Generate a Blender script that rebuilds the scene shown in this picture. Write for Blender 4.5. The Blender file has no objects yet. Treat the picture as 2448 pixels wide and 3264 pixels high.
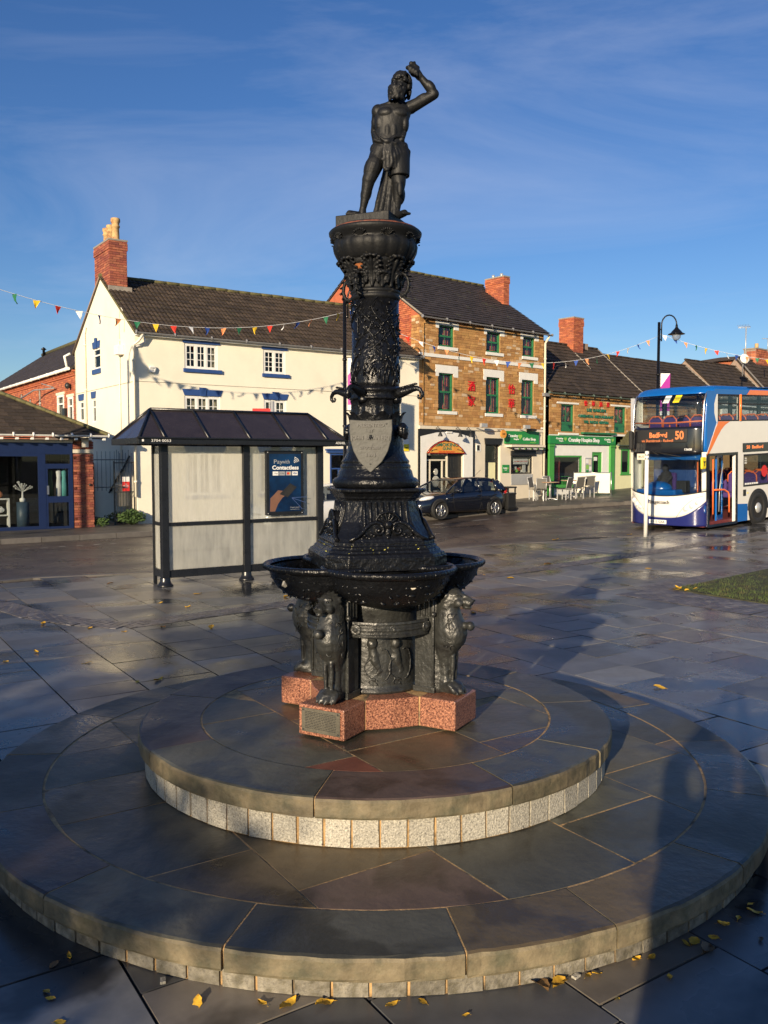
import bpy, math, random
from mathutils import Vector, Matrix, Euler
random.seed(7)
R = math.radians
scn = bpy.context.scene
# ------------------------------------------------------------------ camera
cam_d = bpy.data.cameras.new('camera'); cam = bpy.data.objects.new('camera', cam_d)
scn.collection.objects.link(cam); scn.camera = cam
cam.location = (0, 0, 2.1); cam.rotation_euler = (R(90 - 3.5), 0, 0)
cam_d.sensor_fit = 'VERTICAL'; cam_d.sensor_height = 36.0; cam_d.lens = 36.0 * 2734 / 3264
cam_d.clip_start = 0.05; cam_d.clip_end = 1500
# ------------------------------------------------------------------ world and sun
SUN_AZ = math.atan2(-.375, -.927)          # compass bearing (x east, y north) of the sun
SUN_EL = R(13.5)
w = bpy.data.worlds.new('World'); scn.world = w; w.use_nodes = True
nt = w.node_tree; nt.nodes.clear()
def N(t, kind, **kw):
    n = t.nodes.new(kind)
    for k, v in kw.items():
        if k in n.inputs.keys(): n.inputs[k].default_value = v
        else: setattr(n, k, v)
    return n
sky = N(nt, 'ShaderNodeTexSky', sky_type='NISHITA'); sky.sun_disc = False
sky.sun_elevation = SUN_EL; sky.sun_rotation = SUN_AZ
sky.air_density = 1.0; sky.dust_density = 0.4; sky.ozone_density = 3.5; sky.altitude = 100
tc = N(nt, 'ShaderNodeTexCoord')
mp = N(nt, 'ShaderNodeMapping'); mp.inputs['Rotation'].default_value = (R(8), R(30), R(0)); mp.inputs['Scale'].default_value = (.9, 1.4, 4.6); mp.inputs['Location'].default_value = (1.5, 3.0, 2.6)
nz = N(nt, 'ShaderNodeTexNoise', Scale=1.55, Detail=7.0, Roughness=0.62, Distortion=0.7)
cr = N(nt, 'ShaderNodeValToRGB'); cr.color_ramp.elements[0].position = .48; cr.color_ramp.elements[1].position = .86
cr.color_ramp.elements[0].color = (0, 0, 0, 1); cr.color_ramp.elements[1].color = (.30, .30, .30, 1)
mx = N(nt, 'ShaderNodeMixRGB'); mx.inputs[2].default_value = (6.4, 6.7, 7.9, 1)
bg = N(nt, 'ShaderNodeBackground', Strength=0.079); wo = N(nt, 'ShaderNodeOutputWorld')
hs = N(nt, 'ShaderNodeHueSaturation', Saturation=1.16, Value=1.1, Hue=0.513)
L = nt.links.new
L(tc.outputs['Generated'], mp.inputs['Vector']); L(mp.outputs[0], nz.inputs['Vector']); L(nz.outputs['Fac'], cr.inputs[0])
L(sky.outputs[0], hs.inputs['Color']); L(hs.outputs[0], mx.inputs[1]); L(cr.outputs[0], mx.inputs[0]); L(mx.outputs[0], bg.inputs[0]); L(bg.outputs[0], wo.inputs[0])
sd = bpy.data.lights.new('sun', 'SUN'); sd.energy = 4.9; sd.angle = R(.55); sd.color = (1, .82, .58)
sun = bpy.data.objects.new('sun', sd); scn.collection.objects.link(sun)
sdir = Vector((math.sin(SUN_AZ) * math.cos(SUN_EL), math.cos(SUN_AZ) * math.cos(SUN_EL), math.sin(SUN_EL)))
sun.rotation_euler = sdir.to_track_quat('Z', 'Y').to_euler(); sun.location = (-8, -20, 12)
scn.view_settings.view_transform = 'Standard'; scn.view_settings.look = 'None'
scn.view_settings.exposure = 0.54; scn.view_settings.gamma = 1; scn.view_settings.use_curve_mapping = False
scn.cycles.max_bounces = 6; scn.cycles.transparent_max_bounces = 12; scn.cycles.caustics_reflective = False; scn.cycles.caustics_refractive = False

# ------------------------------------------------------------------ materials
def mat(name, col, rough=.6, var=.15, scale=4., bump=.15, bscale=60., metal=0., perobj=0., col2=None, c2=(.5, .65), c2scale=3., spec=.5, rvar=0., coat=0., detail=5., bdist=.01):
    m = bpy.data.materials.new(name); m.use_nodes = True; t = m.node_tree; t.nodes.clear(); l = t.links.new
    out = N(t, 'ShaderNodeOutputMaterial'); b = N(t, 'ShaderNodeBsdfPrincipled'); l(b.outputs[0], out.inputs[0])
    b.inputs['Metallic'].default_value = metal; b.inputs['Specular IOR Level'].default_value = spec
    b.inputs['Coat Weight'].default_value = coat; b.inputs['Coat Roughness'].default_value = .08
    g = N(t, 'ShaderNodeNewGeometry'); pos = g.outputs['Position']
    n1 = N(t, 'ShaderNodeTexNoise', Scale=scale, Detail=detail, Roughness=.6); l(pos, n1.inputs['Vector'])
    base = N(t, 'ShaderNodeRGB'); base.outputs[0].default_value = (*col, 1); c = base.outputs[0]
    if col2:
        n3 = N(t, 'ShaderNodeTexNoise', Scale=c2scale, Detail=6., Roughness=.65); l(pos, n3.inputs['Vector'])
        r3 = N(t, 'ShaderNodeMapRange'); r3.inputs[1].default_value = c2[0]; r3.inputs[2].default_value = c2[1]; l(n3.outputs['Fac'], r3.inputs[0])
        mm = N(t, 'ShaderNodeMixRGB'); mm.inputs[2].default_value = (*col2, 1); l(c, mm.inputs[1]); l(r3.outputs[0], mm.inputs[0]); c = mm.outputs[0]
    v = N(t, 'ShaderNodeMapRange'); v.inputs[1].default_value = .25; v.inputs[2].default_value = .75; v.inputs[3].default_value = 1 - var; v.inputs[4].default_value = 1 + var
    l(n1.outputs['Fac'], v.inputs[0]); val = v.outputs[0]
    if perobj:
        oi = N(t, 'ShaderNodeObjectInfo'); ad = N(t, 'ShaderNodeMath', operation='ADD'); l(oi.outputs['Random'], ad.inputs[0]); l(g.outputs['Random Per Island'], ad.inputs[1])
        fr = N(t, 'ShaderNodeMath', operation='FRACT'); l(ad.outputs[0], fr.inputs[0])
        pr = N(t, 'ShaderNodeMapRange'); pr.inputs[3].default_value = 1 - perobj; pr.inputs[4].default_value = 1 + perobj; l(fr.outputs[0], pr.inputs[0])
        mu = N(t, 'ShaderNodeMath', operation='MULTIPLY'); l(val, mu.inputs[0]); l(pr.outputs[0], mu.inputs[1]); val = mu.outputs[0]
        m['rand'] = 1
    hv = N(t, 'ShaderNodeHueSaturation'); l(c, hv.inputs['Color']); l(val, hv.inputs['Value']); l(hv.outputs[0], b.inputs['Base Color'])
    if rvar:
        rr = N(t, 'ShaderNodeMapRange'); rr.inputs[1].default_value = .3; rr.inputs[2].default_value = .7; rr.inputs[3].default_value = max(.02, rough - rvar); rr.inputs[4].default_value = rough + rvar
        n4 = N(t, 'ShaderNodeTexNoise', Scale=scale * .7, Detail=4.); l(pos, n4.inputs['Vector']); l(n4.outputs['Fac'], rr.inputs[0]); l(rr.outputs[0], b.inputs['Roughness'])
    else: b.inputs['Roughness'].default_value = rough
    if bump:
        n2 = N(t, 'ShaderNodeTexNoise', Scale=bscale, Detail=4.); l(pos, n2.inputs['Vector'])
        bp = N(t, 'ShaderNodeBump', Strength=bump, Distance=bdist); l(n2.outputs['Fac'], bp.inputs['Height']); l(bp.outputs[0], b.inputs['Normal'])
    return m

def stone_mat(name, cols, rough, rvar, perobj=.2, bump=.12, bscale=25., damp=None, spec=.5, dscale=.9, dry=None):
    """per-piece colour from a small palette, world noise, wet and dry patches that change the gloss"""
    m = bpy.data.materials.new(name); m.use_nodes = True; t = m.node_tree; t.nodes.clear(); l = t.links.new
    out = N(t, 'ShaderNodeOutputMaterial'); b = N(t, 'ShaderNodeBsdfPrincipled'); l(b.outputs[0], out.inputs[0]); b.inputs['Specular IOR Level'].default_value = spec
    g = N(t, 'ShaderNodeNewGeometry'); pos = g.outputs['Position']; oi = N(t, 'ShaderNodeObjectInfo')
    ad = N(t, 'ShaderNodeMath', operation='ADD'); l(oi.outputs['Random'], ad.inputs[0]); l(g.outputs['Random Per Island'], ad.inputs[1])
    fr = N(t, 'ShaderNodeMath', operation='FRACT'); l(ad.outputs[0], fr.inputs[0])
    rp = N(t, 'ShaderNodeValToRGB'); rp.color_ramp.interpolation = 'CONSTANT'; e = rp.color_ramp.elements
    while len(e) < len(cols): e.new(.5)
    for i, cc in enumerate(cols): e[i].position = i / len(cols); e[i].color = (*cc, 1)
    l(fr.outputs[0], rp.inputs[0])
    n1 = N(t, 'ShaderNodeTexNoise', Scale=6., Detail=8., Roughness=.65); l(pos, n1.inputs['Vector'])
    m2 = N(t, 'ShaderNodeMath', operation='MULTIPLY'); l(fr.outputs[0], m2.inputs[0]); m2.inputs[1].default_value = 7.31
    f2 = N(t, 'ShaderNodeMath', operation='FRACT'); l(m2.outputs[0], f2.inputs[0])
    v = N(t, 'ShaderNodeMapRange'); v.inputs[1].default_value = .25; v.inputs[2].default_value = .75; v.inputs[3].default_value = .8; v.inputs[4].default_value = 1.2; l(n1.outputs['Fac'], v.inputs[0])
    pr = N(t, 'ShaderNodeMapRange'); pr.inputs[3].default_value = 1 - perobj; pr.inputs[4].default_value = 1 + perobj; l(f2.outputs[0], pr.inputs[0])
    mu = N(t, 'ShaderNodeMath', operation='MULTIPLY'); l(v.outputs[0], mu.inputs[0]); l(pr.outputs[0], mu.inputs[1])
    hv = N(t, 'ShaderNodeHueSaturation'); l(rp.outputs[0], hv.inputs['Color']); l(mu.outputs[0], hv.inputs['Value']); c = hv.outputs[0]
    n4 = N(t, 'ShaderNodeTexNoise', Scale=dscale, Detail=5., Roughness=.55, Distortion=.4); l(pos, n4.inputs['Vector'])
    if damp:
        dr = N(t, 'ShaderNodeMapRange'); dr.inputs[1].default_value = .50; dr.inputs[2].default_value = .57; l(n4.outputs['Fac'], dr.inputs[0])
        mm = N(t, 'ShaderNodeMixRGB', blend_type='MULTIPLY'); mm.inputs[2].default_value = (damp, damp, damp, 1); l(c, mm.inputs[1]); l(dr.outputs[0], mm.inputs[0]); c = mm.outputs[0]
    l(c, b.inputs['Base Color'])
    rr = N(t, 'ShaderNodeMapRange'); rr.inputs[1].default_value = .38; rr.inputs[2].default_value = .66; rr.inputs[3].default_value = rough + rvar; rr.inputs[4].default_value = max(.03, rough - rvar)
    l(n4.outputs['Fac'], rr.inputs[0]); a2 = N(t, 'ShaderNodeMath', operation='MULTIPLY_ADD'); l(f2.outputs[0], a2.inputs[0]); a2.inputs[1].default_value = rvar * .8; l(rr.outputs[0], a2.inputs[2]); l(a2.outputs[0], b.inputs['Roughness'])
    n2 = N(t, 'ShaderNodeTexNoise', Scale=bscale, Detail=5.); l(pos, n2.inputs['Vector'])
    bp = N(t, 'ShaderNodeBump', Strength=bump, Distance=.01); l(n2.outputs['Fac'], bp.inputs['Height']); l(bp.outputs[0], b.inputs['Normal'])
    return m

def glassmat(name, tint=(.8, .85, .85), gloss=.18, rough=.02, opac=0., dcol=(.8, .8, .8)):
    m = bpy.data.materials.new(name); m.use_nodes = True; t = m.node_tree; t.nodes.clear(); l = t.links.new
    out = N(t, 'ShaderNodeOutputMaterial'); tr = N(t, 'ShaderNodeBsdfTransparent'); tr.inputs[0].default_value = (*tint, 1)
    gl = N(t, 'ShaderNodeBsdfGlossy', Roughness=rough); fr = N(t, 'ShaderNodeLayerWeight', Blend=.25)
    mr = N(t, 'ShaderNodeMapRange'); mr.inputs[3].default_value = gloss * .5; mr.inputs[4].default_value = min(1, gloss * 4); l(fr.outputs['Facing'], mr.inputs[0])
    mxs = N(t, 'ShaderNodeMixShader'); l(mr.outputs[0], mxs.inputs[0]); l(tr.outputs[0], mxs.inputs[1]); l(gl.outputs[0], mxs.inputs[2]); s = mxs.outputs[0]
    if opac:
        g = N(t, 'ShaderNodeNewGeometry'); mpp = N(t, 'ShaderNodeMapping'); mpp.inputs['Scale'].default_value = (5, 5, 1.0); l(g.outputs['Position'], mpp.inputs[0])
        nn = N(t, 'ShaderNodeTexNoise', Scale=2.2, Detail=6., Roughness=.6); l(mpp.outputs[0], nn.inputs['Vector'])
        df = N(t, 'ShaderNodeBsdfDiffuse'); df.inputs[0].default_value = (*dcol, 1); tl = N(t, 'ShaderNodeBsdfTranslucent'); tl.inputs[0].default_value = (*dcol, 1)
        m1 = N(t, 'ShaderNodeMixShader'); m1.inputs[0].default_value = .35; l(df.outputs[0], m1.inputs[1]); l(tl.outputs[0], m1.inputs[2])
        ov = N(t, 'ShaderNodeMapRange'); ov.inputs[1].default_value = .3; ov.inputs[2].default_value = .7; ov.inputs[3].default_value = min(1, opac + .10); ov.inputs[4].default_value = opac - .15; l(nn.outputs['Fac'], ov.inputs[0])
        m2 = N(t, 'ShaderNodeMixShader'); l(ov.outputs[0], m2.inputs[0]); l(s, m2.inputs[1]); l(m1.outputs[0], m2.inputs[2]); s = m2.outputs[0]
    l(s, out.inputs[0]); return m
def glow(name, col, s):
    m = bpy.data.materials.new(name); m.use_nodes = True; t = m.node_tree; t.nodes.clear()
    e = N(t, 'ShaderNodeEmission', Strength=s); e.inputs[0].default_value = (*col, 1); o = N(t, 'ShaderNodeOutputMaterial'); t.links.new(e.outputs[0], o.inputs[0]); return m

M = {}
M['iron'] = mat('black painted cast iron', (.006, .0065, .008), .29, .3, 9, .9, 34, rvar=.11, col2=(.045, .045, .042), c2=(.68, .76), c2scale=14, spec=.34, bdist=.011)
M['iron_dusty'] = mat('weathered grey black cast iron', (.030, .031, .029), .38, .3, 14, .7, 40, rvar=.1, col2=(.014, .014, .014), c2=(.5, .66), c2scale=9, spec=.5, bdist=.008)
M['iron_matt'] = mat('matt black statue paint', (.0075, .008, .009), .55, .25, 12, .5, 50, rvar=.08, col2=(.06, .055, .045), c2=(.62, .76), c2scale=16, spec=.32, bdist=.004)
M['rust'] = mat('bare rust', (.34, .11, .03), .8, .35, 30, .5, 60, col2=(.14, .05, .02), c2scale=14)
M['rust_edge'] = mat('rusty red rim', (.16, .05, .03), .7, .3, 40, .4, 60, col2=(.03, .02, .02), c2scale=12)
M['plaque'] = mat('lead grey plaque', (.07, .07, .063), .55, .25, 18, .4, 50, metal=0., spec=.35)
M['brass'] = mat('tarnished bronze plaque', (.11, .10, .075), .5, .2, 20, .3, 80, metal=.2)
M['granite_red'] = mat('red granite', (.37, .165, .10), .33, .7, 150, .12, 120, col2=(.10, .035, .025), c2=(.44, .60), c2scale=95, detail=2, rvar=.1)
M['granite_white'] = mat('white granite sett', (.37, .345, .285), .6, .5, 120, .6, 90, perobj=.18, col2=(.16, .15, .13), c2=(.54, .66), c2scale=85, detail=2)
M['mortar_sand'] = mat('sandy mortar', (.46, .29, .13), .85, .3, 20, .5, 60, col2=(.08, .07, .05), c2scale=6)
M['granite_dirty'] = mat('dirty granite sett', (.21, .19, .15), .7, .5, 60, .6, 70, perobj=.25, col2=(.09, .08, .055), c2=(.45, .62), c2scale=30, detail=3)
M['mortar_dark'] = mat('dark joint', (.02, .02, .018), .9, .2, 10, .3, 60)
STEP = [(.098, .097, .072), (.125, .095, .056), (.080, .082, .064), (.100, .070, .056), (.108, .102, .074), (.076, .076, .062), (.13, .098, .055)]
M['step_stone'] = stone_mat('wet riven sandstone', STEP, .36, .15, .18, .35, 24, damp=.55, dscale=2.0, spec=.40)
M['step_red'] = stone_mat('wet red sandstone', [(.17, .062, .038), (.18, .07, .042)], .38, .1, .1, .2, 30, damp=.7, dscale=1.6, spec=.3)
M['step_edge'] = mat('mossy tooled sandstone edge', (.155, .125, .075), .7, .4, 11, .7, 26, perobj=.25, col2=(.075, .07, .042), c2=(.42, .66), c2scale=7)
M['paving'] = stone_mat('wet plaza slab', [(.125, .127, .13), (.165, .165, .16), (.095, .097, .10), (.165, .145, .12), (.135, .132, .125), (.08, .082, .085), (.15, .15, .15)], .24, .16, .30, .07, 18, damp=.26, dscale=.7)
M['sett_grey'] = stone_mat('wet grey sett', [(.11, .10, .105), (.14, .13, .13), (.085, .08, .09)], .36, .1, .25, .3, 40, damp=.7)
M['asphalt'] = mat('wet asphalt', (.062, .050, .044), .34, .4, 1.3, .9, 60, rvar=.17, col2=(.10, .078, .062), c2=(.45, .62), c2scale=.35, bdist=.014)
M['pavement_far'] = mat('damp footway', (.085, .078, .068), .5, .3, 2, .5, 60, rvar=.12, col2=(.05, .045, .04), c2scale=.8)
M['kerb'] = mat('kerb stone', (.12, .11, .10), .5, .2, 6, .3, 50, perobj=.15)
M['earth'] = mat('distant ground', (.06, .055, .05), .8, .3, .2, 0)
M['line'] = mat('worn road paint', (.42, .40, .36), .5, .3, 9, .3, 60)
M['cream'] = mat('cream render', (.83, .775, .63), .8, .035, 1.2, .25, 18, bdist=.01, col2=(.74, .69, .56), c2=(.5, .8), c2scale=.7)
M['cream_shop'] = mat('cream shop render', (.70, .63, .50), .75, .06, 3, .15, 30)
M['white'] = mat('white paint', (.80, .79, .75), .5, .05, 6, .08, 40)
M['white_wall'] = mat('white masonry', (.78, .77, .72), .7, .06, 4, .15, 30)
M['yellow_wall'] = mat('pale yellow masonry', (.72, .70, .42), .75, .06, 4, .15, 30)
M['navy'] = mat('blue gloss paint', (.028, .07, .22), .4, .12, 8, .06, 40)
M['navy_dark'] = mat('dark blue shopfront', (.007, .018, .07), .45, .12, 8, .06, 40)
M['brick'] = stone_mat('red brick', [(.30, .085, .05), (.26, .07, .045), (.33, .11, .06), (.22, .06, .045), (.36, .12, .065)], .8, .05, .2, .3, 60)
M['brick_orange'] = stone_mat('orange red brick', [(.44, .13, .055), (.38, .105, .05), (.47, .15, .07), (.33, .09, .05)], .8, .05, .15, .3, 60)
M['brick_wall'] = mat('brick mortar ground', (.30, .22, .17), .9, .2, 8, .3, 60)
M['iron_stone'] = stone_mat('ironstone block', [(.42, .225, .075), (.47, .26, .09), (.38, .19, .065), (.50, .29, .12), (.33, .165, .06), (.44, .235, .08), (.56, .42, .27), (.45, .25, .085), (.40, .21, .07), (.43, .23, .08), (.39, .2, .07), (.46, .25, .09), (.41, .215, .075), (.44, .24, .085)], .85, .05, .10, .5, 35)
M['iron_mortar'] = mat('ironstone mortar', (.33, .20, .08), .9, .2, 8, .4, 50)
M['tile'] = mat('brown concrete tile', (.046, .032, .022), .85, .45, 14, .6, 60, perobj=.35, col2=(.085, .078, .034), c2=(.60, .72), c2scale=9)
M['slate'] = mat('dark slate', (.036, .028, .027), .75, .3, 7, .4, 60, perobj=.22, col2=(.085, .085, .04), c2=(.6, .75), c2scale=1.6)
M['moss'] = mat('mossy ridge', (.12, .11, .045), .9, .4, 8, .6, 40)
M['render_grey'] = mat('cement flaunching', (.28, .25, .21), .9, .2, 8, .4, 40)
M['gutter'] = mat('grey gutter', (.22, .22, .23), .4, .1, 8, 0)
M['gutter_green'] = mat('green grey gutter', (.10, .14, .12), .4, .1, 8, 0)
M['pot'] = mat('buff chimney pot', (.55, .36, .16), .8, .2, 14, .3, 50, col2=(.30, .12, .05), c2scale=5)
M['green_frame'] = mat('green gloss window paint', (.025, .16, .065), .4, .15, 8, .06, 40)
M['green_sign'] = mat('bright green sign', (.02, .23, .055), .35, .05, 5, 0)
M['lime'] = mat('lime leaf green', (.26, .52, .10), .5, .05, 5, 0)
M['green_pilaster'] = mat('leaf green paint', (.06, .30, .055), .45, .1, 5, .05, 40)
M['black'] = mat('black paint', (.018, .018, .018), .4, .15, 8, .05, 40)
M['shelter_black'] = mat('shelter black powder coat', (.012, .013, .016), .3, .2, 8, .1, 60, rvar=.08)
M['shelter_roof'] = mat('smoked plastic roof', (.035, .028, .030), .22, .2, 5, .04, 20, rvar=.08)
M['rubber'] = mat('rubber', (.018, .018, .018), .75, .2, 20, .2, 60)
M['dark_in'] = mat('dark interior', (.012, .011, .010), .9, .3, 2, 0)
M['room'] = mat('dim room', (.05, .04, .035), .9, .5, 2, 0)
M['curtain'] = mat('red patterned curtain', (.60, .07, .06), .8, .5, 22, .2, 20, col2=(.45, .22, .15), c2=(.5, .6), c2scale=14)
M['net'] = mat('beige curtain', (.42, .34, .22), .8, .3, 9, .2, 20)
M['chrome'] = mat('brushed metal', (.55, .55, .55), .3, .1, 20, 0, metal=.9)
M['alu'] = mat('grey aluminium', (.5, .5, .49), .4, .1, 20, 0, metal=.4)
M['mesh_grey'] = mat('grey chair mesh', (.10, .095, .085), .7, .2, 60, .2, 200)
M['wood'] = mat('table top', (.40, .26, .17), .4, .2, 8, .1, 40)
M['bus_white'] = mat('bus cream white paint', (.82, .79, .72), .22, .03, 3, .02, 5, coat=.5)
M['bus_blue'] = mat('bus bright blue paint', (.005, .12, .44), .2, .05, 3, .02, 5, coat=.6)
M['bus_navy'] = mat('bus navy paint', (.015, .02, .13), .22, .08, 3, .02, 5, coat=.6)
M['bus_orange'] = mat('bus orange paint', (.86, .20, .025), .25, .04, 3, .02, 5, coat=.5)
M['bus_black'] = mat('bus gloss black', (.01, .011, .016), .12, .1, 3, 0, coat=.5)
M['rail'] = mat('orange handrail', (.85, .18, .05), .35, .05, 6, 0)
M['seat_purple'] = mat('purple seat moquette', (.06, .03, .16), .85, .4, 70, .2, 80)
M['bus_floor'] = mat('maroon floor vinyl', (.16, .03, .03), .6, .2, 9, 0)
M['led'] = glow('orange display lamps', (1, .26, .08), 1.15)
M['car_black'] = mat('black blue car paint', (.006, .008, .014), .13, .1, 3, 0, coat=1., spec=.6)
M['car_white'] = mat('white car paint', (.72, .72, .70), .2, .03, 3, 0, coat=.8)
M['headlight'] = mat('headlamp lens', (.62, .64, .66), .1, .3, 30, .2, 30, coat=.6)
M['red_lamp'] = mat('red lamp lens', (.35, .01, .01), .15, .1, 9, 0)
M['purple'] = mat('magenta banner', (.36, .02, .28), .5, .06, 5, .05, 20)
M['text_white'] = mat('white lettering', (.80, .80, .78), .5, 0, 5, 0)
M['text_dark'] = mat('dark lettering', (.02, .02, .02), .5, 0, 5, 0)
M['text_green'] = mat('green lettering', (.02, .16, .10), .5, .1, 5, 0)
M['text_red'] = mat('red lettering', (.62, .015, .02), .45, .1, 5, 0)
M['text_blue'] = mat('blue lettering', (.06, .10, .25), .5, 0, 5, 0)
M['yellow'] = mat('yellow', (.80, .62, .02), .5, .05, 5, 0)
M['sign_orange'] = mat('orange sign board', (.70, .30, .05), .5, .1, 5, 0, col2=(.72, .45, .10), c2scale=2)
M['red'] = mat('red sheet', (.62, .03, .025), .5, .05, 5, 0)
M['poster'] = mat('blue poster print', (.003, .012, .04), .2, .3, 2.5, 0, col2=(.004, .035, .11), c2=(.4, .7), c2scale=1.6)
M['skin_print'] = mat('printed hand', (.20, .10, .065), .4, .1, 8, 0)
M['pane'] = glassmat('window glass', (.82, .85, .86), .05)
M['pane_dark'] = glassmat('tinted glass', (.42, .46, .5), .09)
M['pane_shop'] = glassmat('shop glass', (.85, .87, .87), .07)
M['frost'] = glassmat('condensation covered glass', (.9, .92, .9), .2, .12, .64, (.84, .82, .74))
M['frost2'] = glassmat('misted lower glass', (.85, .88, .88), .22, .10, .52, (.70, .69, .63))
M['clear'] = glassmat('clear glass', (.92, .95, .94), .08)
M['lamp_glass'] = glassmat('lamp bowl glass', (.8, .85, .9), .3, .1, .4, (.6, .65, .7))
M['grass'] = mat('grass', (.055, .085, .018), .8, .7, 5, .4, 60, perobj=.5, col2=(.10, .08, .03), c2=(.5, .65), c2scale=4)
M['soil'] = mat('lawn soil', (.045, .045, .02), .9, .6, 5, .5, 50)
M['weed'] = mat('weed leaf', (.055, .10, .025), .7, .4, 9, .1, 40, perobj=.35)
M['leaf'] = mat('yellow fallen leaf', (.62, .36, .03), .6, .3, 30, .3, 60, perobj=.35, col2=(.22, .10, .02), c2=(.55, .7), c2scale=25)
M['leaf_brown'] = mat('brown fallen leaf', (.16, .09, .035), .6, .3, 30, .3, 60, perobj=.35)
M['bark'] = mat('bark', (.09, .07, .05), .9, .3, 9, .5, 30)
M['coat'] = mat('dark coat', (.03, .03, .035), .9, .1, 9, .1, 60)
FLAG = {}
for nm, c in dict(red=(.68, .04, .02), white=(.78, .78, .76), blue=(.02, .07, .33), orange=(.80, .30, .12), green=(.015, .15, .07), yellow=(.85, .55, .03)).items():
    FLAG[nm] = mat(nm + ' pennant cloth', c, .7, .08, 9, .05, 40)

# ------------------------------------------------------------------ mesh helpers
class MB:
    def __init__(s): s.v = []; s.f = []; s.sm = []
    def add(s, vs, fs, smooth=False):
        o = len(s.v); s.v += [tuple(x) for x in vs]; s.f += [tuple(i + o for i in f) for f in fs]; s.sm += [smooth] * len(fs); return s
    def box(s, x0, x1, y0, y1, z0, z1):
        return s.add([(x0, y0, z0), (x1, y0, z0), (x1, y1, z0), (x0, y1, z0), (x0, y0, z1), (x1, y0, z1), (x1, y1, z1), (x0, y1, z1)],
                     [(0, 3, 2, 1), (4, 5, 6, 7), (0, 1, 5, 4), (1, 2, 6, 5), (2, 3, 7, 6), (3, 0, 4, 7)])
    def quad(s, *p): return s.add(p, [tuple(range(len(p)))])
    def prism(s, poly, z0, z1):                      # poly in xy
        n = len(poly); vs = [(x, y, z0) for x, y in poly] + [(x, y, z1) for x, y in poly]
        return s.add(vs, [tuple(range(n))[::-1], tuple(range(n, 2 * n))] + [(i, (i + 1) % n, n + (i + 1) % n, n + i) for i in range(n)])
    def prismy(s, poly, y0, y1):                     # poly in xz, thickness along y
        n = len(poly); vs = [(x, y0, z) for x, z in poly] + [(x, y1, z) for x, z in poly]
        return s.add(vs, [tuple(range(n)), tuple(range(n, 2 * n))[::-1]] + [((i + 1) % n, i, n + i, n + (i + 1) % n) for i in range(n)])
    def prismx(s, poly, x0, x1):                     # poly in yz
        n = len(poly); vs = [(x0, y, z) for y, z in poly] + [(x1, y, z) for y, z in poly]
        return s.add(vs, [tuple(range(n))[::-1], tuple(range(n, 2 * n))] + [(i, (i + 1) % n, n + (i + 1) % n, n + i) for i in range(n)])
    def lathe(s, prof, cx=0, cy=0, n=32, a0=0, a1=360, ripple=None, cap=True):
        full = abs(a1 - a0) >= 360; k = n if full else n + 1; vs = []
        for r, z in prof:
            for i in range(k):
                a = R(a0 + (a1 - a0) * i / n); rr = r * (1 + (ripple(i, z) if ripple else 0)); vs.append((cx + rr * math.cos(a), cy + rr * math.sin(a), z))
        fs = []
        for j in range(len(prof) - 1):
            for i in range(n):
                i2 = (i + 1) % k; fs.append((j * k + i, j * k + i2, (j + 1) * k + i2, (j + 1) * k + i))
        s.add(vs, fs, True)
        if cap and full:
            o = len(s.v) - len(vs); s.f.append(tuple(o + i for i in range(k))[::-1]); s.f.append(tuple(o + (len(prof) - 1) * k + i for i in range(k))); s.sm += [False, False]
        return s
    def tube(s, pts, r, n=8, cap=True):
        pts = [Vector(p) for p in pts]; rs = r if isinstance(r, (list, tuple)) else [r] * len(pts); vs = []; up = Vector((0, 0, 1)); prev = None
        for i, p in enumerate(pts):
            t = (pts[min(i + 1, len(pts) - 1)] - pts[max(i - 1, 0)])
            if t.length < 1e-9: t = Vector((0, 0, 1))
            t.normalize()
            if prev is None: a = t.cross(up) if abs(t.dot(up)) < .95 else t.cross(Vector((1, 0, 0)))
            else: a = prev - t * prev.dot(t)
            if a.length < 1e-6: a = t.orthogonal()
            a.normalize(); prev = a; b = t.cross(a)
            for k in range(n):
                g = 2 * math.pi * k / n; vs.append(p + (a * math.cos(g) + b * math.sin(g)) * rs[i])
        fs = [(i * n + k, i * n + (k + 1) % n, (i + 1) * n + (k + 1) % n, (i + 1) * n + k) for i in range(len(pts) - 1) for k in range(n)]
        s.add(vs, fs, True)
        if cap:
            o = len(s.v) - len(vs); s.f.append(tuple(o + k for k in range(n))[::-1]); s.f.append(tuple(len(s.v) - n + k for k in range(n))); s.sm += [False, False]
        return s
    def ell(s, c, r, rot=None, n=14, m=9):
        mt = Euler(rot).to_matrix() if rot else Matrix.Identity(3); vs = [Vector(c) + mt @ Vector((0, 0, -r[2]))]
        for j in range(1, m):
            a = math.pi * j / m - math.pi / 2
            for i in range(n):
                g = 2 * math.pi * i / n; vs.append(Vector(c) + mt @ Vector((r[0] * math.cos(a) * math.cos(g), r[1] * math.cos(a) * math.sin(g), r[2] * math.sin(a))))
        vs.append(Vector(c) + mt @ Vector((0, 0, r[2]))); fs = []
        for i in range(n): fs.append((0, 1 + (i + 1) % n, 1 + i)); fs.append((len(vs) - 1, 1 + (m - 2) * n + i, 1 + (m - 2) * n + (i + 1) % n))
        for j in range(m - 2):
            for i in range(n): fs.append((1 + j * n + i, 1 + j * n + (i + 1) % n, 1 + (j + 1) * n + (i + 1) % n, 1 + (j + 1) * n + i))
        return s.add(vs, fs, True)
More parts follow.
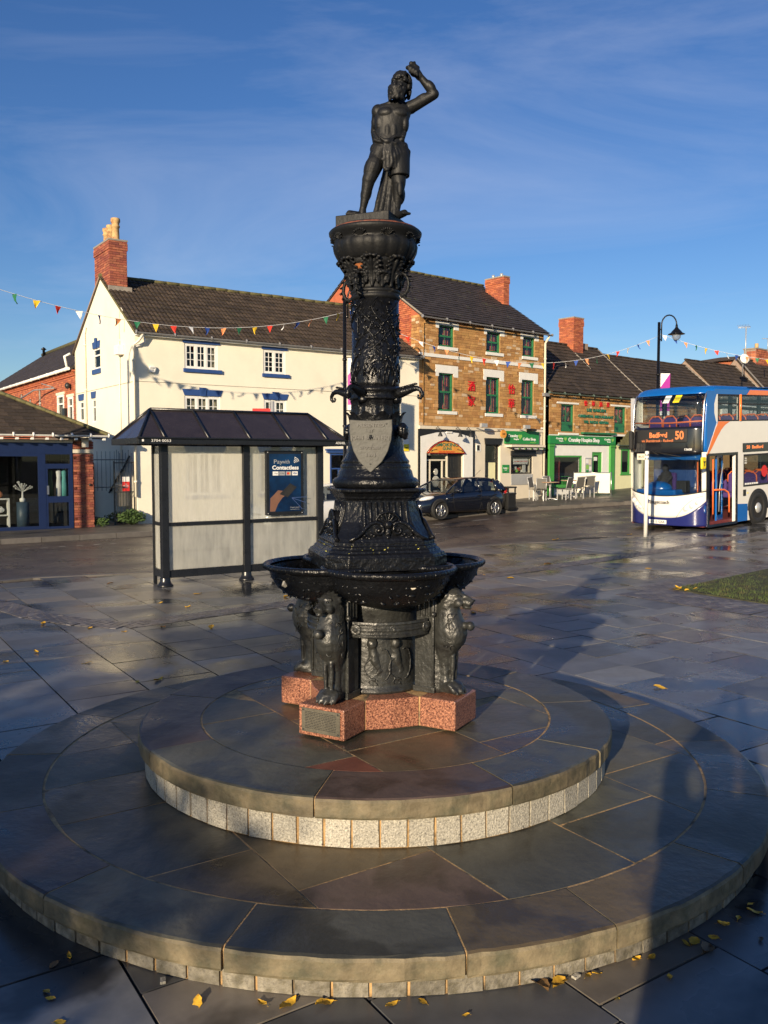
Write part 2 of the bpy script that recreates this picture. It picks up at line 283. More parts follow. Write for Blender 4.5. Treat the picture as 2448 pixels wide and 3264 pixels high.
    def cap(s, p, q, r0, r1, n=12):                  # tapered capsule, closed
        p = Vector(p); q = Vector(q); t = (q - p).normalized(); pts = []; rs = []
        for k in range(5):
            a = math.pi / 2 * (1 - k / 4); pts.append(p - t * r0 * math.sin(a)); rs.append(max(r0 * math.cos(a), 1e-4))
        for k in range(5):
            a = math.pi / 2 * k / 4; pts.append(q + t * r1 * math.sin(a)); rs.append(max(r1 * math.cos(a), 1e-4))
        return s.tube(pts, rs, n)
    def loft(s, rings, smooth=False, cap=True):
        n = len(rings[0]); vs = [p for r in rings for p in r]
        fs = [(j * n + i, j * n + (i + 1) % n, (j + 1) * n + (i + 1) % n, (j + 1) * n + i) for j in range(len(rings) - 1) for i in range(n)]
        s.add(vs, fs, smooth)
        if cap:
            o = len(s.v) - len(vs); s.f.append(tuple(o + i for i in range(n))[::-1]); s.f.append(tuple(len(s.v) - n + i for i in range(n))); s.sm += [False, False]
        return s
    def mesh(s, name):
        me = bpy.data.meshes.new(name); me.from_pydata([tuple(v) for v in s.v], [], s.f); me.polygons.foreach_set('use_smooth', s.sm); me.update(); return me
    def obj(s, name, m, parent=None, **kw): return mk(name, s.mesh(name), m, parent, **kw)
COL = scn.collection
def mk(name, me, m, parent=None, loc=None, rot=None, scale=None, label=None, kind=None, bevel=0):
    if m is not None:
        mm = M[m] if isinstance(m, str) else m
        if not me.materials: me.materials.append(mm)
    o = bpy.data.objects.new(name, me); COL.objects.link(o)
    if parent is not None: o.parent = parent
    if loc: o.location = loc
    if rot: o.rotation_euler = rot
    if scale: o.scale = scale
    if label: o['label'] = label
    if kind: o['kind'] = kind
    if bevel:
        b = o.modifiers.new('bevel', 'BEVEL'); b.width = bevel; b.segments = 2; b.limit_method = 'ANGLE'; b.angle_limit = R(40)
    return o
def thing(name, label, cat, loc=(0, 0, 0), rz=0, group=None, rot=None):
    o = bpy.data.objects.new(name, None); COL.objects.link(o); o.location = loc; o.rotation_euler = rot or (0, 0, rz); o.empty_display_size = .1
    o['label'] = label; o['category'] = cat
    if group: o['group'] = group
    return o
def tag(o, label, cat, group=None):
    o['label'] = label; o['category'] = cat
    if group: o['group'] = group
    return o
def dup(root, loc=None, rz=None, label=None, group=None, swap=None):
    def cp(o, par):
        c = o.copy(); COL.objects.link(c)
        if par is not None: c.parent = par
        if swap and c.data is not None and c.data.materials and c.data.materials[0].name in swap:
            c.data = c.data.copy(); c.data.materials[0] = M[swap[c.data.materials[0].name]]
        for ch in [x for x in o.children]: cp(ch, c)
        return c
    c = cp(root, None)
    if loc is not None: c.location = loc
    if rz is not None: c.rotation_euler = (c.rotation_euler[0], c.rotation_euler[1], rz)
    if label: c['label'] = label
    if group: c['group'] = group
    return c
TEXTS = []
def text(body, parent, loc, size, m, width=None, rot=(R(90), 0, 0), ext=.004, align='CENTER', name='lettering', label=None, bold=0.):
    c = bpy.data.curves.new(name, 'FONT'); c.body = body; c.size = size; c.extrude = ext; c.align_x = align; c.align_y = 'CENTER'; c.offset = bold * size; c.resolution_u = 3
    c.materials.append(M[m] if isinstance(m, str) else m); o = bpy.data.objects.new(name, c); COL.objects.link(o)
    if parent is not None: o.parent = parent
    o.location = loc; o.rotation_euler = rot; TEXTS.append((o, width)); o['label'] = label or ('text reading ' + body.replace('\n', ' '))
    return o
UB = MB().box(-.5, .5, -.5, .5, -.5, .5).mesh('piece')
def unit(m, cache={}):
    if m not in cache: me = UB.copy(); me.materials.clear(); me.materials.append(M[m]); cache[m] = me
    return cache[m]
def pieces(name, parent, items, m, limit=300, me=None, label=None):
    """items: (x,y,z, sx,sy,sz, rz[, rx, ry]); the first `limit` are objects of their own, the rest one joined part"""
    me = me or unit(m); rest = MB(); out = []
    for i, it in enumerate(items):
        x, y, z, sx, sy, sz = it[:6]; rot = (it[7] if len(it) > 7 else 0, it[8] if len(it) > 8 else 0, it[6] if len(it) > 6 else 0)
        if i < limit: out.append(mk(name, me, None, parent, (x, y, z), rot, (sx, sy, sz), label=label))
        else:
            mt = Matrix.LocRotScale(Vector((x, y, z)), Euler(rot), Vector((sx, sy, sz))); rest.add([mt @ v.co for v in me.vertices], [tuple(p.vertices) for p in me.polygons])
    if rest.v: rest.obj(name + '_rest', m, parent, kind='stuff')
    return out
def wall(x0, x1, z0, z1, holes, depth=.14, y=0.):
    """front skin (facing -y) with rectangular holes and their reveals"""
    b = MB(); xs = sorted({x0, x1, *[h[0] for h in holes], *[h[1] for h in holes]}); zs = sorted({z0, z1, *[h[2] for h in holes], *[h[3] for h in holes]})
    xs = [x for x in xs if x0 <= x <= x1]; zs = [z for z in zs if z0 <= z <= z1]
    for i in range(len(xs) - 1):
        for j in range(len(zs) - 1):
            cx, cz = (xs[i] + xs[i + 1]) / 2, (zs[j] + zs[j + 1]) / 2
            if not any(h[0] < cx < h[1] and h[2] < cz < h[3] for h in holes): b.quad((xs[i], y, zs[j]), (xs[i + 1], y, zs[j]), (xs[i + 1], y, zs[j + 1]), (xs[i], y, zs[j + 1]))
    for a, c, d, e in [h[:4] for h in holes]:
        q = y + depth; b.quad((a, y, d), (a, y, e), (a, q, e), (a, q, d)); b.quad((c, y, e), (c, y, d), (c, q, d), (c, q, e)); b.quad((a, y, e), (c, y, e), (c, q, e), (a, q, e)); b.quad((c, y, d), (a, y, d), (a, q, d), (c, q, d))
    return b
def courses(x0, x1, z0, z1, h, wmin, wmax, holes, joint=.012, y=-.004, t=.02, jit=0., seed=1, hv=0.):
    rnd = random.Random(seed); out = []; z = z0
    while z < z1 - .02:
        hh = min(h * (1 + rnd.uniform(-hv, hv)), z1 - z)
        if z1 - z - hh < h * .4: hh = z1 - z
        x = x0 - rnd.uniform(0, wmin)
        while x < x1:
            ww = rnd.uniform(wmin, wmax); a, b = max(x, x0), min(x + ww, x1)
            segs = [(a, b)]
            for hx0, hx1, hz0, hz1 in [q[:4] for q in holes]:
                if hz0 < z + hh / 2 < hz1:
                    ns = []
                    for s0, s1 in segs:
                        if s1 <= hx0 or s0 >= hx1: ns.append((s0, s1))
                        else:
                            if s0 < hx0: ns.append((s0, hx0))
                            if s1 > hx1: ns.append((hx1, s1))
                    segs = ns
            for s0, s1 in segs:
                if s1 - s0 > .035: out.append(((s0 + s1) / 2, y + rnd.uniform(-jit, jit), z + hh / 2, s1 - s0 - joint, t, hh - joint, rnd.uniform(-.004, .004)))
            x += ww
        z += hh
    rnd.shuffle(out); return out
M['lichen'] = mat('yellow lichen', (.50, .46, .10), .8, .5, 60, 0, perobj=.4)
M['water_dark'] = mat('rain water', (.01, .012, .014), .04, .1, 5, .05, 12)
M['steel_blue'] = mat('grey blue drum', (.045, .075, .11), .5, .1, 9, .05, 40)
M['teal'] = mat('turquoise cloth', (.12, .42, .40), .7, .1, 9, .05, 40)
# ================================================================== ground
def g(x, y): return min(.8, .035 * max(0., .79 * x + .6 * y - 17.5))
def clip(poly, a, b, c):                         # keep a*x+b*y <= c
    out = []
    for i in range(len(poly)):
        p, q = poly[i], poly[(i + 1) % len(poly)]; dp, dq = a * p[0] + b * p[1] - c, a * q[0] + b * q[1] - c
        if dp <= 0: out.append(p)
        if (dp < 0 < dq) or (dq < 0 < dp):
            t = dp / (dp - dq); out.append((p[0] + t * (q[0] - p[0]), p[1] + t * (q[1] - p[1])))
    return out
def area(p): return abs(sum(p[i][0] * p[(i + 1) % len(p)][1] - p[(i + 1) % len(p)][0] * p[i][1] for i in range(len(p)))) / 2 if len(p) > 2 else 0
def inset(poly, d):
    cx = sum(p[0] for p in poly) / len(poly); cy = sum(p[1] for p in poly) / len(poly); r = poly
    s = sum(poly[i][0] * poly[(i + 1) % len(poly)][1] - poly[(i + 1) % len(poly)][0] * poly[i][1] for i in range(len(poly)))
    base = list(poly)
    for i in range(len(base)):
        p, q = base[i], base[(i + 1) % len(base)]; dx, dy = q[0] - p[0], q[1] - p[1]; l = math.hypot(dx, dy)
        if l < 1e-6: continue
        nx, ny = (dy / l, -dx / l) if s > 0 else (-dy / l, dx / l)
        r = clip(r, nx, ny, nx * p[0] + ny * p[1] - d)
    return r
def sheet(name, x0, x1, y0, y1, n, dz, m, **kw):
    b = MB(); vs = []; nx, ny = n
    for j in range(ny + 1):
        for i in range(nx + 1):
            x = x0 + (x1 - x0) * i / nx; y = y0 + (y1 - y0) * j / ny; vs.append((x, y, g(x, y) + dz))
    b.add(vs, [(j * (nx + 1) + i, j * (nx + 1) + i + 1, (j + 1) * (nx + 1) + i + 1, (j + 1) * (nx + 1) + i) for j in range(ny) for i in range(nx)], True)
    return b.obj(name, m, None, kind='structure', **kw)
gb = MB().quad((-900, -900, -.2), (900, -900, -.2), (900, 1200, -.2), (-900, 1200, -.2)); gb.obj('ground', 'earth', kind='structure')
sheet('road', -45, 55, 8, 75, (100, 67), -.03, 'asphalt')
D1 = Vector((.836, .548)); P1 = Vector((-.548, .836)); C0 = Vector((-.055, 5.58))
def uv(u, v): q = D1 * u + P1 * v; return (q.x, q.y)
# plaza outline (convex): camera side open, road edge behind
PLAZA = [(-30, -14), (30, -14), (30, 36), (14.6, 29.2), (7.3, 23.15), (3.1, 21.4), (-4.35, 15.93), (-6.26, 15.16), (-8.2, 13.2), (-30, 4)]
def in_plaza(p):
    s = 0; ins = False; x, y = p
    for i in range(len(PLAZA)):
        (x1, y1), (x2, y2) = PLAZA[i], PLAZA[(i + 1) % len(PLAZA)]
        if (y1 > y) != (y2 > y) and x < (x2 - x1) * (y - y1) / (y2 - y1) + x1: ins = not ins
    return ins
pb = MB()                                         # dark bedding under the slabs, follows the gentle slope
stp = 1.0
tris = []
for i in range(-16, 31):
    for j in range(-14, 37):
        c = [(i, j), (i + 1, j), (i + 1, j + 1), (i, j + 1)]
        for (ax, ay, q0, q1) in []: pass
        if in_plaza((i + .5, j + .5)) and all(in_plaza(q) for q in c): pb.quad(*[(x, y, g(x, y) - .014) for x, y in c])
        else:
            r = c
            if any(in_plaza(q) for q in c):
                for k in range(3, 9):
                    (x1, y1), (x2, y2) = PLAZA[k], PLAZA[(k + 1) % len(PLAZA)]; dx, dy = x2 - x1, y2 - y1
                    if min(x1, x2) - 2 < i < max(x1, x2) + 2 and k != 4 or k == 4 and 7 <= i < 15: r = clip(r, dy, -dx, dy * x1 - dx * y1) if r else r
                if len(r) > 2: pb.quad(*[(x, y, g(x, y) - .014) for x, y in r])
plaza = pb.obj('plaza_pavement', 'mortar_dark', kind='structure', label='dark joints under the wet plaza paving')
# slabs in courses along P1, 0.73 m wide, random lengths
slabs = []; rnd = random.Random(3)
GRASS = [(4.66, 13.74), (10.2, 18.75), (12.5, 15.6), (5.56, 12.31)]
def inpoly(p, poly):
    ins = False; x, y = p
    for i in range(len(poly)):
        (x1, y1), (x2, y2) = poly[i], poly[(i + 1) % len(poly)]
        if (y1 > y) != (y2 > y) and x < (x2 - x1) * (y - y1) / (y2 - y1) + x1: ins = not ins
    return ins
for k in range(-24, 48):
    u0 = .25 + .73 * k; v = -24 + rnd.uniform(0, .5)
    while v < 36:
        h = rnd.choice([.42, .5, .58, .62, .72, .9]); poly = [uv(u0, v), uv(u0 + .73, v), uv(u0 + .73, v + h), uv(u0, v + h)]; v0 = v; v += h
        cx, cy = uv(u0 + .365, v0 + h / 2)
        if cy < 1.0 or not in_plaza((cx, cy)) or abs(cx) > 3 + cy * .62: continue
        dC = max(math.hypot(p[0] - C0.x, p[1] - C0.y) for p in poly)
        if dC < 2.3: continue
        if all(inpoly(p, GRASS) for p in poly): continue
        if not all(in_plaza(p) for p in poly):
            for kk in range(3, 9):
                (x1, y1), (x2, y2) = PLAZA[kk], PLAZA[(kk + 1) % len(PLAZA)]; dx, dy = x2 - x1, y2 - y1
                if min(x1, x2) - 1 < cx < max(x1, x2) + 1 and poly: poly = clip(poly, dy, -dx, dy * x1 - dx * y1)
            if len(poly) < 3 or area(poly) < .03: continue
        poly = inset(poly, .007)
        if len(poly) < 3 or area(poly) < .02: continue
        dist = math.hypot(cx, cy); vis = abs(cx) < cy * .47 + .6
        slabs.append((0 if vis else 1, dist / math.sqrt(area(poly)), poly, cx, cy))
slabs.sort(key=lambda s: (s[0], s[1])); srest = MB()
for i, (_, _, poly, cx, cy) in enumerate(slabs):
    tx, ty = rnd.gauss(0, .0045), rnd.gauss(0, .0045); dz = rnd.uniform(-.0015, .0015)
    if i < 300:
        b = MB(); loc = [(x - cx, y - cy) for x, y in poly]; n = len(loc)
        b.add([(x, y, -.013) for x, y in loc] + [(x, y, g(x + cx, y + cy) - g(cx, cy) + x * tx + y * ty) for x, y in loc], [tuple(range(n, 2 * n))] + [(a, (a + 1) % n, n + (a + 1) % n, n + a) for a in range(n)])
        b.obj('slab', 'paving', plaza, loc=(cx, cy, g(cx, cy) + dz))
    else:
        n = len(poly); srest.add([(x, y, g(x, y) - .013) for x, y in poly] + [(x, y, g(x, y) + dz + (x - cx) * tx + (y - cy) * ty) for x, y in poly], [tuple(range(n, 2 * n))] + [(a, (a + 1) % n, n + (a + 1) % n, n + a) for a in range(n)])
srest.obj('slab_rest', 'paving', plaza, kind='stuff')
# sett bands: straight one across the plaza, curved one at the left, border of the lawn
setts = []
def band(pts, wd, sx=.105, sy=.105, z=.0055):
    base = MB(); L_ = [0]
    for i in range(1, len(pts)): L_.append(L_[-1] + math.dist(pts[i - 1], pts[i]))
    def P(s):
        for i in range(1, len(pts)):
            if s <= L_[i] or i == len(pts) - 1:
                t = (s - L_[i - 1]) / (L_[i] - L_[i - 1]); a, b = pts[i - 1], pts[i]; dx, dy = (b[0] - a[0]) / (L_[i] - L_[i - 1]), (b[1] - a[1]) / (L_[i] - L_[i - 1])
                return a[0] + (b[0] - a[0]) * t, a[1] + (b[1] - a[1]) * t, dx, dy
    n = int(L_[-1] / .25) + 1; prev = None
    for i in range(n + 1):
        x, y, dx, dy = P(L_[-1] * i / n); a = (x - dy * wd / 2, y + dx * wd / 2); b = (x + dy * wd / 2, y - dx * wd / 2)
        if prev: base.quad(*[(q[0], q[1], g(*q) + z - .003) for q in (prev[0], prev[1], b, a)])
        prev = (a, b)
    s = 0; row = 0
    while s < L_[-1]:
        x, y, dx, dy = P(s + sx / 2); ang = math.atan2(dy, dx); t = -wd / 2 - (sy / 2 if row % 2 else 0)
        while t < wd / 2 - .02:
            a, b = max(t, -wd / 2), min(t + sy, wd / 2); c = (a + b) / 2
            if b - a > .03: px, py = x - dy * c, y + dx * c; setts.append((px, py, g(px, py) + z - .006 + rnd.uniform(-.0012, .0015), sx - .012, b - a - .012, .014, ang, rnd.gauss(0, .006), rnd.gauss(0, .006)))
            t += sy
        s += sx; row += 1
    return base
B = MB()
for q in (band([(-3.3, 10.72), (1.5, 15.05), (7.3, 20.5), (10.2, 22.9)], .42), band([(-9.5, 14.9), (-7.4, 13.6), (-5.7, 12.45), (-4.7, 11.45), (-3.9, 10.95), (-3.35, 10.76)], .42, z=.0075),
          band([(4.25, 13.45), (10.0, 18.65), (10.9, 19.45)], .95, .11, .21), band([(4.0, 13.55), (5.35, 11.75), (6.1, 10.9)], 1.0, .11, .21, z=.0075)): B.add(q.v, q.f)
sb = B.obj('sett_band', 'mortar_dark', kind='structure')
setts.sort(key=lambda s: math.hypot(s[0], s[1]) + (100 if abs(s[0]) > .47 * s[1] else 0))
pieces('sett', sb, setts, 'sett_grey')
# far footway with kerb
KERB = [(-30, 5.2), (-9.67, 21.52), (-6.54, 23.9), (-.5, 28.1), (4.9, 31.9), (9.4, 33.6), (16, 35.5), (40, 46)]
fp = MB()
for i in range(len(KERB) - 1):
    n = 8
    for k in range(n):
        a = [KERB[i][c] + (KERB[i + 1][c] - KERB[i][c]) * k / n for c in (0, 1)]; b = [KERB[i][c] + (KERB[i + 1][c] - KERB[i][c]) * (k + 1) / n for c in (0, 1)]
        for m_ in range(3):
            o0, o1 = (m_ * 5, m_ * 5 + 5); q = [(a[0] - .577 * o0, a[1] + .817 * o0), (b[0] - .577 * o0, b[1] + .817 * o0), (b[0] - .577 * o1, b[1] + .817 * o1), (a[0] - .577 * o1, a[1] + .817 * o1)]
            fp.quad(*[(x, y, g(x, y) + .1) for x, y in q])
footway = fp.obj('pavement', 'pavement_far', kind='structure')
ks = []
for i in range(len(KERB) - 2):
    (x1, y1), (x2, y2) = KERB[i], KERB[i + 1]; l = math.dist((x1, y1), (x2, y2)); n = max(1, round(l / .9))
    for k in range(n):
        t = (k + .5) / n; x, y = x1 + (x2 - x1) * t, y1 + (y2 - y1) * t
        if abs(x) < y * .5 + 1: ks.append((x, y, g(x, y) + .03, l / n - .012, .14, .15, math.atan2(y2 - y1, x2 - x1)))
pieces('kerb_stone', footway, ks, 'kerb')
# flush granite edging between the plaza and the road
ks = []
for i in range(3, 9):
    (x1, y1), (x2, y2) = PLAZA[i], PLAZA[i + 1]; l = math.dist((x1, y1), (x2, y2)); n = max(1, round(l / .6))
    for k in range(n):
        t = (k + .5) / n; x, y = x1 + (x2 - x1) * t, y1 + (y2 - y1) * t
        if abs(x) < y * .5 + 1: ks.append((x, y, g(x, y) - .03, l / n - .01, .16, .076, math.atan2(y2 - y1, x2 - x1)))
pieces('kerb_stone', plaza, ks, 'kerb')
# worn parking bay lines on the road
lm = MB()
for (a, b) in [((-8.6, 20.3), (-6.6, 21.9)), ((-5.2, 22.9), (4.6, 29.9))]:
    n = 12
    for k in range(n):
        if k % 2 and n > 2: continue
        p = [a[c] + (b[c] - a[c]) * k / n for c in (0, 1)]; q = [a[c] + (b[c] - a[c]) * (k + .75) / n for c in (0, 1)]; dx, dy = q[0] - p[0], q[1] - p[1]; l = math.hypot(dx, dy); nx, ny = -dy / l * .045, dx / l * .045
        lm.quad(*[(x, y, g(x, y) - .026) for x, y in ((p[0] - nx, p[1] - ny), (q[0] - nx, q[1] - ny), (q[0] + nx, q[1] + ny), (p[0] + nx, p[1] + ny))])
lm.obj('road_markings', 'line', kind='structure')
# lawn corner
lb = MB(); lb.quad(*[(x, y, g(x, y) + .02) for x, y in GRASS])
lb.prism(GRASS, -.01, .019); lawn = lb.obj('lawn', 'soil', kind='structure')
gr = MB(); rnd = random.Random(5); cnt = 0
while cnt < 30000:
    x, y = rnd.uniform(4.6, 12.5), rnd.uniform(12.2, 18.8)
    if not inpoly((x, y), GRASS) or math.sin(x * 5 + y * 3) * math.sin(y * 7 - x * 2) > rnd.uniform(.3, 1.2): continue
    h = rnd.uniform(.02, .05); a = rnd.uniform(0, 6.28); dx, dy = math.cos(a) * .004, math.sin(a) * .004; lx, ly = rnd.gauss(0, .012), rnd.gauss(0, .012)
    gr.add([(x - dx, y - dy, .018), (x + dx, y + dy, .018), (x + lx, y + ly, .02 + h)], [(0, 1, 2)]); cnt += 1
gr.obj('grass', 'grass', kind='stuff')

# ================================================================== round stone steps
steps = thing('stone_steps', 'two round sandstone steps faced with white granite setts under the iron fountain', 'steps', (C0.x, C0.y, 0))
def arcring(r0, r1, a0, a1, z0, z1, n=10, gap=.006, bev=.012, jag=0., seed=0):
    """slab that is a piece of a ring, outer arris eased"""
    rr = random.Random(seed); da0 = math.degrees(gap / r1); b = MB(); prof = []
    for i in range(n + 1):
        t = i / n; a = R(a0 + da0 + (a1 - a0 - 2 * da0) * t); c, s = math.cos(a), math.sin(a); j1 = rr.uniform(-jag, jag); j2 = rr.uniform(-jag, jag)
        P = [(r0 + gap, z0), (r1 - .004 + j2 * .5, z0), (r1 + j1, z0 + .012), (r1 + j1, z1 - bev), (r1 - bev * .4 + j1, z1 - bev * .3), (r1 - bev * 1.2 + j2, z1), (r0 + gap, z1)]
        prof.append([(r * c, r * s, z) for r, z in P])
    b.loft(prof); return b
def discslabs(parent, r, z0, z1, inner, seed, mred):
    rr = random.Random(seed); circ = [(r * math.cos(R(a)), r * math.sin(R(a))) for a in range(0, 360, 6)]; idx = 0
    o = Vector(C0); 
    for k in range(-4, 12):
        u0 = .25 + .73 * k; v = 1.4 + rr.uniform(0, .4)
        while v < 8.5:
            h = rr.choice([.55, .7, .8, 1.0]); poly = [uv(u0, v), uv(u0 + .73, v), uv(u0 + .73, v + h), uv(u0, v + h)]; v += h
            poly = [(x - C0.x, y - C0.y) for x, y in poly]
            for i in range(len(circ)):
                (x1, y1), (x2, y2) = circ[i], circ[(i + 1) % len(circ)]; dx, dy = x2 - x1, y2 - y1
                poly = clip(poly, dy, -dx, dy * x1 - dx * y1) if poly else poly
            if len(poly) < 3 or area(poly) < .012 or max(math.hypot(*p) for p in poly) < inner: continue
            poly = inset(poly, .005)
            if len(poly) < 3: continue
            cx = sum(p[0] for p in poly) / len(poly); cy = sum(p[1] for p in poly) / len(poly); n = len(poly); tx, ty = rr.gauss(0, .003), rr.gauss(0, .003)
            b = MB(); b.add([(x - cx, y - cy, z0) for x, y in poly] + [(x - cx, y - cy, z1 + (x - cx) * tx + (y - cy) * ty) for x, y in poly], [tuple(range(n))[::-1], tuple(range(n, 2 * n))] + [(a, (a + 1) % n, n + (a + 1) % n, n + a) for a in range(n)])
            red = mred and mred((cx, cy)); b.obj('slab', 'step_red' if red else 'step_stone', parent, loc=(cx, cy, 0), label='red brown slab' if red else None)
for nm, rs, rd, ri, zb, zs, zt, off, nst, sw in (('lower_step', 2.35, 2.40, 2.05, 0, .086, .19, -127, 16, .15), ('upper_step', 1.468, 1.51, 1.13, .19, .343, .45, -101, 9, .137)):
    core = MB().lathe([(rs - .006, zb - .02), (rs - .006, zs + .002), (rs - .02, zs + .004), (rd - .02, zs + .006), (rd - .016, zt - .016), (rd - .03, zt - .0035)], n=96); st = core.obj(nm, 'mortar_sand', steps)
    n = nst; wds = [1.0] * n
    if nm == 'lower_step': ang = [-127, -104, -81, -65, -43, -20, 4, 26, 49, 71, 94, 117, 139, 161, 183, 207, 233]
    else: ang = [-101, -62, -32, 8, 43, 84, 125, 166, 212, 259]
    for i in range(len(ang) - 1):
        b = arcring(ri, rd, ang[i], ang[i + 1], zs + .004, zt + random.uniform(-.0015, .0015), 12, .0055, .018, .0045, i)
        ra = {('lower_step', 0): 'step_red'}.get((nm, i)); o = b.obj('slab', 'step_stone', st); o.data.materials.append(M['step_edge'])
        for p in o.data.polygons:
            if abs(p.normal.z) < .75: p.material_index = 1
    ns = round(2 * math.pi * rs / sw); me = MB().box(-.5, .5, -.5, .5, -.5, .5).mesh('sett'); me.materials.append(M['granite_white' if nm == 'upper_step' else 'granite_dirty'])
    for i in range(ns):
        a = 2 * math.pi * i / ns; mk('sett', me, None, st, ((rs - .021) * math.cos(a), (rs - .021) * math.sin(a), (zb + zs) / 2 + random.uniform(-.002, .002)), (random.uniform(-.02, .02), random.uniform(-.02, .02), a + math.pi / 2 + random.uniform(-.02, .02)), (2 * math.pi * rs / ns - random.uniform(.010, .018), .05, zs - zb - .008), None).modifiers.new('b', 'BEVEL').width = .004
    discslabs(st, ri - .003, zs, zt - .002, 1.4 if nm == 'lower_step' else .0, 11 if nm == 'lower_step' else 23, (lambda c: nm == 'upper_step' and -.62 < c[0] < .0 and c[1] < -.82))
# ================================================================== fountain
FZ = .45
fo = thing('drinking_fountain', 'tall black cast iron drinking fountain with bearded statue, bowls and lion legs', 'fountain', (C0.x, C0.y - .04, FZ))
fo.scale = (1, 1, .9935)
def F(name, b, m, parent=None, **kw):
    return b.obj(name, m, parent or fo, loc=None if parent else (0, 0, -FZ), **kw)
ARM = [-119.4, -29.4, 60.6, 150.6]; BOWL = [-74.4, 15.6, 105.6, 195.6]
def ax(a): return Vector((math.cos(R(a)), math.sin(R(a)), 0))
def remesh(o, vs=.006, smooth=3, disp=0, dsize=.05, seed=0):
    m = o.modifiers.new('remesh', 'REMESH'); m.mode = 'VOXEL'; m.voxel_size = vs; m.use_smooth_shade = True
    if smooth: s = o.modifiers.new('smooth', 'SMOOTH'); s.iterations = smooth; s.factor = .5
    if disp:
        t = bpy.data.textures.new('relief', 'CLOUDS'); t.noise_scale = dsize; t.noise_depth = 2
        d = o.modifiers.new('displace', 'DISPLACE'); d.texture = t; d.strength = disp; d.mid_level = .5; d.texture_coords = 'LOCAL'
    return o
# red granite base: cross plan, four blocks and a core
hw, Lr, zt0 = .160, .645, .645
cp = []
for a in ARM:
    e, t = ax(a), ax(a + 90)
    for r_, s_ in ((.30, -.30), (Lr, -hw), (Lr, hw), (.30, .30)):
        if abs(s_) == .30: q = e * .405 + t * math.copysign(hw, s_)
        else: q = e * r_ + t * s_
        cp.append((q.x, q.y))
gbm = F('granite_base', MB().prism([(x * .985, y * .985) for x, y in cp], .462, zt0 - .003), 'mortar_sand')
for a in ARM:
    e, t = ax(a), ax(a + 90); q = [e * .405 - t * hw, e * Lr - t * hw, e * Lr + t * hw, e * .405 + t * hw]
    o = F('granite_block', MB().prism([(p.x, p.y) for p in q], .46, zt0), 'granite_red', gbm); b = o.modifiers.new('b', 'BEVEL'); b.width = .008; b.segments = 2
for a in ARM:                                          # concave corner stones, two faces meeting in a joint
    e, t = ax(a), ax(a + 90); n1, n2 = ax(a), ax(a + 90)
    q = [n1 * .405 + n2 * (hw + .002), n1 * .30 + n2 * .30, n2 * .405 + n1 * (hw + .002), n1 * .05 + n2 * .05]
    q = [n1 * .402 + n2 * (hw + .002), (n1 + n2) * .292, n1 * (hw + .002) + n2 * .402, (n1 + n2) * .02]
    o = F('granite_block', MB().prism([(p.x, p.y) for p in q], .461, zt0 + .0005), 'granite_red', gbm); o.modifiers.new('b', 'BEVEL').width = .004
moss = MB()
for k in range(26): moss.ell(((ax(-74.4) * .405 + ax(15.6) * random.gauss(0, .02)).x * random.uniform(.99, 1.03), (ax(-74.4) * .40).y + random.gauss(0, .012), .455 + random.uniform(0, .02)), (.009, .009, .005), n=6, m=4)
# dedication plate on the front left block
e = ax(ARM[0]); rz = R(ARM[0] + 90)
pl = mk('dedication_plate', MB().box(-.135, .135, -.006, 0, -.072, .072).mesh('plate'), 'brass', fo, loc=(e.x * (Lr + .001) - ax(ARM[0] + 90).x * .0, e.y * (Lr + .001), .555 - FZ), rot=(0, 0, rz), bevel=.002)
sc_ = MB()
for sx in (-.122, .122):
    for sz in (-.06, .06): sc_.ell((sx, -.008, sz), (.006, .004, .006), n=8, m=5)
sc_.obj('screw', 'iron_dusty', pl)
for i in range(11):
    rr = random.Random(i); text(''.join(rr.choice('abcdehilmnorstu') * 1 if rr.random() > .16 else ' ' for _ in range(46)).strip() if False else '- ' * 1, pl, (0, -.0065, 0), .001, 'text_dark') if False else None
ln = MB()
for i in range(11):
    x = -.108
    while x < .108:
        w_ = random.uniform(.008, .022); ln.box(x, min(x + w_, .11), -.0072, -.0058, .050 - i * .0098, .0535 - i * .0098); x += w_ + .004
ln.obj('fine_print', 'text_dark', pl, label='illegible small raised lettering')
# centre drum with relief figures
dr = F('centre_drum', MB().lathe([(.300, .645), (.305, .665), (.286, .675), (.286, .70), (.278, .95), (.275, 1.04), (.27, 1.05), (.27, 1.13), (.275, 1.14), (.30, 1.28)], n=48), 'iron_dusty')
rf = MB()
for a0 in (-88, -58, 0, 30, 92, 120, 182, 210):
    def dp(u, z, r=.268): q = ax(a0 + math.degrees(u / .29)); return (q.x * r, q.y * r, z)
    rf.ell(dp(-.03, .96), (.021, .021, .023)); rf.ell(dp(-.03, .965, .283), (.034, .034, .036)); rf.cap(dp(-.028, .93), dp(-.01, .85), .03, .032); rf.cap(dp(-.01, .85), dp(.02, .79), .03, .02); rf.cap(dp(-.04, .90), dp(-.07, .83), .016, .01); rf.cap(dp(0, .9), dp(.035, .88), .016, .01)
    rf.cap(dp(.02, .79), dp(-.03, .73), .022, .014); rf.cap(dp(.02, .8), dp(.06, .76), .02, .012); rf.tube([dp(.04 + .05 * math.cos(t), .83 + .10 * math.sin(t), .290) for t in [k * .45 - 1.6 for k in range(9)]], .006, 6); rf.tube([dp(-.03 - .05 * math.sin(t * 2), .88 - .09 * t, .289) for t in [k * .3 for k in range(8)]], .005, 6); rf.tube([dp(-.02 + .03 * math.cos(t), .72 + .02 * math.sin(t), .292) for t in [k * .8 for k in range(8)]], .005, 6); [rf.ell(dp(-.055 + .017 * q, 1.0 - .004 * q * q + .01 * q, .288), (.008, .008, .008), n=6, m=4) for q in range(4)]
remesh(F('relief_figures', rf, 'iron_dusty', dr), .006, 2, .006, .02)
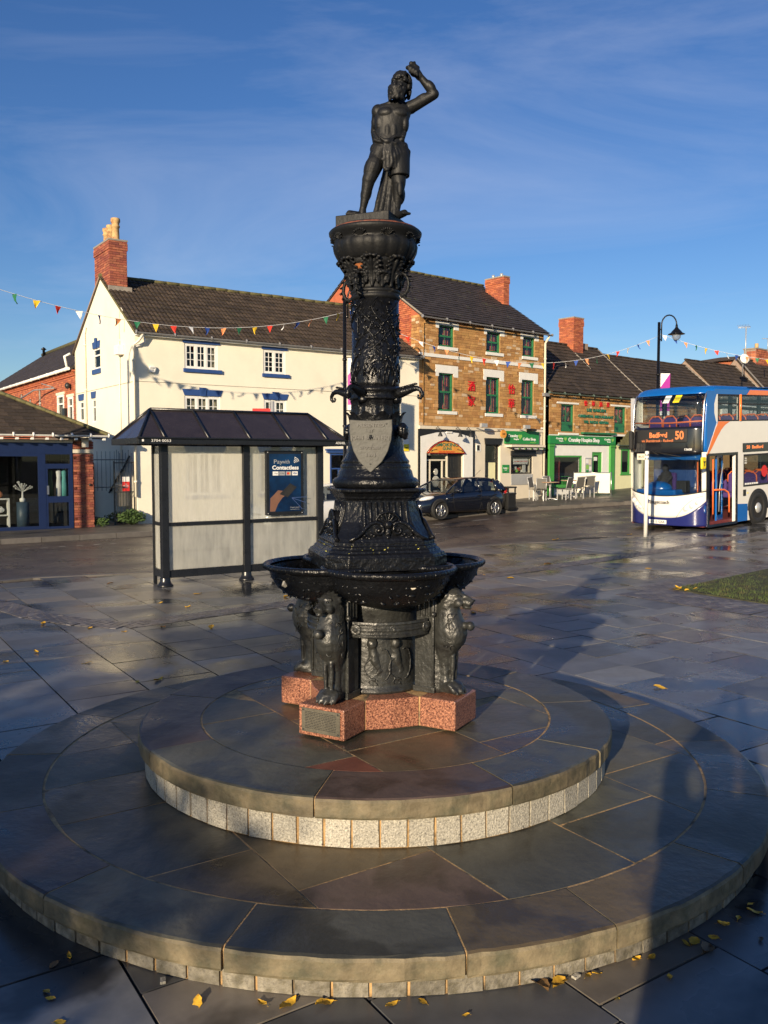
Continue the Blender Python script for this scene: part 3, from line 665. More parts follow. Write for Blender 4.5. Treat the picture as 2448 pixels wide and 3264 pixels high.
# four lion legs with flat pilasters behind them
def lion(a):
    b = MB()
    # trunk: smooth rings in the local frame, x outward
    n = 20; rings = []
    for z, xc, hx, hy in ((.655, .565, .048, .050), (.70, .555, .044, .046), (.76, .550, .042, .041), (.83, .550, .045, .044), (.88, .555, .054, .052), (.93, .570, .078, .070), (.98, .586, .096, .084), (1.03, .592, .102, .088), (1.08, .588, .098, .084), (1.13, .578, .084, .075), (1.175, .572, .072, .066), (1.22, .575, .062, .058), (1.27, .58, .045, .045)):
        rings.append([(xc + hx * math.copysign(abs(math.cos(q)) ** .85, math.cos(q)), hy * math.copysign(abs(math.sin(q)) ** .85, math.sin(q)), z) for q in [2 * math.pi * k / n for k in range(n)]])
    b.loft(rings, True)
    for s in (-1, 1): b.cap((.590, s * .052, 1.05), (.562, s * .034, .90), .040, .018); b.tube([(.615, s * .022, .90), (.612, s * .020, .74)], [.018, .012], 8)
    b.cap((.50, 0, .68), (.50, 0, 1.2), .05, .055, 12)
    # knob on the chest
    b.cap((.66, 0, 1.085), (.712, 0, 1.085), .022, .021); b.ell((.722, 0, 1.085), (.027, .031, .031))
    # paw with toes and claws
    b.ell((.600, 0, .690), (.078, .064, .046))
    for y, x, r_ in ((-.052, .640, .022), (-.018, .664, .025), (.018, .664, .025), (.052, .640, .022)):
        b.cap((x - .035, y * .9, .705), (x, y, .675), r_, r_ * .93); b.ell((x + .022, y, .661), (.008, .007, .012))
    # neck, broad skull, square muzzle, brow, jaw, small round ears
    b.cap((.568, 0, 1.20), (.598, 0, 1.255), .072, .064, 14); b.ell((.615, 0, 1.262), (.064, .056, .050)); b.ell((.690, 0, 1.232), (.048, .034, .028)); b.cap((.640, 0, 1.282), (.718, 0, 1.250), .018, .015, 10)
    b.ell((.737, 0, 1.243), (.012, .018, .010)); b.ell((.700, 0, 1.199), (.034, .024, .012)); b.cap((.724, -.016, 1.232), (.716, -.019, 1.220), .015, .013, 8); b.cap((.724, .016, 1.232), (.716, .019, 1.220), .015, .013, 8)
    for s in (-1, 1):
        b.cap((.664, s * .012, 1.286), (.650, s * .044, 1.282), .009, .008, 8); b.ell((.585, s * .062, 1.272), (.014, .010, .018)); b.ell((.650, s * .040, 1.226), (.036, .018, .026))
        for k in range(7):
            q = R(100 - k * 24); b.cap((.600, s * .050 * math.cos(q) + .0, 1.258 + .048 * math.sin(q)), (.575, s * (.072 + .004 * (k % 2)) * math.cos(q), 1.258 + .064 * math.sin(q)), .013, .006, 7)
    o = b.obj('lion_leg', 'iron_dusty', fo, loc=(-.05 * math.cos(R(a)), -.05 * math.sin(R(a)), -FZ), rot=(0, 0, R(a))); remesh(o, .0055, 4, .005, .03)
    gv = MB()
    for s in (-1, 1): gv.ell((.668, s * .029, 1.270), (.006, .009, .0055), n=8, m=6)
    gv.ell((.7475, 0, 1.245), (.005, .013, .007), n=8, m=6); gv.obj('eyes_and_nose', 'iron', o)
    # curls on the mane
    cu = MB(); rr = random.Random(int(a))
    for k in range(40):
        z = rr.uniform(.95, 1.16); side = rr.choice((-1, 1)); ang = rr.uniform(15, 105) * side; rad = .094 if z < 1.1 else .083; cx_ = .585
        p = Vector((cx_ + rad * .75 * math.cos(R(ang)) + .01, rad * .93 * math.sin(R(ang)), z)); d = Vector((math.cos(R(ang)), math.sin(R(ang)), 0)); tt = Vector((-d.y, d.x, 0)); q0 = rr.uniform(0, 6)
        cu.tube([p + (tt * math.cos(q0 + j * .8) + Vector((0, 0, 1)) * math.sin(q0 + j * .8)) * (.017 - j * .002) - Vector((0, 0, j * .004)) for j in range(6)], [.003, .0042, .0045, .004, .003, .002], 5)
    cu.obj('mane_curl', 'iron_dusty', o, kind='stuff')
    p = MB(); p.box(.37, .50, -.062, .062, .68, 1.02); p.box(.36, .51, -.07, .07, .648, .685); p.box(.38, .50, -.058, .058, 1.02, 1.32)
    for k in range(3):
        for s in (-1, 1): p.tube([(.40 + k * .035, s * .06, 1.13), (.40 + k * .035, s * .06, 1.31)], .012, 8)
    for s in (-1, 1): p.tube([(.50, s * .066, .69), (.50, s * .066, 1.25)], .008, 6); p.ell((.505, s * .074, 1.15), (.017, .017, .017)); 
    p.obj('pilaster', 'iron_dusty', fo, loc=(-.05 * math.cos(R(a)), -.05 * math.sin(R(a)), -FZ), rot=(0, 0, R(a)), bevel=.003)
for a in ARM: lion(a)
# iron band with rosettes running between the legs
for a in BOWL:
    b = MB(); n = 14; prof = []
    for i in range(n + 1):
        t = -34 + 68 * i / n; r_ = .42 + .02 * math.cos(R(t * 2.2)); c, s = math.cos(R(a + t)), math.sin(R(a + t))
        prof.append([(q * c, q * s, z) for q, z in ((r_ - .012, 1.03), (r_ + .004, 1.03), (r_ + .006, 1.045), (r_ - .001, 1.052), (r_ - .001, 1.066), (r_ + .006, 1.072), (r_ + .006, 1.084), (r_ - .001, 1.09), (r_ - .001, 1.104), (r_ + .006, 1.11), (r_ + .004, 1.125), (r_ - .012, 1.125))])
    b.loft(prof); bd = F('band', b, 'iron_dusty', bevel=.001)
    for t in (-31, 0, 31):
        rs = MB(); rs.lathe([(.034, 0), (.034, .008), (.026, .014), (.020, .008), (.012, .016), (.006, .022)], n=20, ripple=lambda i, z: .10 * math.cos(i * 2 * math.pi * 8 / 20))
        q = ax(a + t); rs.obj('rosette', 'iron_dusty', bd, loc=(q.x * .428, q.y * .428, 1.078), rot=(0, R(90), R(a + t)))
# four bowls
for k, a in enumerate(BOWL):
    q = ax(a); rb = .41; ctr = q * .31; zz = 1.45
    out_ = [(.02, 1.205), (.10, 1.208), (.19, 1.222), (.27, 1.255), (.33, 1.305), (.365, 1.36), (.378, 1.405), (.384, 1.412), (.396, 1.414), (.410, 1.420), (.419, 1.433), (.419, 1.446), (.412, 1.455), (.400, 1.458), (.388, 1.452), (.374, 1.44)]
    inn_ = [(.362, 1.43), (.35, 1.40), (.31, 1.355), (.25, 1.315), (.16, 1.29), (.02, 1.282)]
    b = MB().lathe(out_, n=64); b.f = b.f[:-2] + [tuple(range(64))[::-1]]; b.sm = b.sm[:-2] + [True]
    b2 = MB().lathe(inn_, n=96, ripple=lambda i, z: (.018 * abs(math.sin(i * math.pi / 4)) if z < 1.425 else 0), cap=False); o2 = len(b.v); b.add(b2.v, b2.f, True)
    bo = mk('bowl', b.mesh('bowl'), 'iron', fo, loc=(ctr.x, ctr.y, -FZ), rot=(0, 0, R(a)))
    bd = MB()
    for i in range(72):
        t = 2 * math.pi * i / 72; bd.ell((.413 * math.cos(t), .413 * math.sin(t), 1.439), (.010, .0065, .013), (0, 0, t), 6, 5)
    bd.obj('bead_rim', 'iron', bo, kind='stuff')
    rb_ = MB(); rq = random.Random(k)                     # leaf scroll relief under the rim
    for i in range(44):
        t = 2 * math.pi * (i + rq.uniform(-.3, .3)) / 44
        for j, (r_, z) in enumerate(((.366, 1.370), (.340, 1.318), (.290, 1.268))):
            if rq.random() < .35: continue
            tt = t + rq.uniform(-.05, .05); rb_.ell(((r_ - .004) * math.cos(tt), (r_ - .004) * math.sin(tt), z + rq.uniform(-.008, .008)), (rq.uniform(.008, .018), rq.uniform(.010, .026), rq.uniform(.005, .010)), (rq.uniform(-.6, .6), R(40), tt), 6, 4)
    rb_.obj('leaf_relief', 'iron', bo, kind='stuff')
    MB().lathe([(.0, 1.322), (.30, 1.322)], n=40, cap=False).obj('rain_water', 'water_dark', bo)
lt = MB(); rr = random.Random(77)
for i in range(60):
    a = rr.choice(BOWL) + rr.uniform(-38, 38); r_ = rr.choice((.355, .372, .335, .345)); z = {.355: 1.556, .372: 1.540, .335: 1.578, .345: 1.566}[r_]; q = ax(a); k_ = 1 / max(math.cos(R((a - BOWL[0] + 45) % 90 - 45)), .75); s_ = rr.uniform(.003, .008); p = Vector((q.x * r_ * k_ * .985, q.y * r_ * k_ * .985, z + .004)); d = Vector((rr.gauss(0, 1), rr.gauss(0, 1), rr.gauss(0, .4))).normalized() * s_; u = d.orthogonal().normalized() * s_ * .6; lt.add([p - d, p + u, p + d, p - u], [(0, 1, 2, 3)])
F('leaf_litter', lt, 'lichen', kind='stuff', label='yellow scraps and lichen on the ledges')
for (wx, wy, wz, s_, rz_) in ((.168, 4.945, 1.372, .015, -66), (-.612, 5.232, 1.36, .015, -134)):
    b = MB(); rr = random.Random(int(wx * 99)); pts = [(s_ * (1.3 if rz_ == -66 else .7) * rr.uniform(.7, 1.1) * math.cos(q), 0, s_ * (.9 if rz_ == -66 else 1.7) * rr.uniform(.7, 1.1) * math.sin(q)) for q in [k * .63 for k in range(10)]]; b.add(pts + [(x, .03, z) for x, y, z in pts], [tuple(range(10))] + [(i, (i + 1) % 10, 10 + (i + 1) % 10, 10 + i) for i in range(10)]); b.obj('bare_paint_chip', 'cream_shop', fo, loc=(wx - C0.x, wy - C0.y, wz - FZ), rot=(R(-28), 0, R(rz_ + 90)))
F('centre_cap', MB().lathe([(.30, 1.25), (.34, 1.30), (.36, 1.43), (.40, 1.445)], n=32), 'iron')
for (u, v, z, s) in ((.37, -75, 1.335, .022), (.40, -160, 1.345, .018)): pass
# pedestal: chamfered square sections
def octa(A, c, z, rz=BOWL[0]):
    h = A - c; pts = []
    for k in range(4):
        e, t = ax(rz + 90 * k), ax(rz + 90 * k + 90); pts += [e * A - t * h, e * A + t * h]
    return [(p.x, p.y, z) for p in pts]
def section(rows): return MB().loft([octa(*r) for r in rows])
F('pedestal_foot', section([(.392, .12, 1.43), (.392, .12, 1.512), (.384, .12, 1.518), (.380, .115, 1.530), (.360, .11, 1.538), (.356, .11, 1.552), (.338, .10, 1.562), (.338, .10, 1.574), (.326, .10, 1.580), (.326, .10, 1.600), (.320, .10, 1.605)]), 'iron', bevel=.004)
ped = F('pedestal', section([(.322, .10, 1.595), (.312, .10, 1.620), (.282, .09, 1.662), (.254, .085, 1.72), (.236, .08, 1.78), (.228, .08, 1.85), (.232, .08, 1.86)]), 'iron', bevel=.003)
for k in range(4):                                       # flutes, pediment with scrolls and shell on each face
    e, t = ax(BOWL[k]), ax(BOWL[k] + 90); Mx = Matrix(((t.x, e.x, 0), (t.y, e.y, 0), (0, 0, 1)))
    P = lambda u, d, z: Mx @ Vector((u, d, z))
    fl = MB()
    pr = [(.282, 1.662), (.254, 1.72), (.236, 1.78), (.228, 1.845)]
    for j in range(8):
        u = -.135 + j * .0386
        fl.tube([P(u * (1 + (A - .236) * 1.2), A + .003, z) for A, z in pr], .0095, 8)
    F('fluting', fl, 'iron', ped)
    sp = MB()
    for s in (-1, 1):
        crv = [(.250, .322, 1.615), (.21, .320, 1.63), (.175, .315, 1.655), (.14, .308, 1.69), (.11, .304, 1.715), (.075, .302, 1.725), (.045, .302, 1.715), (.03, .302, 1.695)]
        sp.tube([P(s * u, d - .01, z) for u, d, z in crv], [.012, .013, .014, .014, .014, .013, .011, .008], 8)
        cx_, cz_ = .062, 1.675
        sp.tube([P(s * (cx_ + (.036 - .0026 * j) * math.cos(1.9 + j * .62)), .304, cz_ + (.036 - .0026 * j) * math.sin(1.9 + j * .62)) for j in range(13)], [.009] * 8 + [.008, .007, .006, .006, .006], 7)
        sp.ell(P(s * cx_, .309, cz_), (.012, .012, .012)); 
        for j in range(10): sp.ell(P(s * (.09 + j * .015), .300, 1.64 - j * .002 + .012 * math.sin(j * 2)), (.014, .012, .010), n=8, m=5)
    bp_ = []
    for u, z in ((-.25, 1.603), (.25, 1.603), (.21, 1.62), (.18, 1.645), (.145, 1.68), (.11, 1.705), (.07, 1.712), (-.07, 1.712), (-.11, 1.705), (-.145, 1.68), (-.18, 1.645), (-.22, 1.62)): bp_.append((u, z))
    sp.add([P(u, .24, z) for u, z in bp_] + [P(u, .294, z) for u, z in bp_], [tuple(range(12)), tuple(range(12, 24))[::-1]] + [((i + 1) % 12, i, 12 + i, 12 + (i + 1) % 12) for i in range(12)])
    sh = [P(.078 * math.cos(R(q)), .285, 1.71 + .078 * math.sin(R(q))) for q in range(0, 181, 12)]; sb_ = [P(.078 * math.cos(R(q)), .22, 1.71 + .078 * math.sin(R(q))) for q in range(0, 181, 12)]; n = len(sh)
    sp.add(sh + sb_, [tuple(range(n))] + [(i, i + 1, n + i + 1, n + i) for i in range(n - 1)])
    for q in range(6, 180, 24): sp.cap(P(.018 * math.cos(R(q)), .289, 1.71 + .018 * math.sin(R(q))), P(.062 * math.cos(R(q)), .289, 1.71 + .062 * math.sin(R(q))), .006, .010, 6)
    sp.ell(P(0, .294, 1.705), (.026, .026, .03)); sp.ell(P(0, .293, 1.66), (.022, .02, .034)); sp.ell(P(0, .300, 1.63), (.016, .015, .014))
    sp.tube([P(.078 * math.cos(R(q)), .289, 1.71 + .078 * math.sin(R(q))) for q in range(0, 181, 12)], .009, 6)
    F('pediment', sp, 'iron', ped)
F('cornice', section([(.230, .07, 1.86), (.240, .07, 1.868), (.242, .07, 1.88), (.255, .07, 1.90), (.270, .07, 1.907), (.276, .07, 1.912), (.276, .07, 1.925), (.268, .07, 1.93)]), 'iron', bevel=.003)
F('column_base', MB().lathe([(.255, 1.928), (.272, 1.94), (.279, 1.96), (.276, 1.98), (.262, 1.993), (.248, 1.997), (.243, 2.01), (.235, 2.04), (.222, 2.052), (.226, 2.062), (.224, 2.076), (.214, 2.082), (.216, 2.09), (.219, 2.10), (.214, 2.108), (.20, 2.125), (.185, 2.16), (.176, 2.21), (.172, 2.28), (.172, 2.33)], n=48, ripple=lambda i, z: (.006 * math.cos(i * math.pi * 2 / 3) if 2.05 < z < 2.085 else 0)), 'iron')
# fluted drum with leaf crown, knobs
F('fluted_drum', MB().lathe([(.165, 2.30), (.165, 2.33), (.158, 2.335), (.156, 2.53), (.165, 2.535)], n=96, ripple=lambda i, z: -.07 * abs(math.sin(i * math.pi / 6)) if 2.334 < z < 2.532 else 0), 'iron')
def leaf(b, base, out_, up, h, wd, curl, n=8, jag=.25):
    """acanthus like leaf growing from base; out_ is the outward axis, up the growth axis"""
    side = up.cross(out_).normalized(); vs = []; seg = n
    for i in range(seg + 1):
        t = i / seg; hh = h * (t - .12 * t ** 4 * curl * 2); oo = curl * h * t ** 2.6 * .55; ww = wd * .5 * (math.sin(math.pi * min(1, t * .93 + .12)) ** .6) * (1 + (jag if i % 2 else -jag))
        p = base + up * hh + out_ * oo
        for s in (-1, -.5, 0, .5, 1): vs.append(p + side * ww * s + out_ * (.010 * (1 - s * s) - .006 * (abs(s) == .5)))
    n0 = len(b.v); fs = [(i * 5 + j, i * 5 + j + 1, i * 5 + j + 6, i * 5 + j + 5) for i in range(seg) for j in range(4)]; b.add(vs, fs, True)
    nb = [v - out_ * .008 for v in vs]; b.add(nb, [f[::-1] for f in fs], True)
lf = MB()
for k in range(10):
    a = -74.4 + 36 * k; e = ax(a); leaf(lf, e * .158 + Vector((0, 0, 2.325)), e, Vector((0, 0, 1)), .105, .085, .55)
    e = ax(a + 18); leaf(lf, e * .155 + Vector((0, 0, 2.325)), e, Vector((0, 0, 1)), .075, .06, .4)
F('leaf_collar', lf, 'iron')
for a in ARM:                                            # rosette knobs beside the shield, spout brackets, capital scrolls
    e = ax(a); b = MB()
    b.lathe([(.045, 0), (.045, .02), (.038, .035), (.03, .028), (.018, .045), (.006, .05)], n=18, ripple=lambda i, z: .1 * math.cos(i * 2 * math.pi * 6 / 18)); o = b.obj('knob', 'iron', fo, loc=(e.x * .185, e.y * .185, 2.295 - FZ), rot=(0, R(90), R(a)))
    b = MB(); b.ell((.03, 0, -.01), (.02, .035, .05)); b.obj('petal', 'iron', o, rot=(0, R(-90), 0))
    b = MB(); up = Vector((0, 0, 1)); t = ax(a + 90)
    pts = [(.15, 2.53), (.19, 2.535), (.23, 2.545), (.27, 2.557), (.30, 2.558), (.322, 2.548), (.335, 2.527), (.335, 2.508), (.325, 2.496), (.312, 2.497), (.306, 2.508), (.312, 2.517)]
    b.tube([e * r_ + up * z for r_, z in pts], [.036, .032, .026, .021, .017, .014, .012, .011, .010, .009, .008, .007], 10)
    for j in range(9): b.ell(e * (.17 + .015 * j) + up * (2.562 + .003 * j), (.012, .012, .008), n=8, m=5)
    b.ell(e * .155 + up * 2.49, (.03, .03, .025)); F('spout_bracket', b, 'iron', bevel=0)
F('spout_ring', MB().lathe([(.156, 2.49), (.168, 2.495), (.17, 2.505), (.163, 2.51), (.163, 2.54), (.172, 2.545), (.172, 2.56), (.16, 2.568), (.152, 2.58)], n=48), 'iron')
# shaft with branches, leaves and berries in relief
sh = F('shaft', MB().lathe([(.153, 2.57), (.1515, 2.60), (.1495, 3.13)], n=64), 'iron')
rr = random.Random(12); rl = MB()
def cyl(a, z, r=.150): q = ax(a); return Vector((q.x * r, q.y * r, z))
for k in range(34):
    a = rr.uniform(0, 360) if k > 15 else rr.uniform(-170, -10); z = rr.uniform(2.62, 3.02); sl = rr.choice((-1, 1)) * rr.uniform(15, 60); ln_ = rr.uniform(.08, .2); pts = [cyl(a + sl * t + 6 * math.sin(t * 4 + k), z + ln_ * t, .151 + .003 * math.sin(t * 3.1)) for t in [j / 8 for j in range(9)]]
    rl.tube(pts, [.0048, .0046, .0044, .0042, .0038, .0034, .003, .0025, .002], 6)
    for j in (2, 3, 5, 6, 8):
        d = rr.choice((-1, 1)) * rr.uniform(8, 22); up_ = rr.uniform(.02, .06); p0 = pts[j]; aa = math.degrees(math.atan2(p0.y, p0.x)); p1 = cyl(aa + d * .5, p0.z + up_ * .6, .1535); p2 = cyl(aa + d, p0.z + up_, .155); w2 = Vector((0, 0, .009)); rl.add([p0, p1 + w2, p2, p1 - w2, p1 + ax(aa + d * .5) * .004], [(0, 3, 4), (3, 2, 4), (2, 1, 4), (1, 0, 4)], False)
        if rr.random() < .45: rl.ell(cyl(aa - d * .5, p0.z + .01, .155), (.009, .009, .009), n=8, m=6)
for k in range(60):                                       # dense lower sprays
    a = rr.uniform(0, 360); z = rr.uniform(2.575, 2.68); q = cyl(a, z, .153); q2 = cyl(a + rr.uniform(-14, 14), z + rr.uniform(.04, .09), .156); rl.tube([q, (q + q2) / 2 * 1.004, q2], [.006, .007, .002], 5)
F('relief_branches', rl, 'iron', sh)
# capital
cpo = F('capital', MB().lathe([(.148, 3.12), (.156, 3.13), (.160, 3.14), (.156, 3.15), (.152, 3.155), (.156, 3.165), (.162, 3.172), (.158, 3.182), (.150, 3.187), (.150, 3.20), (.158, 3.24), (.175, 3.29), (.202, 3.335), (.222, 3.37)], n=48), 'iron_matt')
BELL = [(3.185, .151), (3.24, .158), (3.29, .175), (3.335, .202), (3.37, .222), (3.42, .25)]
def bellr(z):
    for (za, ra), (zb, rb_) in zip(BELL, BELL[1:]):
        if z <= zb: return ra + (rb_ - ra) * max(0, (z - za) / (zb - za))
    return BELL[-1][1]
def acanthus(name, angs, z0, z1, half, rr_):
    for a in angs:
        b = MB(); top = z1; H = top - z0
        def P(da, z, o=.004): return cyl(a + da, z, bellr(z) + o)
        b.tube([P(0, z0 + H * t, .006 + .010 * t ** 3) for t in [q / 6 for q in range(7)]], [.011, .011, .010, .010, .011, .012, .006], 8)
        for s in (-1, 1):
            for q in range(5):
                zb = z0 + H * (.05 + .15 * q); ze = z0 + H * (.42 + .14 * q); w_ = half * (1 - .10 * abs(q - 2))
                b.tube([P(s * 1.2, zb), P(s * w_ * .45, zb + (ze - zb) * .55, .008), P(s * w_ * .85, ze, .012), P(s * w_, ze - .008, .020)], [.006, .008, .009, .005], 6)
                b.ell(P(s * w_, ze - .006, .018), (.011, .011, .009), n=7, m=5); b.ell(P(s * w_ * .66, ze + .006, .016), (.010, .010, .008), n=7, m=5)
        for q in (-1, 0, 1): b.ell(P(q * half * .35, top - .004 * abs(q), .022), (.014, .014, .012), n=8, m=5)
        remesh(F(name, b, 'iron_matt', cpo), .0045, 1)
acanthus('upper_leaf', [-119.4 + 45 * k + 22.5 for k in range(8)], 3.19, 3.365, 17, 0)
acanthus('lower_leaf', [-119.4 + 45 * k for k in range(8)], 3.185, 3.275, 13, 0)
ru = MB(); A0, A1 = -128, -106; ru.loft([[cyl(A0 + (A1 - A0) * t * (.25 if z < 3.22 else 1) + (4 if z < 3.22 else 0), z, r_) for t in (0, .25, .5, .75, 1)] + [cyl(A0 + (A1 - A0) * t, z, r_ - .01) for t in (1, .5, 0)] for z, r_ in ((3.235, .168), (3.26, .176), (3.29, .186), (3.325, .206))]); F('rust_patch', ru, 'rust', cpo)
for a in ARM:                                             # curled leaf scrolls standing out at the capital
    e = ax(a); b = MB(); pts = [(.15, 3.27), (.18, 3.282), (.205, 3.278), (.226, 3.26), (.238, 3.232), (.240, 3.20), (.232, 3.172), (.216, 3.152), (.20, 3.148), (.188, 3.152)]
    t = ax(a + 90)
    for i in range(len(pts) - 1):
        (r0, z0), (r1, z1) = pts[i], pts[i + 1]; w0 = .030 * (1 - i / 14) + .006 * (i % 2); w1 = .030 * (1 - (i + 1) / 14) + .006 * ((i + 1) % 2)
        b.cap(e * r0 + Vector((0, 0, z0)), e * r1 + Vector((0, 0, z1)), .012, .011, 8)
        n_ = Vector((0, 0, 1)).cross(t); d = (Vector((r1 - r0, z1 - z0))).normalized(); o_ = e * d.y * -1 * -1 + Vector((0, 0, 0))
        outv = e * (-(d.y)) + Vector((0, 0, d.x))
        for s in (-1, 0, 1): b.cap(e * r0 + Vector((0, 0, z0)) + outv * .006, e * r0 + Vector((0, 0, z0)) + outv * (.026 if s == 0 else .018) + t * s * w0 * 1.1 + (e * d.x + Vector((0, 0, d.y))) * .008, .010, .002, 6)
    F('scroll_leaf', b, 'iron_matt', cpo)
# top bowl with lobes, palmettes and rim
tb = F('top_bowl', MB().lathe([(.205, 3.350), (.232, 3.372), (.250, 3.40), (.264, 3.43), (.268, 3.455), (.262, 3.475), (.258, 3.482), (.264, 3.495), (.282, 3.515), (.293, 3.532), (.295, 3.545), (.288, 3.553), (.27, 3.556), (.262, 3.566), (.25, 3.575)], n=120, ripple=lambda i, z: (.03 * abs(math.sin(i * math.pi / 6)) ** .5 - .02) if 3.365 < z < 3.478 else 0), 'iron_matt')
pm = MB()
for k in range(10):
    a = -110 + 36 * k
    for j in range(-3, 4):
        p0 = cyl(a + j * .9, 3.484, .259); p1 = cyl(a + j * 2.4, 3.517 - .0016 * j * j, .280); pm.cap(p0, p1, .004, .005, 6); pm.ell(cyl(a + j * 2.9, 3.512 - .003 * j * j, .281), (.006, .006, .005), n=6, m=4)
F('palmette', pm, 'iron_matt', tb)
F('rust_line', MB().lathe([(.272, 3.5555), (.276, 3.560), (.272, 3.565), (.262, 3.567)], n=64, cap=False), 'rust_edge', tb)
# shield with lettering
sh_ = []
for u, z in ((-.132, 2.362), (-.06, 2.357), (0, 2.355), (.06, 2.357), (.132, 2.362), (.134, 2.30), (.128, 2.235), (.108, 2.165), (.072, 2.10), (.0, 2.03), (-.072, 2.10), (-.108, 2.165), (-.128, 2.235), (-.134, 2.30)): sh_.append((u, z))
rzS = R(-8); dS = Vector((math.sin(rzS), -math.cos(rzS), 0)); pS = dS * .218
so = mk('shield', MB().prismy(sh_, -.010, .008).mesh('shield'), 'plaque', fo, loc=(pS.x - .012, pS.y, -FZ), rot=(R(-3), 0, rzS), bevel=.004)
so.location.y -= 2.2 * math.sin(R(3))
brk = MB().cap((0, .0, 2.25), (0, .09, 2.25), .02, .02); brk.obj('bracket', 'iron', so)
for s, z, t, wd in ((.026, 2.325, 'PRESENTED', .165), (.022, 2.290, 'BY', .028), (.030, 2.247, 'JOHN BRYAN ESQ', .235), (.021, 2.185, '24 OCTOBER', .125), (.024, 2.14, '1894', .058)):
    text(t, so, (0, -.0125, z), s * 1.12, 'text_dark', wd * 1.03, ext=.004, bold=.035)
nb = MB(); nb.ell((.098, -.011, 2.335), (.006, .004, .006), n=8, m=5); nb.ell((0, -.011, 2.085), (.006, .004, .006), n=8, m=5); nb.obj('screw', 'plaque', so)
# ------------------------------------------------------------------ statue
st = bpy.data.objects.new('statue', None); COL.objects.link(st); st.parent = fo; st.location = (-C0.x, 0, -FZ)   # its x is the world x
def S(name, b, m='iron_matt', vs=.0055, smooth=2, disp=0, ds=.03):
    o = b.obj(name, m, st); 
    if vs: remesh(o, vs, smooth, disp, ds)
    return o
pq = MB(); an = R(-21.5); hs_ = .178; c_, s_ = math.cos(an), math.sin(an); cx, cy = -.073, .02
sq = [(cx + c_ * u - s_ * v, cy + s_ * u + c_ * v) for u, v in ((-hs_, -hs_), (hs_, -hs_), (hs_, hs_), (-hs_, hs_))]
pq.prism(sq, 3.55, 3.640); pq.obj('plinth', 'iron_matt', st, bevel=.005)
b = MB()
# legs
b.cap((-.020, -.01, 4.06), (-.096, -.045, 3.872), .064, .043, 16); b.ell((-.070, -.04, 3.95), (.055, .055, .09), (0, R(20), 0)); b.ell((-.098, -.055, 3.868), (.030, .032, .036))
b.cap((-.098, -.043, 3.862), (-.133, -.02, 3.70), .041, .021, 14); b.ell((-.112, -.014, 3.80), (.036, .040, .065), (0, R(14), 0)); b.cap((-.134, -.02, 3.70), (-.137, -.02, 3.668), .022, .026)
b.cap((-.142, -.01, 3.660), (-.215, -.075, 3.655), .024, .022, 12); b.ell((-.150, .005, 3.658), (.025, .028, .022))
for k in range(5): b.cap((-.205 + .010 * k, -.062 - .012 * k * .6, 3.655), (-.232 + .013 * k, -.086 - .004 * k, 3.650), .0105, .009, 8)
b.cap((.078, .02, 4.06), (.094, -.01, 3.872), .068, .045, 16); b.ell((.092, -.005, 3.95), (.058, .055, .09)); b.ell((.095, -.02, 3.868), (.031, .032, .036))
b.cap((.095, -.008, 3.862), (.080, .02, 3.70), .043, .022, 14); b.ell((.096, .02, 3.80), (.040, .042, .068)); b.cap((.080, .02, 3.70), (.083, .01, 3.665), .023, .026)
b.cap((.086, .0, 3.662), (.128, -.085, 3.656), .025, .022, 12)
for k in range(5): b.cap((.110 + .009 * k, -.07, 3.656), (.120 + .010 * k, -.105 + .003 * k, 3.650), .0105, .009, 8)
# trunk
n = 24
b.loft([[(xc + hx * math.cos(q), -.002 + hy * math.copysign(abs(math.sin(q)) ** .8, math.sin(q)), z) for q in [2 * math.pi * k / n for k in range(n)]] for z, xc, hx, hy in ((3.99, .032, .085, .06), (4.03, .030, .106, .072), (4.07, .030, .112, .076), (4.11, .032, .102, .070), (4.155, .036, .090, .064), (4.20, .042, .096, .066), (4.25, .048, .108, .070), (4.29, .054, .115, .068), (4.325, .058, .110, .058), (4.35, .066, .078, .048), (4.37, .08, .045, .042))], True)
for s in (-1, 1):
    b.ell((.055 + s * .046, -.050, 4.286), (.050, .025, .033), (R(-14), 0, R(s * 12))); b.ell((.050 + s * .082, -.016, 4.23), (.026, .040, .060)); 
    b.ell((.043 + s * .020, -.050, 4.175), (.022, .022, .060))
    b.cap((.036 + s * .075, -.045, 4.12), (.034 + s * .095, -.02, 4.17), .018, .014); b.cap((.058 + s * .02, -.045, 4.345), (.060 + s * .085, -.02, 4.338), .011, .010)
b.ell((.185, .0, 4.350), (.038, .036, .034)); b.ell((-.043, -.004, 4.305), (.036, .040, .045)); b.ell((.245, -.02, 4.385), (.042, .030, .028), (0, R(-26), 0)); b.ell((-.052, .012, 4.245), (.030, .030, .045))
b.ell((-.060, -.062, 3.96), (.030, .022, .07), (0, R(18), 0)); b.ell((.10, -.045, 3.82), (.018, .014, .05)); b.ell((-.118, -.050, 3.80), (.014, .012, .05), (0, R(14), 0))
b.cap((.085, .005, 4.34), (.100, -.015, 4.41), .040, .038, 14)
# right arm (behind the back)
b.ell((-.036, .008, 4.312), (.044, .044, .045)); b.cap((-.040, .01, 4.305), (-.057, .035, 4.195), .036, .028, 12); b.cap((-.057, .035, 4.195), (-.045, .085, 4.10), .028, .020, 12); b.cap((-.045, .085, 4.10), (-.01, .095, 4.07), .022, .018)
# raised left arm
b.ell((.165, .0, 4.335), (.045, .042, .04)); b.cap((.165, .0, 4.335), (.310, -.03, 4.400), .040, .030, 14); b.ell((.235, -.012, 4.372), (.06, .036, .036), (0, R(-26), 0)); b.cap((.314, -.03, 4.405), (.220, -.045, 4.512), .031, .020, 14); b.ell((.290, -.036, 4.445), (.030, .032, .05), (0, R(-35), 0))
i1 = len(b.v)
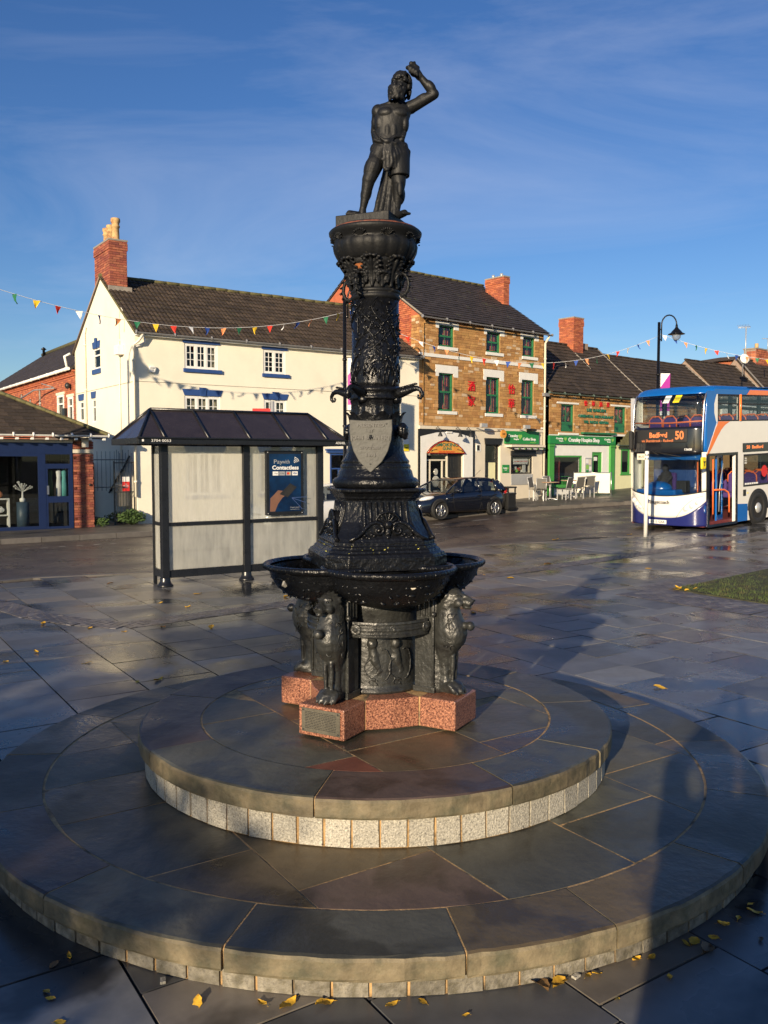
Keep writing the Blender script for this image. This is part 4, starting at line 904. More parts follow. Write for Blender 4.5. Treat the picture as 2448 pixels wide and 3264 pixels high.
# fist: palm, four fingers, thumb closed round a broken tool handle
b.ell((.208, -.048, 4.546), (.034, .027, .032), (0, R(-30), 0)); b.cap((.236, -.046, 4.518), (.226, -.048, 4.532), .025, .026); b.cap((.228, -.044, 4.572), (.185, -.060, 4.590), .012, .015); b.cap((.200, -.055, 4.592), (.205, -.05, 4.60), .013, .010); b.cap((.172, -.07, 4.556), (.160, -.072, 4.560), .014, .012)
for k in range(4): b.cap((.186 + .016 * k, -.062, 4.576 - .010 * k), (.168 + .016 * k, -.086, 4.562 - .010 * k), .0088, .0088, 8); b.cap((.168 + .016 * k, -.086, 4.562 - .010 * k), (.174 + .016 * k, -.080, 4.534 - .008 * k), .0088, .008, 8)
b.cap((.20, -.055, 4.525), (.175, -.074, 4.532), .0095, .008, 8)
for i in range(i1, len(b.v)): b.v[i] = (b.v[i][0] - .016, b.v[i][1], b.v[i][2] - .012)
# skull and face
HP = Vector((.100, -.015, 4.395)); HR = Euler((R(-9), R(5), R(-24))).to_matrix()
def turn(mb, i0):
    for i in range(i0, len(mb.v)): mb.v[i] = tuple(HP + HR @ (Vector(mb.v[i]) - HP))
i0 = len(b.v)
b.ell((.104, -.030, 4.462), (.052, .062, .068)); b.ell((.096, -.064, 4.43), (.039, .034, .048)); b.cap((.097, -.090, 4.455), (.096, -.103, 4.428), .008, .012, 8)
for s in (-1, 1): b.ell((.097 + s * .020, -.083, 4.468), (.018, .010, .008)); b.ell((.097 + s * .027, -.078, 4.435), (.014, .012, .014)); b.ell((.104 + s * .055, -.025, 4.45), (.008, .014, .020))
turn(b, i0)
body = S('figure', b, vs=.004, smooth=3)
h = MB(); rr = random.Random(9)
for k in range(170):
    t = rr.uniform(0, 6.28); ph = rr.uniform(-.1, 1.5); v = Vector((.054 * math.cos(t) * math.cos(ph), .068 * math.sin(t) * math.cos(ph), .073 * math.sin(ph)))
    if v.y < -.05 and v.z < .002: continue
    h.ell(Vector((.105, -.026, 4.468)) + v * 1.0, (.0135, .0135, .011), n=7, m=5)
for k in range(50):
    t = rr.uniform(.3, 2.84); z = rr.uniform(4.40, 4.47); h.ell((.105 + .056 * math.cos(t), -.02 + .055 * abs(math.sin(t)), z), (.012, .012, .012), n=6, m=5)
for k in range(70):                                        # beard and moustache
    t = rr.uniform(-2.9, -.25); z = rr.uniform(4.352, 4.425); r_ = .046 - (4.425 - z) * .18
    h.ell((.098 + (r_ + .008) * math.cos(t), -.047 + (r_ + .018) * math.sin(t), z - .008), (.014, .013, .015), n=6, m=5)
for s in (-1, 1):
    for k in range(4): h.ell((.097 + s * (.006 + k * .009), -.104 + k * .005, 4.415 - k * .003), (.009, .008, .007), n=6, m=5)
turn(h, 0)
S('hair_and_beard', h, vs=.0045, smooth=1, disp=.006, ds=.012)
fc = MB()
for s in (-1, 1): fc.ell((.097 + s * .020, -.0835, 4.455), (.009, .006, .005), n=8, m=6)
turn(fc, 0)
fc.obj('eyes', 'iron', st)
cl = MB(); rr = random.Random(4)                           # loincloth: waist roll, knot, skirt over the left thigh, hanging folds, drapery support behind
for k in range(13):
    t = k / 12; cl.cap((-.058 + .165 * t, -.050 - .028 * math.sin(math.pi * t), 4.118 - .028 * math.sin(math.pi * min(1, t * 1.3)) + .02 * t), (-.058 + .165 * (t + .08), -.050 - .028 * math.sin(math.pi * min(1, t + .08)), 4.118 - .028 * math.sin(math.pi * min(1, (t + .08) * 1.3)) + .02 * t), .013, .013, 8)
cl.ell((.020, -.088, 4.095), (.026, .018, .020)); cl.cap((.0, -.092, 4.10), (-.030, -.085, 4.125), .010, .006, 8); cl.cap((.03, -.092, 4.10), (.055, -.085, 4.105), .011, .006, 8)
cl.ell((.086, -.002, 4.06), (.068, .074, .07)); cl.tube([(.080, .0, 4.10), (.088, .0, 4.03), (.094, -.006, 3.95), (.096, -.008, 3.902)], [.070, .077, .070, .066], 24); cl.ell((-.045, -.0, 4.075), (.045, .06, .04)); cl.ell((.03, .015, 4.07), (.094, .070, .045))
for k in range(7):
    t = k / 6; cl.tube([(.030, -.090, 4.095 - .002 * k), (.075 + .012 * k, -.084 + .01 * k, 4.085 - .020 * k), (.125 + .004 * k, -.040, 4.09 - .028 * k)], [.008, .009, .006], 6) if k < 5 else None; cl.tube([(.035 + .015 * k, -.082 + .004 * k, 4.085), (.05 + .018 * k, -.085 + .012 * k * t, 4.0 + .01 * k), (.06 + .015 * k, -.068 + .012 * k * t, 3.935)], [.009, .012, .008], 6)
for k in range(5): cl.tube([(.004 + .010 * k, -.085, 4.085), (-.002 + .011 * k, -.088, 4.03), (.004 + .012 * k - .01 * (k % 2), -.080, 3.97), (-.002 + .010 * k, -.078, 3.93 + .008 * (k % 3))], [.011, .013, .013, .009], 8)
cl.ell((-.004, -.085, 3.985), (.018, .012, .012)); cl.ell((.018, -.08, 3.925), (.018, .013, .014))
S('loincloth', cl, vs=.005, smooth=1)
dr_ = MB()
for k in range(9):
    t = k / 8; dr_.cap((.022 + .06 * t, .045 + .02 * math.sin(k * 2.2), 3.99), (-.060 + .125 * t, .03 + .025 * math.sin(k * 2.2), 3.655), .022, .020, 10)
dr_.cap((.05, .06, 4.0), (.0, .05, 3.66), .04, .055, 12)
S('drapery_support', dr_, vs=.0055, smooth=1, disp=.006, ds=.02)
# ================================================================== building helpers (local frame: x along the facade, y into the building, z up)
A1_ = math.atan2(.577, .817); A2_ = math.atan2(.652, .758)
def tileroof(parent, x0, x1, y0, z0, y1, z1, nx, ny, m, me=None, name='roof_tile', limit=300, base='roof', hip=None, over=.0):
    """roof slope from eave (y0,z0) up to ridge (y1,z1); tiles in overlapping courses on a deck"""
    d = Vector((0, y1 - y0, z1 - z0)); l = d.length; d.normalize(); n = Vector((0, -d.z, d.y)); n = n if n.z > 0 else -n
    b = MB(); P = lambda x, t, o: (x, y0 + d.y * t + n.y * o, z0 + d.z * t + n.z * o)
    b.add([P(x0, 0, -.06), P(x1, 0, -.06), P(x1, l, -.06), P(x0, l, -.06), P(x0, 0, 0), P(x1, 0, 0), P(x1, l, 0), P(x0, l, 0)], [(0, 3, 2, 1), (4, 5, 6, 7), (0, 1, 5, 4), (1, 2, 6, 5), (2, 3, 7, 6), (3, 0, 4, 7)])
    ro = b.obj(base, m, parent); w_, h_ = (x1 - x0) / nx, l / ny; its = []; ang = math.atan2(d.z, abs(d.y)); rr = random.Random(nx)
    for j in range(ny):
        for i in range(nx):
            x = x0 + (i + .5) * w_; t = (j + .5) * h_
            p = P(x, t, .028 + rr.uniform(-.004, .004)); r_ = ang - .10 + rr.gauss(0, .010)
            if d.y > 0: its.append((p[0], p[1], p[2], w_ * .985, h_ * 1.12, 1, rr.gauss(0, .004), r_))
            else: its.append((p[0], p[1], p[2], w_ * .985, h_ * 1.12, 1, math.pi + rr.gauss(0, .004), r_))
    rr.shuffle(its); pieces(name, ro, its, m, limit, me); return ro
def pantile(m):
    b = MB(); n = 8; top = []; k = []
    for i in range(n + 1):
        u = -.5 + i / n; z = .032 * abs(math.sin(math.pi * (i / n) * 2)) ** 1.2; top.append((u, z))
    vs = [(u, -.5, z) for u, z in top] + [(u, .5, z) for u, z in top] + [(u, -.5, z - .03) for u, z in top]
    b.add(vs, [(i, i + 1, n + 2 + i, n + 1 + i) for i in range(n)], True); b.add([vs[i] for i in range(n + 1)] + [vs[2 * n + 2 + i] for i in range(n + 1)], [(n + 1 + i, n + 2 + i, i + 1, i) for i in range(n)])
    me = b.mesh('roof_tile'); me.materials.append(M[m]); return me
def slate(m):
    me = MB().box(-.5, .5, -.5, .5, -.006, .006).mesh('roof_tile'); me.materials.append(M[m]); return me
PT = pantile('tile'); SL = slate('slate'); TL = slate('tile')
def ridge(parent, x0, x1, y, z, m='moss', w_=.14, n=24, name='ridge_tile'):
    me = MB().tube([(-.5, 0, 0), (.5, 0, 0)], .5, 8).mesh(name); me.materials.append(M[m]); l = (x1 - x0) / n
    for i in range(n): mk(name, me, None, parent, (x0 + (i + .5) * l, y, z + random.uniform(-.006, .006)), (0, 0, random.gauss(0, .01)), (l * 1.03, w_ * 2, w_ * 1.3))
def chimney(parent, x0, x1, y0, y1, z0, z1, bm='brick', cap=.3, npot=0, potz=0, seed=1, name='chimney'):
    c = MB().box(x0 + .012, x1 - .012, y0 + .012, y1 - .012, z0, z1).obj(name, 'brick_wall', parent); its = []
    rnd_ = random.Random(seed); h = .078; k = 0; z = z0 
    while z < z1 - .03:
        o = 0 if z < z1 - cap else (.024 if z < z1 - cap * .35 else .012)
        def run(a, b, fix, along):
            u = a - (.1125 if k % 2 else 0)
            while u < b - .02:
                s, e_ = max(u, a), min(u + .225, b)
                if e_ - s > .03:
                    m_ = (s + e_) / 2
                    its.append((m_, fix, z + h / 2, e_ - s - .010, .03, h - .010, 0) if along else (fix, m_, z + h / 2, .03, e_ - s - .010, h - .010, 0))
                u += .225
        run(x0 - o, x1 + o, y0 - o + .01, True); run(y0 - o, y1 + o, x0 - o + .01, False); run(y0 - o, y1 + o, x1 + o - .01, False); run(x0 - o, x1 + o, y1 + o - .01, True)
        z += h; k += 1
    its.sort(key=lambda t: -t[2]); pieces('brick', c, its, bm, 300 if seed == 1 else 220)
    MB().box(x0 - .03, x1 + .03, y0 - .03, y1 + .03, z1 - .005, z1 + .05).obj('flaunching', 'render_grey', c)
    return c
def bars(b, x0, x1, z0, z1, nx, nz, y, t=.022, d=.02):
    for i in range(1, nx): x = x0 + (x1 - x0) * i / nx; b.box(x - t / 2, x + t / 2, y - d / 2, y + d / 2, z0, z1)
    for j in range(1, nz): z = z0 + (z1 - z0) * j / nz; b.box(x0, x1, y - d / 2 - .002, y + d / 2 + .002, z - t / 2, z + t / 2)
def frame(b, x0, x1, z0, z1, y, t=.06, d=.06):
    b.box(x0, x0 + t, y - d / 2, y + d / 2, z0, z1); b.box(x1 - t, x1, y - d / 2, y + d / 2, z0, z1); b.box(x0 + t, x1 - t, y - d / 2 - .001, y + d / 2 - .001, z0, z0 + t); b.box(x0 + t, x1 - t, y - d / 2 - .001, y + d / 2 - .001, z1 - t, z1)
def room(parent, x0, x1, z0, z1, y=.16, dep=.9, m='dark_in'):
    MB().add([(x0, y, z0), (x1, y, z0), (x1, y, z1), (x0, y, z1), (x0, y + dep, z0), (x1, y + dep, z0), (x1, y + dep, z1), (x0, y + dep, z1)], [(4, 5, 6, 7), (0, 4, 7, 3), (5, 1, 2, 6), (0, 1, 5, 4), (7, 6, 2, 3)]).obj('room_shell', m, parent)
def curtain(parent, x0, x1, z0, z1, y, m, folds=5, pinch=0.):
    b = MB(); nx, nz = folds * 4, 10; vs = []
    for j in range(nz + 1):
        t = j / nz; k = 1 - pinch * math.sin(math.pi * min(1, t * 1.5)) ** 2
        for i in range(nx + 1): u = i / nx; vs.append((x1 - (x1 - x0) * (1 - u) * k, y + .02 * math.sin(u * folds * 6.28), z0 + (z1 - z0) * t))
    b.add(vs, [(j * (nx + 1) + i, j * (nx + 1) + i + 1, (j + 1) * (nx + 1) + i + 1, (j + 1) * (nx + 1) + i) for j in range(nz) for i in range(nx)], True).obj('curtain', m, parent)
def gutter(parent, x0, x1, y, z, m='gutter', name='gutter', joints=9):
    b = MB(); b.add([(x, y + .055 * math.cos(a), z + .055 * math.sin(a)) for x in (x0, x1) for a in [math.pi + math.pi * k / 6 for k in range(7)]], [(k, k + 1, 8 + k, 7 + k) for k in range(6)], True)
    for i in range(joints + 1): x = x0 + (x1 - x0) * i / joints; b.tube([(x - .02, y, z - .002), (x + .02, y, z - .002)], .062, 12)
    return b.obj(name, m, parent)
def pipe(parent, pts, m='white', r=.035, name='downpipe'):
    b = MB().tube(pts, r, 10)
    for i in range(len(pts) - 1):
        p, q = Vector(pts[i]), Vector(pts[i + 1])
        if (q - p).length > 1.2:
            for t in (.1, .5, .9): c = p.lerp(q, t); b.tube([c - Vector((0, 0, .03)), c + Vector((0, 0, .03))], r * 1.35, 10)
    return b.obj(name, m, parent)

# ================================================================== cream house
ch = thing('cream_house', 'long cream rendered house with blue window heads and brown tiled roof', 'house', (-7.65, 26.6, 0), A1_)
W1 = (1.60, 2.73, 5.00, 5.80); W2 = (4.39, 5.23, 5.00, 5.80); W3 = (1.58, 2.80, 3.02, 4.14); W4 = (4.40, 5.25, 3.02, 4.12); W5 = (8.0, 8.9, 5.0, 5.8); W6 = (8.0, 8.9, 3.0, 4.1)
G1 = (7.0, 7.75, .9, 2.32); G2 = (4.2, 5.4, .95, 2.35); G3 = (1.6, 2.9, .95, 2.35); G4 = (9.2, 10.0, .12, 2.2)
hol = [W1, W2, W3, W4, W5, W6, G1, G2, G3, G4]
fw = wall(0, 11.0, -.1, 6.05, hol, .10).obj('front_wall', 'cream', ch)
GX = [(3.46, 4.24, 5.22, 5.9), (5.52, 6.02, 3.5, 4.2), (4.08, 4.48, 3.4, 4.2)]
def gable(parent, L_, ze, zr, x, flip, m, holes=(), name='gable_wall', zb=-.1):
    """end wall in the plane x = const, from y=0 to y=L_"""
    b = MB(); w_ = wall(0, L_, zb, ze, holes, .10)
    s = -1 if flip else 1
    b.add([(x + v[1] * (1 if flip else -1), (v[0]), v[2]) for v in w_.v], [f[::-1] if flip else f for f in w_.f]); b.add([(x, 0, ze), (x, L_, ze), (x, L_ / 2, zr)], [(0, 1, 2)])
    return b.obj(name, m, parent)
gw = gable(ch, 6.5, 6.05, 8.17, 0, True, 'cream', GX); gable(ch, 6.5, 6.05, 8.17, 11.0, False, 'cream')
MB().box(0, 11, 6.4, 6.5, -.1, 6.05).obj('back_wall', 'cream', ch)
rf_ = tileroof(ch, -.04, 11.05, -.16, 5.98, 3.25, 8.24, 37, 13, 'tile', PT); tileroof(ch, -.04, 11.05, 6.66, 5.98, 3.25, 8.24, 37, 13, 'tile', TL, limit=0)
ridge(rf_, -.04, 11.05, 3.25, 8.27, 'moss', .12)
vt = MB(); vt.tube([(-.05, -.15, 6.0), (-.05, 3.25, 8.24)], .025, 6).obj('verge_mortar', 'moss', rf_)
vt = MB(); vt.tube([(-.045, 6.65, 6.0), (-.045, 3.25, 8.24)], .022, 6).obj('verge_mortar', 'brick_wall', rf_)
cc = chimney(ch, .02, .60, 2.35, 3.95, 7.5, 9.28, 'brick', .36); 
for i, (x, y, h) in enumerate(((.36, 2.72, .78), (.34, 3.14, .64), (.34, 3.55, .62))):
    MB().lathe([(.13, 9.31), (.135, 9.36), (.125, 9.38), (.115, 9.31 + h * .6), (.14, 9.31 + h * .62), (.145, 9.31 + h * .68), (.12, 9.31 + h * .72), (.125, 9.31 + h * .8), (.15, 9.31 + h * .86), (.15, 9.31 + h * .95), (.14, 9.31 + h), (.10, 9.31 + h), (.10, 9.31 + h * .8)], x, y, 16, ripple=lambda i, z: .0 if z < 9.9 else .03 * (i % 2)).obj('chimney_pot', 'pot', cc)
MB().box(-.04, .74, 2.30, 2.36, 7.62, 7.80).obj('lead_flashing', 'render_grey', cc)
gutter(ch, -.02, 11.05, -.22, 5.99, 'gutter'); MB().box(0, 11.0, -.16, -.003, 5.90, 5.97).obj('soffit', 'white', ch)
MB().box(0, 11.0, -.01, -.002, 4.505, 4.52).obj('string_line', 'render_grey', ch)
MB().box(-.012, -.003, 0, 6.5, 4.505, 4.52).obj('string_line', 'render_grey', ch)
def cream_window(x0, x1, z0, z1, nx, nz, head, sill=True, curt=None):
    y = .055; b = MB(); frame(b, x0, x1, z0, z1, y, .055, .07); n = len(nx); xs = [x0 + .055 + (x1 - x0 - .11) * i / n for i in range(n + 1)]
    for i in range(1, n): b.box(xs[i] - .028, xs[i] + .028, y - .035, y + .035, z0 + .055, z1 - .055)
    wo_ = b.obj('window', 'white', ch)
    for i in range(n):
        a, c = xs[i] + (.028 if i else 0), xs[i + 1] - (.028 if i < n - 1 else 0); q = MB(); q.box(a + .03, c - .03, y - .003, y + .003, z0 + .085, z1 - .085); q.obj('pane', 'pane', wo_)
        q = MB(); frame(q, a, c, z0 + .055, z1 - .055, y - .01, .03, .04); bars(q, a + .03, c - .03, z0 + .085, z1 - .085, nx[i], nz, y - .012, .02, .016); q.obj('glazing_bar', 'white', wo_)
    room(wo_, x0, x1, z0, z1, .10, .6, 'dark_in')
    if curt == 'side': curtain(wo_, x1 - .28, x1 - .05, z0, z1, .16, 'net', 3)
    if curt == 'full': curtain(wo_, x0 + .05, x1 - .05, z0, z1, .16, 'net', 9)
    if head == 'flat': MB().box(x0 - .06, x1 + .08, -.035, .0, z1 + .01, z1 + .135).obj('lintel', 'navy', ch)
    else:
        m_ = (x0 + x1) / 2; MB().prismy([(x0, z1 + .01), (x1, z1 + .01), (x1 + .08, z1 + .21), (x0 - .08, z1 + .21)], -.03, 0).obj('lintel', 'navy', ch); MB().prismy([(m_ - .085, z1 + .005), (m_ + .085, z1 + .005), (m_ + .125, z1 + .27), (m_ - .125, z1 + .27)], -.06, -.031).obj('keystone', 'navy', ch)
    if sill: MB().box(x0 - .05, x1 + .13, -.07, .02, z0 - .115, z0 - .002).obj('sill', 'navy', ch)
cream_window(*W1, [2, 2, 2], 3, 'flat', curt='side'); cream_window(*W2, [2, 2], 4, 'flat'); cream_window(*W5, [2, 2], 3, 'flat')
cream_window(*W3, [2, 2, 2], 4, 'key', curt='full'); cream_window(*W4, [2, 2], 4, 'key', curt='full'); cream_window(*W6, [2, 2], 4, 'key')
cream_window(*G2, [2, 2, 2], 2, 'key'); cream_window(*G3, [2, 2, 2], 2, 'key')
# bracketed shop window by the lamp: blue frame
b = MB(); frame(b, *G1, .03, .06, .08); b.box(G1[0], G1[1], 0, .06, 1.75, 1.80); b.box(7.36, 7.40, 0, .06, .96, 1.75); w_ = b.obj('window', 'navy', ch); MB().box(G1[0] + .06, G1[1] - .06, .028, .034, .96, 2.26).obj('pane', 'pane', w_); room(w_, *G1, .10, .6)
MB().box(6.85, 7.9, -.09, 0, 2.34, 2.42).obj('lintel', 'navy', ch); MB().box(6.8, 7.95, -.13, -.001, 2.425, 2.48).obj('cornice', 'navy', ch)
b = MB(); frame(b, *G4, .05, .07, .07); w_ = b.obj('door', 'navy', ch); MB().box(9.27, 9.93, .04, .07, .19, 2.13).obj('panel', 'navy', w_)
MB().box(10.26, 10.50, -.03, -.003, 2.42, 3.2).obj('notice_board', 'white', ch); MB().box(10.26, 10.50, -.035, -.031, 2.42, 2.68).obj('notice_strip', 'yellow', ch)
text('PROPERTY', ch, (10.38, -.034, 3.05), .05, 'text_dark', .2); text('TO LET', ch, (10.38, -.034, 2.9), .06, 'text_dark', .2); text('CALL', ch, (10.38, -.038, 2.55), .07, 'text_dark', .15)
# decorative iron hooks, alarm box
hk = MB(); hk.tube([(6.05, -.02, 3.10), (6.33, -.02, 3.10)], .012); hk.tube([(6.19, -.02, 3.10), (6.19, -.02, 2.86)], .012); hk.tube([(6.22 + .05 * math.cos(t), -.02, 2.93 + .05 * math.sin(t)) for t in [k * .7 for k in range(8)]], .007, 6); hk.obj('sign_bracket', 'iron', ch)
hk = MB(); hk.tube([(6.68 + .035 * math.sin(t), -.02, 2.95 - .03 * t) for t in [k * .5 for k in range(13)]], .009, 6); hk.obj('wall_scroll', 'iron', ch)
ab = MB().prismy([(.40, 4.93), (.45, 5.0), (.58, 5.0), (.63, 4.93), (.585, 4.80), (.445, 4.80)], -.10, 0).obj('alarm_box', 'white', ch, bevel=.01); text('ALARM', ab, (.515, -.102, 4.93), .045, 'text_dark', .14); text('24 HR', ab, (.515, -.102, 4.87), .03, 'text_dark', .07)
# gable side: pipes, windows, boxes
pipe(ch, [(.20, -.2, 5.95), (.05, -.2, 5.72), (-.07, -.07, 5.6), (-.07, -.07, .95)], 'cream', .04); pipe(ch, [(.24, -.1, 5.93), (.30, -.05, 5.72), (.12, -.04, 5.6), (.02, -.04, 5.58)], 'white', .035)
pipe(ch, [(-.05, 4.93, 6.75), (-.05, 5.05, 6.55), (-.05, 5.05, 2.6)], 'cream', .035); b = MB().tube([(-.03, 1.15 + .26 * math.cos(t), 6.3 + .6 * math.sin(t)) for t in [k * .45 - .6 for k in range(10)]], .012, 6); b.obj('cable', 'cream', ch); pipe(ch, [(-.04, 1.36, 5.9), (-.04, 1.36, 1.9)], 'cream', .018)
MB().box(-.22, -.003, 1.0, 1.36, 5.42, 5.72).obj('meter_box', 'white', ch, bevel=.01)
for (y0, y1, z0, z1) in GX:
    b = MB(); yy = .05; f_ = MB(); frame(f_, y0, y1, z0, z1, yy, .05, .06); f_.box(y0 + .05, y1 - .05, yy - .03, yy + .03, z0 + (z1 - z0) * .62, z0 + (z1 - z0) * .62 + .05); b.add([(v[1], v[0], v[2]) for v in f_.v], f_.f); w_ = b.obj('window', 'white', ch); MB().box(.047, .053, y0 + .05, y1 - .05, z0 + .05, z1 - .05).obj('pane', 'pane', w_); MB().quad((.3, y0, z0), (.3, y1, z0), (.3, y1, z1), (.3, y0, z1)).obj('room_shell', 'dark_in', w_)
for (y0, y1, z) in ((3.42, 4.28, 5.9), (5.42, 6.1, 4.22), (4.0, 4.56, 4.22)):
    b = MB(); q = MB().prismy([(y0 + .06, z + .01), (y1 - .06, z + .01), (y1, z + .24), (y0, z + .24)], -.03, 0); b.add([(v[1], v[0], v[2]) for v in q.v], q.f)
    if z > 5: q = MB().prismy([(3.76, z + .005), (3.94, z + .005), (3.98, z + .36), (3.72, z + .36)], -.05, -.031); b.add([(v[1], v[0], v[2]) for v in q.v], q.f)
    b.obj('lintel', 'navy', ch)
MB().box(-.05, .0, 3.40, 4.30, 5.04, 5.20).obj('sill', 'navy', ch)
MB().box(-.35, -.003, .75, 1.25, .62, 1.32).obj('gas_meter_box', 'cream', ch, bevel=.02)
pipe(ch, [(-.05, .55, 2.2), (-.05, 1.1, 1.85), (-.05, 2.6, 1.0)], 'black', .03)

# side gate with tall barred panel beside the gable
gt = thing('side_gate', 'narrow rusty barred iron gate with red notice at the house corner', 'gate', (-7.65 - .10, 26.6 + .02, .1), A1_ + math.pi)
b = MB()
for x in (0, .62): b.box(x - .02, x + .02, -.02, .02, 0, 1.95)
for z in (.12, 1.0, 1.9): b.box(.02, .60, -.012, .012, z - .015, z + .015)
b.obj('gate_frame', 'iron_dusty', gt); me_ = MB().tube([(0, 0, 0), (0, 0, 1)], .008, 6).mesh('bar'); me_.materials.append(M['iron_dusty'])
for k in range(6): mk('bar', me_, None, gt, (.08 + k * .09, 0, .05), None, (1, 1, 2.25 if k % 2 else 2.15))
me2 = mk('safety_notice', MB().box(-.11, .11, -.006, .006, -.22, .22).mesh('notice'), 'red', gt, loc=(.27, .03, 1.25)); MB().box(-.11, .11, .0065, .008, .07, .22).obj('notice_head', 'white', me2); text('NO\nSMOKING\nVAPING', me2, (0, .008, -.06), .05, 'text_white', .16, rot=(R(90), 0, math.pi))
wd_ = thing('alley_railing', 'rusty railing panel across the shaded alley between shop and house', 'railing', (-7.95, 26.35, 1.25), A1_ + math.pi)
b = MB(); b.box(0, 1.9, -.01, .01, 0, .025); b.box(0, 1.9, -.01, .01, .83, .855)
for k in range(15): b.tube([(.06 + k * .13, 0, -.1), (.06 + k * .13, 0, 1.1)], .007, 5)
b.obj('railing_panel', 'iron_dusty', wd_)
bw = thing('alley_wall', 'dark back wall closing the alley between shop and house', 'wall', (-10.2, 30.2, 0), A1_); MB().box(-1, 2.2, 0, .2, 0, 2.0).obj('wall_face', 'brick_wall', bw)

# ================================================================== red brick building behind
rb = thing('red_brick_building', 'old orange red brick building with arched windows behind the cream gable', 'building', (-7.65, 26.6, 0), A1_)
# its visible wall lies in the plane x = 0 for y from 6.5 to 24
def tx(b, x=0): return [(x + v[1] * 1., v[0], v[2]) for v in b.v]
RW = [(6.75, 7.45, 3.3, 4.45), (8.0, 8.95, 3.3, 4.6)]; RA = [(11.55, 11.95, 4.0, 5.0), (13.2, 13.65, 4.0, 4.75), (14.8, 15.25, 4.2, 5.05), (17.4, 17.8, 4.0, 5.0), (19.5, 19.9, 4.0, 5.0)]
wl = wall(6.52, 24, -.1, 5.42, RW + RA, .12); b = MB(); b.add(tx(wl), [f for f in wl.f]); rw_ = b.obj('wall', 'brick_wall', rb)
its = courses(6.52, 22, 3.0, 5.30, .078, .20, .24, RW + RA, .012, -.006, .02, seed=3); me = unit('brick_orange')
its = [(-.006, t[0], t[2], .02, t[3], t[5], 0) for t in its]; its.sort(key=lambda t: t[1] - t[2] * .01); pieces('brick', rw_, its, 'brick_orange')
for k in range(90): mk('dentil_brick', me, None, rw_, (-.05, 6.62 + k * .17, 5.30), None, (.08, .085, .07))
mk('cornice_brick', me, None, rw_, (-.06, 14, 5.375), None, (.12, 15, .07)); mk('cornice_brick', me, None, rw_, (-.03, 14, 5.225), None, (.05, 15, .06))
for (y0, y1, z0, z1) in RW:
    f_ = MB(); frame(f_, y0, y1, z0, z1, .0, .09, .08); f_.box(y0 + .09, y1 - .09, -.02, .02, z1 - .38, z1 - .32); b = MB(); b.add(tx(f_), f_.f); w_ = b.obj('window', 'white', rb); MB().box(.02, .03, y0 + .09, y1 - .09, z0, z1 - .09).obj('pane', 'pane', w_); MB().quad((.12, y0, z0), (.12, y1, z0), (.12, y1, z1), (.12, y0, z1)).obj('room_shell', 'net', w_)
    MB().box(-.05, -.001, y0 - .12, y1 + .12, z1 + .005, z1 + .10).obj('lintel', 'cream_shop', rb)
for (y0, y1, z0, z1) in RA:
    w_ = MB().box(.08, .09, y0, y1, z0, z1).obj('window', 'pane_dark', rb); MB().quad((.11, y0, z0), (.11, y1, z0), (.11, y1, z1), (.11, y0, z1)).obj('room_shell', 'dark_in', w_)
    m_ = (y0 + y1) / 2; r_ = (y1 - y0) / 2; ar = MB()
    for k in range(9):
        a = math.pi * k / 8; ar.box(-.03, .02, m_ + (r_ + .05) * math.cos(a) - .035, m_ + (r_ + .05) * math.cos(a) + .035, z1 + (r_ + .05) * math.sin(a) * .9 - .04, z1 + (r_ + .05) * math.sin(a) * .9 + .04)
    ar.obj('arch_brick', 'brick_orange', rb); fan = [(m_ + r_ * math.cos(math.pi * k / 8), z1 + r_ * .9 * math.sin(math.pi * k / 8)) for k in range(9)]; MB().add([(-.012, y, z) for y, z in fan], [tuple(range(9))]).obj('arch_infill', 'dark_in', rb)
    fb = MB(); fb.box(-.014, -.010, m_ - .012, m_ + .012, z0, z1); fb.box(-.014, -.010, y0, y1, z0 + .45, z0 + .475); fb.obj('glazing_bar', 'white', w_)
# roof: slope rising away from the wall (towards +x)
P0 = [(-.18, 6.5, 5.46), (-.18, 25, 5.46), (3.4, 25, 7.95), (3.4, 6.5, 7.95)]
ro_ = MB().add(P0 + [(x, y, z - .08) for x, y, z in P0], [(0, 3, 2, 1), (4, 5, 6, 7), (0, 1, 5, 4), (0, 4, 7, 3)]).obj('roof', 'slate', rb); MB().add([(3.4, 6.5, 7.95), (3.4, 25, 7.95), (7, 25, 5.46), (7, 6.5, 5.46)], [(0, 3, 2, 1)]).obj('roof', 'slate', rb)
its = []; an = math.atan2(2.49, 3.58); rr = random.Random(8)
for j in range(16):
    for i in range(50):
        t = (j + .5) / 16; its.append((-.18 + 3.58 * t - math.sin(an) * .012, 6.5 + (i + .5) * .37, 5.46 + 2.49 * t + math.cos(an) * .012, .30, .365, 1, 0, 0, -an + .04 + rr.gauss(0, .006)))
its.sort(key=lambda t: t[1]); pieces('roof_tile', ro_, its, 'slate', 300, SL)
b = MB().tube([(3.4, 6.5, 8.0), (3.4, 25, 8.0)], .11, 8); b.obj('ridge', 'moss', ro_); b = MB(); b.tube([(-.24, 6.5, 5.44), (-.24, 25, 5.44)], .06, 10)
for k in range(14): b.tube([(-.24, 6.9 + k * 1.3, 5.44), (-.24, 6.98 + k * 1.3, 5.44)], .072, 10)
b.obj('gutter', 'white', rb); pipe(rb, [(-.2, 6.75, 5.42), (-.3, 6.75, 5.9), (-.12, 6.62, 6.0)], 'white', .05, 'rain_pipe'); MB().box(-.12, -.003, 7.6, 7.95, 3.78, 4.05).obj('vent_box', 'black', rb)
